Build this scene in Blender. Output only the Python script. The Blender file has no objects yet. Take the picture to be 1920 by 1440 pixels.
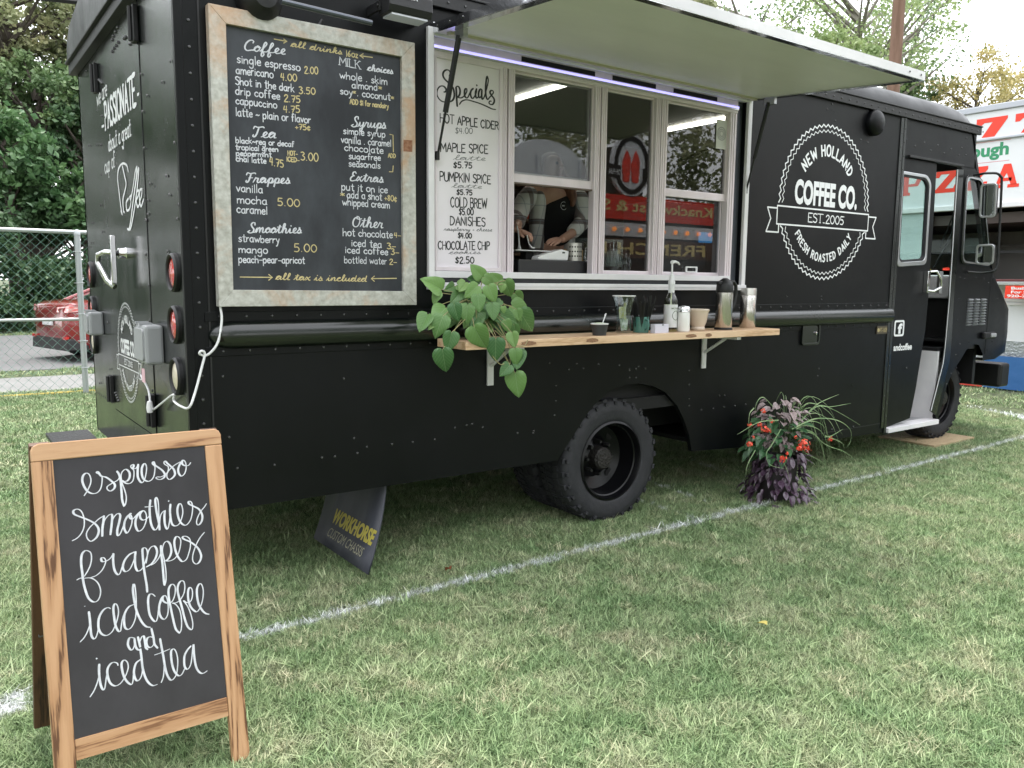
import bpy, math, random
from mathutils import Vector, Matrix
from mathutils.geometry import tessellate_polygon
random.seed(7)
SC = bpy.context.scene
COL = SC.collection
PI = math.pi
# ------------------------------------------------------------------ camera, light, exposure
C_R=(0.812278,-0.583194,0.009421); C_U=(0.065592,0.107384,0.992052); C_F=(0.579570,0.805204,-0.125478); C_LOC=(-0.915355,-3.712759,1.520000); C_FPX=1517.71
cam = bpy.data.objects.new('camera', bpy.data.cameras.new('camera'))
COL.objects.link(cam)
cam.matrix_world = Matrix(((C_R[0], C_U[0], -C_F[0], C_LOC[0]), (C_R[1], C_U[1], -C_F[1], C_LOC[1]), (C_R[2], C_U[2], -C_F[2], C_LOC[2]), (0, 0, 0, 1)))
cam.data.sensor_width = 36
cam.data.lens = C_FPX / 1920 * 36
cam.data.clip_start = 0.05
cam.data.clip_end = 1000
cam.data.dof.use_dof = False
cam.data.dof.focus_distance = 4.6
cam.data.dof.aperture_fstop = 9.0
SC.camera = cam
SUN_EL, SUN_AZ = math.radians(77), math.radians(15)     # high, slightly beyond the truck
W = bpy.data.worlds.new('World'); SC.world = W; W.use_nodes = True
wn = W.node_tree.nodes; wl = W.node_tree.links; wn.clear()
sky = wn.new('ShaderNodeTexSky'); sky.sky_type = 'NISHITA'; sky.sun_disc = False
sky.sun_elevation = SUN_EL; sky.sun_rotation = SUN_AZ; sky.dust_density = 6; sky.air_density = 1.2
mixw = wn.new('ShaderNodeMix'); mixw.data_type = 'RGBA'; mixw.inputs[0].default_value = .8
mixw.inputs[7].default_value = (9.6, 9.8, 10.0, 1)       # thin bright cloud over the whole sky
bg = wn.new('ShaderNodeBackground'); bg.inputs[1].default_value = .13
wo = wn.new('ShaderNodeOutputWorld')
wl.new(sky.outputs[0], mixw.inputs[6]); wl.new(mixw.outputs[2], bg.inputs[0]); wl.new(bg.outputs[0], wo.inputs[0])
sun = bpy.data.objects.new('sun', bpy.data.lights.new('sun', 'SUN')); COL.objects.link(sun)
sun.data.energy = 1.0; sun.data.angle = math.radians(16); sun.data.color = (1, .96, .9)
sd = Vector((math.sin(SUN_AZ) * math.cos(SUN_EL), math.cos(SUN_AZ) * math.cos(SUN_EL), math.sin(SUN_EL)))
sun.rotation_euler = sd.to_track_quat('Z', 'Y').to_euler()
SC.view_settings.view_transform = 'Standard'; SC.view_settings.look = 'None'
SC.view_settings.exposure = 1.4; SC.view_settings.gamma = 1; SC.view_settings.use_curve_mapping = False
SC.render.engine = 'CYCLES'
SC.cycles.max_bounces = 8; SC.cycles.transparent_max_bounces = 24

# ------------------------------------------------------------------ materials
MATS = {}
def mat(name, col, rough=.5, metal=0, spec=.5, emis=None, estr=1, noise=None, bump=None, coat=0, sheen=0, alpha=None):
    """noise=(scale, second colour, detail, stretch)  bump=(scale, strength, stretch)"""
    if name in MATS: return MATS[name]
    m = bpy.data.materials.new(name); m.use_nodes = True; nt = m.node_tree; b = nt.nodes['Principled BSDF']
    c = tuple(col) + (1,)
    b.inputs['Base Color'].default_value = c; b.inputs['Roughness'].default_value = rough
    b.inputs['Metallic'].default_value = metal; b.inputs['Specular IOR Level'].default_value = spec
    b.inputs['Coat Weight'].default_value = coat; b.inputs['Coat Roughness'].default_value = .08
    if emis: b.inputs['Emission Color'].default_value = tuple(emis) + (1,); b.inputs['Emission Strength'].default_value = estr
    def coords(stretch):
        g = nt.nodes.new('ShaderNodeNewGeometry'); mp = nt.nodes.new('ShaderNodeMapping')
        mp.inputs['Scale'].default_value = stretch; nt.links.new(g.outputs['Position'], mp.inputs[0]); return mp.outputs[0]
    if noise:
        sc, c2, det, st = noise
        n = nt.nodes.new('ShaderNodeTexNoise'); n.inputs['Scale'].default_value = sc; n.inputs['Detail'].default_value = det
        n.inputs['Roughness'].default_value = .6
        nt.links.new(coords(st), n.inputs[0]); r = nt.nodes.new('ShaderNodeValToRGB')
        r.color_ramp.elements[0].position = .35; r.color_ramp.elements[1].position = .65
        r.color_ramp.elements[0].color = c; r.color_ramp.elements[1].color = tuple(c2) + (1,)
        nt.links.new(n.outputs[0], r.inputs[0]); nt.links.new(r.outputs[0], b.inputs['Base Color'])
    if bump:
        sc, s, st = bump
        n = nt.nodes.new('ShaderNodeTexNoise'); n.inputs['Scale'].default_value = sc; n.inputs['Detail'].default_value = 4
        nt.links.new(coords(st), n.inputs[0]); bp = nt.nodes.new('ShaderNodeBump'); bp.inputs['Strength'].default_value = s
        bp.inputs['Distance'].default_value = .02
        nt.links.new(n.outputs[0], bp.inputs['Height']); nt.links.new(bp.outputs[0], b.inputs['Normal'])
    MATS[name] = m; return m
S1 = (1, 1, 1)
def leafmat(name, c1, c2, rough=.5, scale=3.0, trans=.25, c3=None):
    """leaf colour varied by small and large noise, a little light passing through"""
    m = bpy.data.materials.new(name); m.use_nodes = True; nt = m.node_tree; b = nt.nodes['Principled BSDF']
    g = nt.nodes.new('ShaderNodeNewGeometry'); n = nt.nodes.new('ShaderNodeTexNoise'); n.inputs['Scale'].default_value = scale
    n.inputs['Detail'].default_value = 3; n.inputs['Roughness'].default_value = .75
    nt.links.new(g.outputs['Position'], n.inputs[0]); r = nt.nodes.new('ShaderNodeValToRGB')
    r.color_ramp.elements[0].position = .36; r.color_ramp.elements[1].position = .62
    r.color_ramp.elements[0].color = tuple(c1) + (1,); r.color_ramp.elements[1].color = tuple(c2) + (1,)
    if c3: e = r.color_ramp.elements.new(.72); e.color = tuple(c3) + (1,)
    nt.links.new(n.outputs[0], r.inputs[0]); nt.links.new(r.outputs[0], b.inputs['Base Color'])
    b.inputs['Roughness'].default_value = rough
    t = nt.nodes.new('ShaderNodeBsdfTranslucent'); nt.links.new(r.outputs[0], t.inputs[0])
    mx = nt.nodes.new('ShaderNodeMixShader'); mx.inputs[0].default_value = trans
    nt.links.new(b.outputs[0], mx.inputs[1]); nt.links.new(t.outputs[0], mx.inputs[2])
    nt.links.new(mx.outputs[0], nt.nodes['Material Output'].inputs[0]); MATS[name] = m; return m
def glassmat(name, tint=(.93, .96, .95), ior=1.5, boost=1.0):
    m = bpy.data.materials.new(name); m.use_nodes = True; nt = m.node_tree; nt.nodes.clear()
    o = nt.nodes.new('ShaderNodeOutputMaterial'); t = nt.nodes.new('ShaderNodeBsdfTransparent'); t.inputs[0].default_value = tint + (1,)
    g = nt.nodes.new('ShaderNodeBsdfGlossy'); g.inputs['Roughness'].default_value = .01; g.inputs[0].default_value = (1, 1, 1, 1)
    f = nt.nodes.new('ShaderNodeFresnel'); f.inputs[0].default_value = ior
    mm = nt.nodes.new('ShaderNodeMath'); mm.operation = 'MULTIPLY'; mm.inputs[1].default_value = boost; mm.use_clamp = True
    mx = nt.nodes.new('ShaderNodeMixShader'); bf = nt.nodes.new('ShaderNodeNewGeometry'); iv = nt.nodes.new('ShaderNodeMath'); iv.operation = 'SUBTRACT'; iv.inputs[0].default_value = 1; nt.links.new(bf.outputs['Backfacing'], iv.inputs[1]); m3 = nt.nodes.new('ShaderNodeMath'); m3.operation = 'MULTIPLY'; nt.links.new(f.outputs[0], m3.inputs[0]); nt.links.new(iv.outputs[0], m3.inputs[1]); nt.links.new(m3.outputs[0], mm.inputs[0]); nt.links.new(mm.outputs[0], mx.inputs[0])
    nt.links.new(t.outputs[0], mx.inputs[1]); nt.links.new(g.outputs[0], mx.inputs[2]); nt.links.new(mx.outputs[0], o.inputs[0])
    MATS[name] = m; return m
black = mat('satin black paint', (.0022, .0026, .0034), .36, spec=.22, bump=(1.3, .05, S1), noise=(1.1, (.003, .0034, .0042), 5, S1))
blackg = mat('gloss black paint', (.004, .006, .005), .2, spec=.75, bump=(1.6, .04, (1, 1, .35)))
for m_, lo, hi in ((black, .26, .46), (blackg, .14, .3)):
    nt_ = m_.node_tree; g_ = nt_.nodes.new('ShaderNodeNewGeometry'); n_ = nt_.nodes.new('ShaderNodeTexNoise'); n_.inputs['Scale'].default_value = 2.6; n_.inputs['Detail'].default_value = 9; n_.inputs['Roughness'].default_value = .7
    r_ = nt_.nodes.new('ShaderNodeMapRange'); r_.inputs[1].default_value = .3; r_.inputs[2].default_value = .7; r_.inputs[3].default_value = lo; r_.inputs[4].default_value = hi
    nt_.links.new(g_.outputs['Position'], n_.inputs[0]); nt_.links.new(n_.outputs[0], r_.inputs[0]); nt_.links.new(r_.outputs[0], nt_.nodes['Principled BSDF'].inputs['Roughness'])
blackm = mat('matt black metal', (.007, .007, .008), .5, bump=(60, .05, S1))
rivm = mat('painted rivet', (.03, .03, .032), .22, spec=.8)
dark = mat('dark void', (.003, .003, .003), .8)
rimm = mat('black painted rim', (.004, .004, .005), .3, spec=.3)
chrome = mat('chrome', (.75, .75, .76), .1, 1)
alu = mat('brushed aluminium', (.62, .63, .65), .28, 1, bump=(8, .08, (.4, 30, 30)))
aluw = mat('white painted aluminium', (.80, .78, .80), .35, noise=(2.2, (.66, .65, .67), 6, S1), bump=(30, .04, S1))
alub = mat('bare window aluminium', (.70, .63, .67), .36, .2, noise=(7, (.80, .72, .76), 5, (1, 1, .2)), bump=(40, .05, S1))
galv = mat('galvanised steel', (.4, .41, .42), .4, .8, noise=(60, (.5, .5, .52), 4, S1))
steel = mat('stainless steel', (.62, .59, .56), .22, 1, bump=(6, .05, (40, 40, 1)))
whitep = mat('white plastic', (.75, .75, .76), .3)
greyp = mat('grey plastic', (.3, .31, .32), .45, bump=(90, .03, S1))
rubber = mat('tyre rubber', (.013, .014, .017), .7, noise=(14, (.022, .022, .026), 5, S1), bump=(50, .12, S1))
redl = mat('red lens', (.55, .02, .02), .12, coat=1)
cream = mat('frosted lens', (.62, .55, .42), .25, coat=.5)
chalkw = mat('white chalk marker', (.66, .67, .71), .7, noise=(45, (.52, .53, .57), 5, S1))
chalky = mat('yellow chalk marker', (.6, .5, .25), .7, noise=(45, (.48, .4, .2), 5, S1))
ink = mat('black marker ink', (.02, .02, .022), .4)
inkg = mat('thin grey marker ink', (.14, .14, .15), .5)
vinyl = mat('white vinyl', (.78, .79, .8), .4)
slate = mat('chalkboard', (.016, .018, .023), .42, noise=(4.5, (.048, .053, .063), 9, (1, 1, .45)), spec=.4)
slate2 = mat('sandwich board slate', (.018, .016, .019), .3, noise=(5.0, (.032, .029, .034), 9, (1, 1, .6)), spec=.5)
board = mat('whiteboard', (.84, .79, .84), .3, noise=(1.5, (.77, .72, .77), 4, S1))
glass = glassmat('window glass', (.78, .8, .8), boost=1.6)
cabglass = glassmat('cab glass', (.8, .88, .86), boost=1.3)
ledm = mat('led strip light', (.7, .7, .9), .4, emis=(.42, .38, 1), estr=.55)
lamp = mat('fluorescent tube', (.9, .9, .85), .4, emis=(1, .93, .8), estr=5)
def woodmat(name, c1, c2, c3, scale=22, axis='x', rough=.45, dist=5.5):
    m = bpy.data.materials.new(name); m.use_nodes = True; nt = m.node_tree; b = nt.nodes['Principled BSDF']
    tc = nt.nodes.new('ShaderNodeTexCoord'); mp = nt.nodes.new('ShaderNodeMapping')
    st = {'x': (.07, 1, 1), 'z': (1, 1, .07), 'y': (1, .07, 1)}[axis]
    mp.inputs['Scale'].default_value = st; nt.links.new(tc.outputs['Object'], mp.inputs[0])
    w = nt.nodes.new('ShaderNodeTexNoise'); w.inputs['Scale'].default_value = 11; w.inputs['Detail'].default_value = 1.5
    nt.links.new(mp.outputs[0], w.inputs[0])
    ad = nt.nodes.new('ShaderNodeMath'); ad.operation = 'MULTIPLY'; ad.inputs[1].default_value = scale
    nt.links.new(w.outputs[0], ad.inputs[0]); sn = nt.nodes.new('ShaderNodeMath'); sn.operation = 'SINE'; nt.links.new(ad.outputs[0], sn.inputs[0])
    f = nt.nodes.new('ShaderNodeTexNoise'); f.inputs['Scale'].default_value = 170; f.inputs['Detail'].default_value = 4
    nt.links.new(mp.outputs[0], f.inputs[0])
    a2 = nt.nodes.new('ShaderNodeMath'); a2.operation = 'MULTIPLY_ADD'; a2.inputs[1].default_value = .38; nt.links.new(sn.outputs[0], a2.inputs[0]); nt.links.new(f.outputs[0], a2.inputs[2])
    r = nt.nodes.new('ShaderNodeValToRGB'); r.color_ramp.elements[0].position = .18; r.color_ramp.elements[0].color = tuple(c1) + (1,)
    e = r.color_ramp.elements.new(.74); e.color = tuple(c1) + (1,)
    r.color_ramp.elements[0].color = tuple(c2) + (1,); r.color_ramp.elements[-1].position = .92; r.color_ramp.elements[-1].color = tuple(c3) + (1,)
    nt.links.new(a2.outputs[0], r.inputs[0]); nt.links.new(r.outputs[0], b.inputs['Base Color']); b.inputs['Roughness'].default_value = rough
    bp = nt.nodes.new('ShaderNodeBump'); bp.inputs['Strength'].default_value = .15; bp.inputs['Distance'].default_value = .003
    nt.links.new(a2.outputs[0], bp.inputs['Height']); nt.links.new(bp.outputs[0], b.inputs['Normal']); MATS[name] = m; return m
pinez = woodmat('burnt pine upright', (.40, .215, .105), (.50, .29, .155), (.11, .045, .018), 60, 'z')
pinex = woodmat('burnt pine rail', (.42, .23, .115), (.50, .30, .165), (.2, .09, .04), 40, 'x')
pine_dark = woodmat('dark stained wood', (.09, .045, .025), (.12, .06, .03), (.03, .015, .01), 20, 'z')
shelfm = woodmat('raw shelf plank', (.62, .42, .26), (.68, .49, .32), (.46, .29, .16), 14, 'x', .55)
ply = mat('plywood', (.48, .36, .22), .7, noise=(6, (.38, .28, .17), 5, (1, 6, 1)))
# weathered galvanised picture frame with rust stains
def rustframe():
    m = bpy.data.materials.new('rusty galvanised frame'); m.use_nodes = True; nt = m.node_tree; b = nt.nodes['Principled BSDF']
    g = nt.nodes.new('ShaderNodeNewGeometry')
    n1 = nt.nodes.new('ShaderNodeTexNoise'); n1.inputs['Scale'].default_value = 48; n1.inputs['Detail'].default_value = 6
    n2 = nt.nodes.new('ShaderNodeTexNoise'); n2.inputs['Scale'].default_value = 3.2; n2.inputs['Detail'].default_value = 7; n2.inputs['Roughness'].default_value = .65; n2.inputs['Distortion'].default_value = .6
    for n in (n1, n2): nt.links.new(g.outputs['Position'], n.inputs[0])
    r1 = nt.nodes.new('ShaderNodeValToRGB'); r1.color_ramp.elements[0].position = .3; r1.color_ramp.elements[1].position = .7
    r1.color_ramp.elements[0].color = (.36, .35, .31, 1); r1.color_ramp.elements[1].color = (.56, .56, .52, 1)
    r2 = nt.nodes.new('ShaderNodeValToRGB'); r2.color_ramp.elements[0].position = .46; r2.color_ramp.elements[1].position = .62
    r2.color_ramp.elements[0].color = (0, 0, 0, 1); r2.color_ramp.elements[1].color = (.75, .75, .75, 1)
    mx = nt.nodes.new('ShaderNodeMix'); mx.data_type = 'RGBA'; mx.inputs[7].default_value = (.50, .30, .17, 1)
    nt.links.new(n1.outputs[0], r1.inputs[0]); nt.links.new(n2.outputs[0], r2.inputs[0]); nt.links.new(r2.outputs[0], mx.inputs[0]); nt.links.new(r1.outputs[0], mx.inputs[6])
    nt.links.new(mx.outputs[2], b.inputs['Base Color']); b.inputs['Roughness'].default_value = .55; b.inputs['Metallic'].default_value = .25
    return m
rustm = rustframe()

# ------------------------------------------------------------------ mesh helpers
class MB:
    def __init__(s): s.v = []; s.f = []; s.sm = []
    def add(s, vs, fs, smooth=False):
        o = len(s.v); s.v += [tuple(p) for p in vs]; s.f += [tuple(i + o for i in f) for f in fs]; s.sm += [smooth] * len(fs); return s
    def box(s, a, b, M=None):
        x0, y0, z0 = a; x1, y1, z1 = b
        vs = [(x0, y0, z0), (x1, y0, z0), (x1, y1, z0), (x0, y1, z0), (x0, y0, z1), (x1, y0, z1), (x1, y1, z1), (x0, y1, z1)]
        if M: vs = [M @ Vector(p) for p in vs]
        return s.add(vs, [(0, 3, 2, 1), (4, 5, 6, 7), (0, 1, 5, 4), (1, 2, 6, 5), (2, 3, 7, 6), (3, 0, 4, 7)])
    def tube(s, pts, r, n=8, caps=True, flat=1.0):
        pts = [Vector(p) for p in pts]; m = len(pts); rs = r if isinstance(r, (list, tuple)) else [r] * m
        vs = []; ref = None
        for i, p in enumerate(pts):
            t = (pts[min(i + 1, m - 1)] - pts[max(i - 1, 0)]).normalized()
            if ref is None: ref = t.cross(Vector((0, 0, 1)) if abs(t.z) < .9 else Vector((1, 0, 0))).normalized()
            ref = (ref - t * ref.dot(t)).normalized(); q = t.cross(ref)
            for k in range(n):
                a = 2 * PI * k / n; vs.append(p + (ref * math.cos(a) + q * math.sin(a) * flat) * rs[i])
        fs = [(i * n + k, i * n + (k + 1) % n, (i + 1) * n + (k + 1) % n, (i + 1) * n + k) for i in range(m - 1) for k in range(n)]
        s.add(vs, fs, True)
        if caps: s.add([vs[k] for k in range(n)], [tuple(range(n))[::-1]]); s.add([vs[(m - 1) * n + k] for k in range(n)], [tuple(range(n))])
        return s
    def lathe(s, prof, c=(0, 0, 0), axis='z', n=24, M=None, smooth=True):
        vs = []
        for (r, h) in prof:
            for k in range(n):
                a = 2 * PI * k / n; x, y = r * math.cos(a), r * math.sin(a)
                p = {'z': (x, y, h), 'y': (x, h, y), 'x': (h, x, y)}[axis]
                p = Vector(p)
                if M: p = M @ p
                vs.append(p + Vector(c))
        fs = [(i * n + k, i * n + (k + 1) % n, (i + 1) * n + (k + 1) % n, (i + 1) * n + k) for i in range(len(prof) - 1) for k in range(n)]
        if axis == 'y': fs = [f[::-1] for f in fs]
        return s.add(vs, fs, smooth)
    def disc(s, c, r, axis='y', n=20, sgn=-1):
        vs = [];
        for k in range(n):
            a = 2 * PI * k / n; x, y = r * math.cos(a), r * math.sin(a)
            vs.append(tuple(Vector(c) + Vector({'z': (x, y, 0), 'y': (x, 0, y), 'x': (0, x, y)}[axis])))
        return s.add(vs, [tuple(range(n))])
    def dome(s, c, r, h, axis='y', sgn=-1, n=8, m=3):
        vs = []
        for j in range(m):
            th = PI / 2 * j / m
            for k in range(n):
                a = 2 * PI * k / n; x, y, z = r * math.cos(th) * math.cos(a), r * math.cos(th) * math.sin(a), h * math.sin(th) * sgn
                vs.append(tuple(Vector(c) + Vector({'z': (x, y, z), 'y': (x, z, y), 'x': (z, x, y)}[axis])))
        vs.append(tuple(Vector(c) + Vector({'z': (0, 0, h * sgn), 'y': (0, h * sgn, 0), 'x': (h * sgn, 0, 0)}[axis])))
        fs = [(j * n + k, j * n + (k + 1) % n, (j + 1) * n + (k + 1) % n, (j + 1) * n + k) for j in range(m - 1) for k in range(n)]
        fs += [((m - 1) * n + k, (m - 1) * n + (k + 1) % n, m * n) for k in range(n)]
        return s.add(vs, fs, True)
    def slab(s, loops, d0, d1, frame):
        """polygon(s) with holes extruded from depth d0 to d1; frame(u,v,d) gives the point"""
        pts = [[Vector((u, v, 0)) for u, v in L] for L in loops]; flat = [p for L in pts for p in L]
        tris = tessellate_polygon(pts); n = len(flat)
        vs = [frame(p.x, p.y, d0) for p in flat] + [frame(p.x, p.y, d1) for p in flat]
        fs = [tuple(t) for t in tris] + [tuple(i + n for i in t)[::-1] for t in tris]
        o = 0
        for L in pts:
            k = len(L); fs += [(o + i, o + (i + 1) % k, o + (i + 1) % k + n, o + i + n) for i in range(k)]; o += k
        return s.add(vs, fs)
def build(name, mb, m, parent=None, bevel=0, loc=None, sharp=35):
    me = bpy.data.meshes.new(name); me.from_pydata([tuple(v) for v in mb.v], [], mb.f); me.update()
    import bmesh
    b = bmesh.new(); b.from_mesh(me); bmesh.ops.recalc_face_normals(b, faces=b.faces) if len(b.faces) < 60000 else None; b.to_mesh(me); b.free()
    if any(mb.sm):
        me.polygons.foreach_set('use_smooth', [True] * len(me.polygons)); me.set_sharp_from_angle(angle=math.radians(sharp))
    if m: me.materials.append(m)
    o = bpy.data.objects.new(name, me); COL.objects.link(o)
    if parent: o.parent = parent
    if loc is not None:
        o.location = loc
    if bevel:
        bv = o.modifiers.new('bevel', 'BEVEL'); bv.width = bevel; bv.segments = 2; bv.limit_method = 'ANGLE'; bv.angle_limit = math.radians(40)
    return o
def tag(o, label=None, cat=None, group=None, kind=None):
    if label: o['label'] = label
    if cat: o['category'] = cat
    if group: o['group'] = group
    if kind: o['kind'] = kind
    return o
def thing(name, label, cat, loc=(0, 0, 0), group=None):
    o = bpy.data.objects.new(name, None); COL.objects.link(o); o.location = loc; o.empty_display_size = .1
    return tag(o, label, cat, group)
def B(name, a, b, m, parent, bevel=.002): return build(name, MB().box(a, b), m, parent, bevel)
FY = lambda y0: (lambda u, v, d: (u, y0 + d, v))           # plane facing -y
FX = lambda x0: (lambda u, v, d: (x0 + d, u, v))           # plane facing -x
def rrect(x0, z0, x1, z1, r, n=4):
    out = []
    for cx, cz, a0 in ((x1 - r, z0 + r, -90), (x1 - r, z1 - r, 0), (x0 + r, z1 - r, 90), (x0 + r, z0 + r, 180)):
        for k in range(n + 1): a = math.radians(a0 + 90 * k / n); out.append((cx + r * math.cos(a), cz + r * math.sin(a)))
    return out
def rpoly(pts, r, n=4):
    """round the corners of a polygon"""
    out = []; m = len(pts)
    for i in range(m):
        p = Vector(pts[i]); a = (Vector(pts[i - 1]) - p); b = (Vector(pts[(i + 1) % m]) - p)
        d = min(r, a.length * .45, b.length * .45); A = p + a.normalized() * d; Bq = p + b.normalized() * d
        for k in range(n + 1): t = k / n; q = A * (1 - t) ** 2 + p * 2 * t * (1 - t) + Bq * t * t; out.append((q.x, q.y))
    return out
def inset(pts, d):
    c = Vector((sum(p[0] for p in pts) / len(pts), sum(p[1] for p in pts) / len(pts)))
    xs = [p[0] for p in pts]; zs = [p[1] for p in pts]; w = max(xs) - min(xs); h = max(zs) - min(zs)
    return [(c.x + (p[0] - c.x) * (1 - 2 * d / w), c.y + (p[1] - c.y) * (1 - 2 * d / h)) for p in pts]

# ------------------------------------------------------------------ lettering: stroke alphabets and traced handwriting
GP = {  # plain hand print: width | strokes, x-height 10
'a': '8|7,9 4,10 1,8 0,5 1,1.5 4,0 6,1.5 7,5;7,10 7,3 8,0', 'b': '8|0,17 0,0;0,6 2,9 5,10 7,7 7,3 5,0 2,0 0,3', 'c': '7|7,8 4,10 1,8 0,5 1,2 4,0 7,2',
'd': '8|7,8 4,10 1,8 0,5 1,1.5 4,0 6,2 7,5;7,17 7,0', 'e': '7|0,5 7,5.5 6,9 3.5,10 1,8 0,4.5 1.5,1 4,0 7,1.5', 'f': '6|6,15.5 4,17 2,15 2,0;0,9.5 5,10',
'g': '8|7,8 4,10 1,8 0,5 1,2 4,1 6,3 7,6;7,10 7,-4 5,-7 2,-7 0,-5', 'h': '8|0,17 0,0;0,6 3,9.5 6,9 7,6 7,0', 'i': '2|1,10 1,0;1,14 1.3,13.4', 'j': '4|3,10 3,-5 1,-7;3,14 3.3,13.4',
'k': '7|0,17 0,0;6,10 0,4;2,5.5 7,0', 'l': '2|1,17 1,0', 'm': '12|0,10 0,0;0,6 2.5,9.5 5,9 5.8,6 5.8,0;5.8,6 8,9.5 10.5,9 11.5,6 11.5,0', 'n': '8|0,10 0,0;0,6 3,9.5 6,9 7,6 7,0',
'o': '8|4,10 1,8.5 0,5 1,1.5 4,0 7,1.5 8,5 7,8.5 4,10', 'p': '8|0,10 0,-7;0,6 2,9 5,10 7,7 7,3 5,0 2,0 0,3', 'r': '5|0,10 0,0;0,5 2,9 5,9.5', 's': '6|6,8.5 3,10 .5,8 1.5,6 4.5,4.5 6,2.5 3.5,0 0,1.2',
't': '6|3,16 3,2 4,0 6,.5;0,11 6,11', 'u': '8|0,10 0,4 1,1 3.5,0 6,2 7,5;7,10 7,0', 'v': '7|0,10 3.5,0 7,10', 'w': '11|0,10 3,0 5.5,8 8,0 11,10', 'x': '7|0,10 7,0;7,10 0,0', 'y': '7|0,10 3.5,2;7,10 2.5,-5 0,-7', 'z': '6|0,10 6,10 0,0 6,0',
'A': '10|0,0 5,17 10,0;2,6 8,6', 'B': '9|0,17 0,0;0,17 6,16.5 7.5,13 6,9.5 0,9;0,9 7,8.5 9,5 7,.5 0,0', 'C': '10|9,14 6,17 2,14.5 0,8.5 2,2.5 6,0 9,3', 'D': '10|0,17 0,0;0,17 6,15.5 9.5,9 6,1.5 0,0', 'E': '8|8,17 0,17 0,0 8,0;0,9 6,9',
'F': '8|8,17 0,17 0,0;0,9 6,9', 'G': '11|9,14 6,17 2,14.5 0,8.5 2,2.5 6,0 10,3 10,8 6,8', 'H': '9|0,17 0,0;9,17 9,0;0,9 9,9', 'I': '1|0,17 0,0', 'K': '9|0,17 0,0;8,17 0,7;3,10 9,0', 'L': '8|0,17 0,0 8,0', 'M': '12|0,0 1,17 6,5 11,17 12,0',
'N': '10|0,0 0,17 9,0 9,17', 'O': '11|5.5,17 1.5,14.5 0,8.5 1.5,2.5 5.5,0 9.5,2.5 11,8.5 9.5,14.5 5.5,17', 'P': '8|0,17 0,0;0,17 6,16.5 8,13 6,9 0,8', 'R': '9|0,17 0,0;0,17 6,16.5 8,13 6,9.5 0,9;4,9 9,0', 'S': '8|8,15 5,17 1,15.5 1,11.5 5,9 8,6 7,1.5 4,0 0,2',
'T': '10|0,17 10,17;5,17 5,0', 'U': '9|0,17 0,5 2,1 5,0 8,1.5 9,5 9,17', 'V': '9|0,17 4.5,0 9,17', 'W': '14|0,17 3.5,0 7,14 10.5,0 14,17', 'X': '9|0,17 9,0;9,17 0,0', 'Y': '9|0,17 4.5,8 9,17;4.5,8 4.5,0', 'Z': '9|0,17 9,17 0,0 9,0',
'0': '9|4.5,16 1.5,13.5 0,8 1.5,2.5 4.5,0 7.5,2.5 9,8 7.5,13.5 4.5,16', '1': '2|1,16 1,0', '2': '8|.5,12.5 3,16 6.5,15 7,11 3,5 0,0 8,0', '3': '8|0,15 4,16 7,13 3,9 7,6.5 7,2.5 3.5,0 0,1.5', '4': '8|2,16 0,7 7,7;6,16 5.5,0', '5': '8|7,16 1,16 .5,9 5,9.5 7.5,5 5,.5 0,1',
'6': '8|6,16 2,10 0,4 3.5,0 7,3 5,7.5 1,6', '7': '8|0,16 8,16 3,0;2,8 7,8.5', '8': '8|4,16 1,13 4,9 7.5,4 4,0 .5,4 4,9 7,13 4,16', '9': '8|7,12 4,16 1,12 3,8 7,11;7,13 6,0', '.': '3|1,.7 1.4,.2', '-': '7|0,6 7,6', '~': '8|0,5 2.5,7 5,5 8,6.5', '+': '7|0,6 7,6;3.5,10 3.5,2',
'*': '6|0,4 6,10;6,4 0,10;3,11 3,3', '$': '8|8,13 5,15 1,13 2,10 6,7 7,4 4,1 0,3;4,18 4,-1', ',': '3|1,1 0,-3'}
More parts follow.
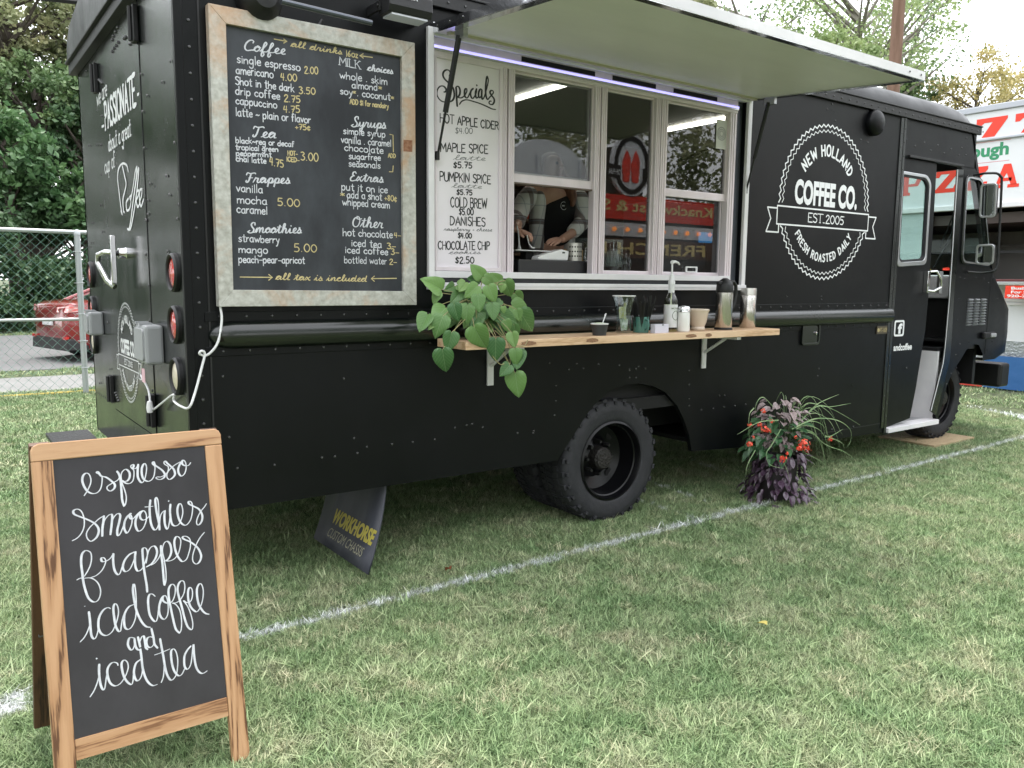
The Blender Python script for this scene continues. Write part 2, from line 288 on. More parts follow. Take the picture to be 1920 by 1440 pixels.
GS = {  # joined script: every letter starts low left and leaves to the next
'a': '10|0,1 3,6 7,9 4,10 1.5,7 1.5,3 3.5,.3 6,3 8,9 7.5,4 8,.5 10,1', 'c': '8|0,1 3,6 7,8.5 5,10 2,7 2,3 4.5,0 8,1', 'd': '11|0,1 3,6 7,9 4,10 1.5,7 1.5,3 4,.3 7,4 8.5,17 8,8 8,3 9,.3 11,1', 'e': '7.5|0,1 4,4 6,8 4.5,10 2.5,8 2,4 4,.3 7.5,1',
'f': '8|0,1 4,9 6,15 4.5,18 3,14 2.5,0 2.5,-6 4,-8 5.5,-4 3.5,.5 8,1', 'h': '10.5|0,1 4,10 5,16 3.5,18 2.5,14 2.5,0 3.5,6 6,9.5 7.5,7 7.5,2 8.5,0 10.5,1', 'i': '6.5|0,1 3,9 3,3 4,.3 6.5,1;3.3,14 3.6,13.2', 'k': '9.5|0,1 4,10 5,16 3.5,18 2.5,14 2.5,0 4,7 6.5,9.5 7,7 3.5,5 6,3 7.5,.3 9.5,1',
'l': '6.5|0,1 4,9 5,16 3.5,18 2.5,13 2.8,3 4,.3 6.5,1', 'm': '14|0,1 2,9.5 2.2,0 3.5,7 5.5,10 6.5,7 6.5,0 8,7 10,10 11,7 11,2 12,.3 14,1', 'n': '10|0,1 2,9.5 2.2,0 3.5,7 6,10 7,7 7,2 8,.3 10,1', 'o': '8.5|0,1 4,9 2,7 1.5,3 4,0 7,3 7,8 4.5,10 4,8.5 6,7 8.5,7',
'p': '9|0,1 3,10 2.5,-7 3,5 5,9.5 7.5,8 7.5,3 5,.3 3.3,1.5 6,.3 9,1', 'r': '8.5|0,1 2.5,10 3,8.5 6,8.5 5.5,3 6.5,.3 8.5,1', 's': '8|0,1 4,9 3,10.5 3.5,8 6,5 5.5,1 3,0 1.5,1.5 4,.8 8,1', 't': '7.5|0,1 4,10 4.5,15 4,4 5,.3 7.5,1;1,11 7,11.5', 'u': '10.5|0,1 2,9.5 2,3 4,.3 6.5,4 7.5,9.5 7.5,3 8.5,.3 10.5,1',
'x': '9.5|0,1 2.5,9.5 5,5 8,.3 9.5,1;8,9.5 2,.5', 'y': '9.5|0,1 2,9.5 2,3.5 4,1 7,5 7.5,9.5 7,-4 5,-8 3,-6 5,-2 9.5,1', 'b': '9|0,1 4,10 5,16 3.5,18 2.5,14 2.5,4 4,0 7,2 7.5,7 6,9 9,7', 'g': '9.5|0,1 3,6 7,9 4,10 1.5,7 1.5,3 4,.3 7.5,9 7,-4 5,-8 3,-6 5,-2 9.5,1',
'C': '11|9,14 9.5,17 7,19 3.5,17 1,11 1,4 4,0 8,1 11,2', 'T': '11|0,14 1,18 5,16.5 10,18 12,16.5;6,17 5,5 3,.5 1,1.5 1.5,4', 'F': '11|0,14 1,18 5,16.5 10,18 12,16.5;6,17 5,5 3,.5 1,1.5 1.5,4;4,8.5 9,9', 'S': '11|9,14 8.5,18 5.5,18.5 3.5,15 5.5,10.5 8.5,6.5 8,1.5 4,-.5 0,1.5 3,4;6,0 11,1', 'E': '10|8,14.5 6.5,17.8 3.5,16.5 3,12 6,10 3,8.8 1,4.5 2,.5 5,0 10,2',
'O': '12|6,17 2,14 .5,8 2,2 6,0 9,3 10,10 8,16 5,17.5 5,14 8,13 12,14', '+': '6|0,5 6,5;3,8 3,2'}
def parse(s):
    w, st = s.split('|'); return float(w), [[tuple(float(c) for c in p.split(',')) for p in q.split()] for q in st.split(';')]
GP = {k: parse(v) for k, v in GP.items()}; GS = {k: parse(v) for k, v in GS.items()}
def smooth(pts, n=4, corner=78):
    """Catmull-Rom through the points, kept sharp where the line turns hard"""
    P = [Vector(p) for p in pts]; m = len(P)
    if m < 3: return P
    sharp = [True] + [False] * (m - 2) + [True]
    for i in range(1, m - 1):
        a, b = P[i] - P[i - 1], P[i + 1] - P[i]
        if a.length > 1e-9 and b.length > 1e-9 and a.angle(b) > math.radians(corner): sharp[i] = True
    closed = (P[0] - P[-1]).length < 1e-6
    out = []
    for i in range(m - 1):
        p1, p2 = P[i], P[i + 1]
        p0 = (P[-2] if closed and i == 0 else (p1 * 2 - p2 if sharp[i] else P[i - 1])); p3 = (P[1] if closed and i == m - 2 else (p2 * 2 - p1 if sharp[i + 1] else P[i + 2]))
        for k in range(n):
            t = k / n; out.append(.5 * ((2 * p1) + (p2 - p0) * t + (2 * p0 - 5 * p1 + 4 * p2 - p3) * t * t + (3 * p1 - 3 * p2 + p3 - p0) * t ** 3))
    out.append(P[-1]); return out
LIFT = [0.0]
def ribbon(mb, pts, w, fr, d0=0.0, calli=0.0, taper=.75):
    """flat stroke of width w along 2-D pts; fr(u, v, d) places it; it rises a hair along its length so crossings never coincide"""
    n = len(pts)
    if n < 2: return
    vs = []; base = d0 + (LIFT[0] % 7) * .00008; LIFT[0] += 1
    for i, p in enumerate(pts):
        a = pts[max(i - 1, 0)]; b = pts[min(i + 1, n - 1)]; t = b - a
        if t.length < 1e-9: t = Vector((1, 0))
        t = t.normalized(); nn = Vector((-t.y, t.x)); ww = w * .5
        if calli: ww *= 1 + calli * (abs(t.y) * (1 if t.y < 0 else .35) - .45)
        if i == 0 or i == n - 1: ww *= taper; p = p + t * (w * .3 if i else -w * .3)
        lf = base + .0004 * i / n
        vs.append(fr(p.x + nn.x * ww, p.y + nn.y * ww, lf)); vs.append(fr(p.x - nn.x * ww, p.y - nn.y * ww, lf))
    mb.add(vs, [(2 * i, 2 * i + 1, 2 * i + 3, 2 * i + 2) for i in range(n - 1)])
def text_units(text, G, gap=2.3, space=6.5):
    u = 0; out = []
    for ch in text:
        if ch == ' ': u += space; continue
        if ch == 'c' and G is GP and text.startswith('+'):
            w, st = GP['c']; st = st + [[(4, 12), (4, -2)]]
        else: w, st = G.get(ch) or GP.get(ch) or GP['.']
        out.append((u, st)); u += w + (gap if G is GP else (0 if ch in GS else 2))
    return u - (gap if G is GP else 0), out
def write(mb, text, style, x0, z0, x1, z1, xh, fr, w=None, rnd=None):
    G = GS if style in ('S', 's') else GP
    tot, letters = text_units(text, G); L = math.hypot(x1 - x0, z1 - z0); sx = L / tot; sy = xh / 10
    ux = (x1 - x0) / L; uz = (z1 - z0) / L
    if w is None: w = {'P': .2, 'p': .12, 'S': .2, 's': .1, 'T': .17}[style] * xh
    sh = .18 if G is GS else 0
    for u, st in letters:
        jy = (rnd.uniform(-.45, .45) if rnd else 0); js = (rnd.uniform(.94, 1.06) if rnd else 1)
        if G is GS: jy = 0; js = 1
        for s in st:
            q = [(x0 + ux * (u + a + b * sh) * sx, z0 + uz * (u + a) * sx + (b * js + jy) * sy) for a, b in s]
            ribbon(mb, smooth(q, 3), w, fr, calli=.5 if G is GS else 0)
            if style == 'T':
                for (a, b) in (s[0], s[-1]):
                    if b < 1 or b > 15: c = Vector((x0 + ux * (u + a) * sx, z0 + uz * (u + a) * sx + (b + (-.1 if b > 15 else .1)) * sy)); ribbon(mb, [c - Vector((1.9 * sx, 0)), c + Vector((1.9 * sx, 0))], w * .5, fr, taper=1)
def arc_text(mb, text, cx, cz, r, a0, a1, size, fr, w, down=False):
    tot, letters = text_units(text, GP, 4.5, 9)
    i = 0
    for u, st in letters:
        gw = max(a for s in st for a, b in s); t = (u + gw / 2) / tot; a = math.radians(a0 + (a1 - a0) * t)
        ex = Vector((math.sin(a), -math.cos(a))) if not down else Vector((-math.sin(a), math.cos(a))); ey = Vector((math.cos(a), math.sin(a))) * (-1 if down else 1)
        c = Vector((cx + r * math.cos(a), cz + r * math.sin(a)))
        for s in st:
            q = [tuple(c + ex * ((p - gw / 2) * size / 17) + ey * ((v - 8.5) * size / 17)) for p, v in s]; ribbon(mb, smooth(q, 3), w, fr, taper=1)
def font_box(mb, text, x0, z0, x1, z1, fr, bold=0, d=.001, flip=False, shear=0):
    """Blender's built-in typeface fitted to a rectangle"""
    c = bpy.data.curves.new('t', 'FONT'); c.body = text; c.offset = bold; c.shear = shear; c.resolution_u = 4
    o = bpy.data.objects.new('t', c); COL.objects.link(o); me = bpy.data.meshes.new_from_object(o)
    vs = [v.co.copy() for v in me.vertices]; fs = [tuple(p.vertices) for p in me.polygons]
    bpy.data.objects.remove(o); bpy.data.curves.remove(c); bpy.data.meshes.remove(me)
    ax, bx = min(v.x for v in vs), max(v.x for v in vs); az, bz = min(v.y for v in vs), max(v.y for v in vs)
    out = []
    for v in vs:
        s = (v.x - ax) / (bx - ax); s = 1 - s if flip else s
        out.append(fr(x0 + s * (x1 - x0), z0 + (v.y - az) / (bz - az) * (z1 - z0), d))
    mb.add(out, fs)
def letter_obj(name, mb, m, parent):
    me = bpy.data.meshes.new(name); me.from_pydata([tuple(v) for v in mb.v], [], mb.f); me.materials.append(m)
    o = bpy.data.objects.new(name, me); COL.objects.link(o); o.parent = parent; return o
TR = {'espresso':[[(-409,900),(-401,911),(-391,930),(-388,946),(-392,961),(-400,965),(-408,958),(-411,944),(-407,926),(-399,911),(-387,903),(-374,904),(-364,915),(-359,933),(-358,950),(-365,958),(-372,963),(-370,966),(-366,963),(-360,952),(-346,946),(-332,932),(-325,922),(-327,911),(-338,904),(-346,910),(-346,918),(-337,924),(-326,929),(-315,935),(-309,944)],[(-316,961),(-311,951),(-308,932),(-308,901),(-308,873),(-304,853),(-299,862),(-296,881),(-299,902),(-304,922),(-306,943),(-302,957),(-291,964),(-282,954),(-282,940),(-289,929),(-299,928)],[(-303,931),(-294,922),(-283,920),(-274,927),(-270,941),(-269,958),(-275,966),(-276,973),(-270,976),(-268,971),(-271,964),(-262,964),(-255,975)],[(-255,975),(-258,956),(-259,937),(-254,923),(-248,918),(-241,926),(-235,944),(-232,963),(-235,975),(-241,972),(-246,960),(-247,943),(-243,928),(-232,920),(-221,923),(-213,934),(-209,951),(-208,963),(-214,971),(-214,977),(-210,977),(-207,967),(-198,959),(-187,948),(-181,936),(-184,926),(-196,921),(-207,926),(-204,930),(-193,929),(-179,935),(-171,944),(-169,958),(-179,967),(-180,974),(-176,976),(-170,968),(-161,958),(-153,947),(-151,932),(-159,922),(-169,918),(-175,925),(-174,937),(-164,950),(-149,961),(-132,969)],[(-122,973),(-132,964),(-140,947),(-139,933),(-132,924),(-122,931),(-116,947),(-116,964),(-121,973),(-126,971),(-126,961),(-117,955),(-107,956),(-101,963)]],'smoothies':[[(-449,774),(-437,779),(-426,789),(-417,806),(-414,826),(-416,844),(-421,857),(-429,863),(-437,862),(-441,857),(-438,849),(-426,841),(-409,831),(-391,818),(-381,805),(-378,791),(-384,775),(-395,766),(-403,765),(-410,775),(-411,789),(-402,804),(-387,817),(-374,827),(-361,833)],[(-361,833),(-364,816),(-368,796),(-370,774)],[(-368,787),(-362,816),(-352,830),(-343,835),(-339,831),(-341,812),(-348,775)],[(-347,785),(-339,817),(-329,831),(-321,834),(-317,827),(-321,809),(-328,787),(-329,772),(-325,769),(-318,779),(-307,803),(-298,820),(-289,830)],[(-286,829),(-297,822),(-306,807),(-309,789),(-305,775),(-301,773),(-294,782),(-287,799),(-285,815),(-288,825),(-292,824),(-290,815),(-283,812),(-273,821),(-262,830),(-253,833)],[(-251,832),(-264,827),(-274,811),(-277,793),(-273,776),(-266,773),(-256,780),(-247,798),(-244,816),(-248,830),(-255,831),(-262,822),(-261,810),(-253,804),(-241,809),(-234,817)],[(-229,862),(-233,839),(-234,815),(-233,791),(-228,774),(-222,769),(-215,776),(-210,792),(-208,821),(-207,847),(-208,861),(-211,868),(-215,860),(-215,836),(-213,812),(-210,787),(-210,767)],[(-246,843),(-234,842),(-223,842)],[(-209,780),(-205,806),(-198,819),(-190,824),(-193,804),(-193,780),(-189,767),(-185,769),(-180,785),(-175,811)],[(-172,841),(-175,821),(-175,796),(-172,779),(-164,772),(-153,775),(-145,787),(-138,808),(-138,827),(-142,838),(-148,836),(-153,822),(-153,803),(-148,783),(-138,771),(-128,771),(-117,783),(-111,799),(-107,820),(-108,835),(-113,842),(-118,840),(-116,833),(-104,825),(-88,813),(-80,794),(-82,777),(-90,766),(-97,765),(-99,775),(-93,791),(-82,807),(-71,818),(-64,827)],[(-177,852),(-176,851)]],'frappes':[[(-425,667),(-415,681),(-407,697),(-403,714),(-404,731),(-413,739),(-421,738),(-428,728),(-431,706),(-430,679),(-429,652),(-425,624),(-419,602),(-408,589),(-397,589),(-389,601),(-386,618),(-390,637),(-399,651),(-411,659),(-425,661)],[(-445,660),(-437,663),(-429,662)],[(-411,659),(-394,663),(-379,674),(-370,688),(-366,701),(-370,710),(-376,711),(-378,707),(-375,700),(-364,700),(-353,706),(-344,718)],[(-344,718),(-346,702),(-346,681),(-343,664),(-336,654),(-330,658),(-326,668),(-316,690),(-304,704),(-288,713)],[(-287,712),(-300,708),(-314,694),(-321,677),(-320,665),(-314,659),(-303,664),(-293,681),(-286,698),(-283,713)],[(-283,713),(-286,696),(-287,673),(-284,658),(-278,654),(-268,660),(-258,679),(-251,697),(-251,713),(-256,720),(-263,717),(-264,697),(-264,666),(-262,633),(-260,609),(-260,587)],[(-256,674),(-248,705),(-240,718),(-230,721),(-224,713),(-223,699),(-229,683),(-241,669),(-257,662)],[(-242,665),(-230,671),(-217,686),(-210,704)],[(-210,719),(-211,694),(-210,665),(-210,637),(-210,608),(-209,596),(-204,612),(-202,640),(-204,674),(-207,703),(-201,723),(-192,729),(-184,721),(-181,703),(-184,687),(-193,674),(-205,670)],[(-203,671),(-187,668),(-173,673),(-162,685),(-154,706),(-151,725),(-156,736),(-164,738),(-170,725),(-170,704),(-165,681),(-157,665),(-150,659),(-139,664),(-131,680),(-124,701),(-123,722),(-131,733),(-141,736),(-145,732),(-138,725),(-125,717),(-110,703),(-99,687),(-94,666),(-100,650),(-111,644),(-120,654),(-119,673),(-108,700),(-94,722),(-78,738)]],'iced_coffee':[[(-431,581),(-430,581)],[(-421,563),(-420,541),(-420,514),(-419,493),(-413,483),(-407,488),(-401,505),(-399,523)],[(-449,483),(-439,492),(-430,505),(-421,525)],[(-364,560),(-370,564),(-381,561),(-392,548),(-398,531),(-399,509),(-392,492),(-380,485),(-367,490),(-358,502),(-348,525),(-343,546),(-345,565),(-351,571),(-356,560),(-356,536),(-354,508),(-348,491),(-342,489),(-339,502),(-333,526),(-321,548),(-309,556),(-300,558)],[(-300,558),(-314,554),(-326,538),(-330,518),(-329,497),(-321,489),(-310,495),(-299,516),(-294,545),(-292,584),(-293,614),(-296,618),(-299,602),(-298,573),(-295,545),(-290,523),(-281,500),(-271,486),(-260,481)],[(-239,570),(-246,578),(-254,578),(-259,565),(-260,542),(-258,518),(-250,500),(-242,495),(-236,509),(-232,529),(-221,555),(-214,566)],[(-213,566),(-221,560),(-229,540),(-231,519),(-226,502),(-217,496),(-208,507),(-204,530),(-205,554),(-209,565),(-216,565),(-218,554),(-211,545),(-200,541),(-190,546),(-182,563),(-179,584),(-184,595),(-192,594),(-199,581),(-200,555),(-197,524),(-193,490),(-188,460),(-178,444),(-172,456),(-169,484),(-172,514),(-182,533),(-191,539)],[(-191,539),(-180,538),(-168,544),(-156,560),(-151,579),(-152,596),(-159,601),(-168,594),(-173,576),(-170,549),(-165,522),(-159,482),(-152,457),(-141,447),(-137,465),(-140,492),(-147,518),(-158,539)],[(-158,539),(-150,532),(-138,533),(-131,548),(-130,567),(-136,576),(-142,567),(-144,544),(-140,519),(-129,502),(-120,498),(-110,510),(-101,532),(-97,558),(-100,577),(-107,581),(-115,569),(-117,545),(-114,518),(-104,496),(-95,486),(-86,482)]],'and_iced_tea':[[(-305,459),(-316,464),(-322,459),(-325,445),(-321,432),(-315,427),(-309,435),(-306,451),(-306,458)],[(-306,457),(-305,438),(-301,426),(-294,421)],[(-296,461),(-294,446),(-292,430)],[(-292,445),(-286,458),(-280,459),(-278,444),(-277,425),(-272,418)],[(-254,448),(-261,453),(-270,451),(-274,439),(-271,426),(-262,422),(-254,430),(-253,447)],[(-257,477),(-253,447),(-252,429),(-244,415)],[(-411,426),(-410,425)],[(-405,408),(-407,388),(-407,363),(-404,342),(-399,333),(-395,339),(-390,363),(-386,378)],[(-435,323),(-424,337),(-415,355),(-409,372)],[(-356,392),(-358,399),(-368,404),(-378,399),(-385,386),(-385,366),(-380,347),(-369,336),(-357,337),(-347,345),(-336,361),(-329,380),(-331,396),(-339,403),(-346,395),(-346,376),(-342,354),(-334,337),(-324,328),(-319,339),(-316,358),(-308,383),(-293,394)],[(-293,394),(-306,387),(-313,372),(-315,356),(-312,340),(-305,334),(-296,344),(-291,362),(-290,383)],[(-292,424),(-291,396),(-290,366),(-285,339),(-277,320),(-266,309),(-254,309)],[(-235,441),(-233,418),(-230,387),(-228,358),(-224,331),(-216,313),(-208,312),(-198,323),(-193,341),(-190,366),(-192,388),(-198,401),(-206,398),(-208,382),(-207,357),(-202,334),(-192,319),(-182,320),(-172,335)],[(-254,397),(-236,399),(-210,404)],[(-242,312),(-236,324),(-232,342),(-230,359)],[(-148,398),(-159,389),(-169,374),(-172,355),(-171,339),(-164,331),(-155,340),(-149,360),(-142,400)],[(-140,400),(-141,371),(-140,345),(-136,324),(-127,310),(-117,307),(-107,311)]],'specials':[[(1348,2570),(1354,2584),(1349,2596),(1337,2599),(1323,2594),(1312,2581),(1311,2566),(1321,2551),(1339,2539),(1357,2527),(1371,2514),(1377,2496),(1379,2475),(1371,2455),(1355,2444),(1330,2438),(1305,2438),(1285,2450),(1274,2470),(1278,2493),(1292,2510),(1310,2515),(1323,2509),(1330,2499),(1326,2489),(1316,2486)],[(1389,2520),(1391,2501),(1393,2468),(1395,2440),(1397,2425)],[(1388,2516),(1396,2526),(1407,2523),(1414,2508),(1412,2489),(1403,2475),(1396,2472),(1410,2470),(1423,2472),(1437,2481),(1449,2496),(1456,2512),(1453,2522),(1444,2516),(1441,2499),(1444,2482),(1454,2475),(1463,2481),(1472,2498),(1484,2518),(1496,2529)],[(1496,2529),(1484,2518),(1478,2500),(1484,2482),(1493,2478),(1503,2488),(1515,2511),(1517,2530)],[(1517,2530),(1510,2510),(1512,2490),(1518,2483),(1529,2492)],[(1550,2531),(1541,2532),(1531,2517),(1529,2498),(1535,2487),(1546,2498),(1551,2520),(1551,2529)],[(1550,2527),(1549,2508),(1550,2489),(1555,2482),(1565,2495),(1574,2519),(1586,2559),(1591,2587),(1584,2605),(1579,2589),(1575,2558),(1574,2525),(1577,2500),(1587,2485),(1599,2497),(1615,2513),(1624,2526),(1620,2534),(1609,2534),(1602,2523),(1613,2509),(1628,2495),(1630,2480),(1621,2465),(1606,2462),(1596,2468),(1601,2478),(1610,2479)],[(1517,2550),(1519,2546)],[(1411,2437),(1423,2453),(1442,2463),(1463,2466),(1496,2463),(1543,2457),(1592,2446),(1616,2440),(1640,2440)]]}
OUT = lambda y0: (lambda u, v, d: (u, y0 - d, v))          # lettering on a face that looks to -y
OUTX = lambda x0: (lambda u, v, d: (x0 - d, u, v))         # lettering on a face that looks to -x

# ================================================================== GROUND
def soil():
    m = bpy.data.materials.new('turf soil'); m.use_nodes = True; nt = m.node_tree; b = nt.nodes['Principled BSDF']
    g = nt.nodes.new('ShaderNodeNewGeometry'); n = nt.nodes.new('ShaderNodeTexNoise'); n.inputs['Scale'].default_value = 9; n.inputs['Detail'].default_value = 8
    nt.links.new(g.outputs['Position'], n.inputs[0]); r = nt.nodes.new('ShaderNodeValToRGB'); r.color_ramp.elements[0].position = .35; r.color_ramp.elements[1].position = .68
    r.color_ramp.elements[0].color = (.035, .045, .02, 1); r.color_ramp.elements[1].color = (.12, .15, .07, 1)
    nt.links.new(n.outputs[0], r.inputs[0]); nt.links.new(r.outputs[0], b.inputs['Base Color']); b.inputs['Roughness'].default_value = .95; return m
LN = (.103, -.405, 1.878, -.345)   # painted line: runs along the kerb side of the truck
def grassmat():
    m = bpy.data.materials.new('mown grass'); m.use_nodes = True; nt = m.node_tree; b = nt.nodes['Principled BSDF']; N = nt.nodes.new; Lk = nt.links.new
    g = N('ShaderNodeNewGeometry')
    def noise(sc, det, rg=.6):
        n = N('ShaderNodeTexNoise'); n.inputs['Scale'].default_value = sc; n.inputs['Detail'].default_value = det; n.inputs['Roughness'].default_value = rg; Lk(g.outputs['Position'], n.inputs[0]); return n.outputs[0]
    def ramp(src, *els):
        r = N('ShaderNodeValToRGB'); r.color_ramp.elements[0].position = els[0][0]; r.color_ramp.elements[0].color = els[0][1] + (1,); r.color_ramp.elements[1].position = els[-1][0]; r.color_ramp.elements[1].color = els[-1][1] + (1,)
        for p, c in els[1:-1]: e = r.color_ramp.elements.new(p); e.color = c + (1,)
        Lk(src, r.inputs[0]); return r.outputs[0]
    def mth(op, a, b_=None, clamp=False):
        q = N('ShaderNodeMath'); q.operation = op; q.use_clamp = clamp
        for i, v in enumerate((a, b_)):
            if v is None: continue
            if isinstance(v, (int, float)): q.inputs[i].default_value = v
            else: Lk(v, q.inputs[i])
        return q.outputs[0]
    oi = N('ShaderNodeObjectInfo'); at = N('ShaderNodeAttribute'); at.attribute_name = 'tone'
    base = ramp(noise(2.6, 8, .78), (.36, (.14, .27, .105)), (.5, (.24, .35, .165)), (.64, (.38, .42, .255)))
    dry = ramp(noise(4.5, 5, .7), (.5, (0, 0, 0)), (.7, (1, 1, 1)))
    dryb = mth('MULTIPLY', dry, ramp(at.outputs['Fac'], (.35, (0, 0, 0)), (.75, (1, 1, 1))), True)
    mx = N('ShaderNodeMix'); mx.data_type = 'RGBA'; Lk(mth('ADD', dryb, mth('MULTIPLY', at.outputs['Fac'], .22), True), mx.inputs[0]); Lk(base, mx.inputs[6]); mx.inputs[7].default_value = (.48, .46, .31, 1)
    # painted line
    sp = N('ShaderNodeSeparateXYZ'); Lk(g.outputs['Position'], sp.inputs[0])
    sl = (LN[3] - LN[1]) / (LN[2] - LN[0])
    cen = mth('ADD', mth('MULTIPLY', sp.outputs[0], sl * .75), LN[1] - sl * LN[0] + .004)
    dist = mth('ABSOLUTE', mth('SUBTRACT', sp.outputs[1], cen))
    wob = mth('MULTIPLY', mth('SUBTRACT', noise(9, 6, .75), .5), .17)
    d2 = mth('ADD', dist, wob)
    fall = mth('MULTIPLY', mth('SUBTRACT', .043, d2), 32, True)
    brk = mth('MULTIPLY', mth('SUBTRACT', noise(22, 5, .75), .41), 9, True)
    f1 = mth('MULTIPLY', fall, brk, True)
    # second, fainter line crossing behind the wheel towards the trailer, and one far right
    def line2(x0, y0, x1, y1, w, k):
        dx, dy = x1 - x0, y1 - y0; L = math.hypot(dx, dy); nx, ny = -dy / L, dx / L; tx, ty = dx / L, dy / L
        dd = mth('ABSOLUTE', mth('ADD', mth('ADD', mth('MULTIPLY', sp.outputs[0], nx), mth('MULTIPLY', sp.outputs[1], ny)), -(x0 * nx + y0 * ny)))
        along = mth('ADD', mth('ADD', mth('MULTIPLY', sp.outputs[0], tx), mth('MULTIPLY', sp.outputs[1], ty)), -(x0 * tx + y0 * ty))
        lim = mth('MULTIPLY', mth('GREATER_THAN', along, 0), mth('LESS_THAN', along, L))
        a = mth('MULTIPLY', mth('SUBTRACT', w, mth('ADD', dd, wob)), 45, True)
        c = mth('MULTIPLY', mth('SUBTRACT', noise(13, 4), k), 8, True)
        return mth('MULTIPLY', lim, mth('MULTIPLY', a, c), True)
    fs = f1
    for a in ((*(3.481,0.597), *(3.403,-0.073), .03, .45), (*(3.036,0.339), *(3.018,-0.272), .025, .46), (*(4.347,0.916), *(3.989,-0.120), .025, .5), (*(9.775,1.146), *(9.124,0.041), .09, .35), (*(-0.897,-0.470), *(-0.677,-0.535), .05, .4)):
        fs = mth('MAXIMUM', fs, line2(*a))
    m2 = N('ShaderNodeMix'); m2.data_type = 'RGBA'; Lk(mth('MULTIPLY', fs, ramp(at.outputs['Fac'], (.0, (.7, .7, .7)), (.45, (1, 1, 1))), True), m2.inputs[0]); Lk(mx.outputs[2], m2.inputs[6]); m2.inputs[7].default_value = (.78, .8, .82, 1)
    hv = N('ShaderNodeHueSaturation'); Lk(m2.outputs[2], hv.inputs['Color']); mr = N('ShaderNodeMapRange'); mr.inputs[3].default_value = .4; mr.inputs[4].default_value = 1.5; Lk(at.outputs['Fac'], mr.inputs[0]); Lk(mr.outputs[0], hv.inputs['Value']); m2 = hv
    Lk(m2.outputs[0], b.inputs['Base Color']); b.inputs['Roughness'].default_value = .5; b.inputs['Specular IOR Level'].default_value = .25
    t = N('ShaderNodeBsdfTranslucent'); Lk(m2.outputs[0], t.inputs[0]); ms = N('ShaderNodeMixShader'); ms.inputs[0].default_value = .2
    Lk(b.outputs[0], ms.inputs[1]); Lk(t.outputs[0], ms.inputs[2]); Lk(ms.outputs[0], nt.nodes['Material Output'].inputs[0]); return m
gm = grassmat()
tag(build('ground', MB().add([(-400, -400, 0), (400, -400, 0), (400, 500, 0), (-400, 500, 0)], [(0, 1, 2, 3)]), soil()), kind='structure')
asph = mat('asphalt', (.14, .14, .145), .85, noise=(.9, (.17, .17, .17), 8, S1), bump=(80, .2, S1))
conc = mat('concrete pavement', (.23, .23, .225), .85, noise=(2, (.19, .19, .185), 6, S1))
tag(build('pavement', MB().box((-40, 8.75, -.1), (40, 10.55, .006)), conc), kind='structure')
tag(build('road', MB().box((-60, 11.6, -.1), (60, 21.0, .008)), asph), kind='structure')
# grass: small clumps of bent blades scattered over the ground
def clump(name, n, rad, h, wd, seed, lie=.55):
    rn = random.Random(seed); vs = []; fs = []; tone = []
    for i in range(n):
        a = rn.uniform(0, 2 * PI); r = rad * math.sqrt(rn.random()); x, y = r * math.cos(a), r * math.sin(a); hh = h * rn.uniform(.45, 1.15); d = rn.uniform(0, 2 * PI); ln = hh * rn.uniform(.2, 2.2) * lie
        dx, dy = math.cos(d), math.sin(d); px, py = -dy, dx; w = wd * rn.uniform(.6, 1.3); o = len(vs); tn = rn.random(); tw = rn.uniform(-.6, .6)
        for k, t in enumerate((0, .35, .7)):
            cx = x + dx * ln * t ** 1.6 + px * tw * ln * t * t; cy = y + dy * ln * t ** 1.6 + py * tw * ln * t * t; cz = hh * (t - .35 * t * t * (ln / (hh + .001)) * .6) - .006; ww = w * (1 - .35 * t)
            vs += [(cx + px * ww / 2, cy + py * ww / 2, cz), (cx - px * ww / 2, cy - py * ww / 2, cz)]
        vs.append((x + dx * ln + px * tw * ln, y + dy * ln + py * tw * ln, max(.004, hh * (1 - .35 * ln / (hh + .001) * .6))))
        fs += [(o, o + 1, o + 3, o + 2), (o + 2, o + 3, o + 5, o + 4), (o + 4, o + 5, o + 6)]; tone += [tn] * 7
    me = bpy.data.meshes.new(name); me.from_pydata(vs, [], fs); at = me.attributes.new('tone', 'FLOAT', 'POINT'); at.data.foreach_set('value', tone); me.materials.append(gm)
    return me
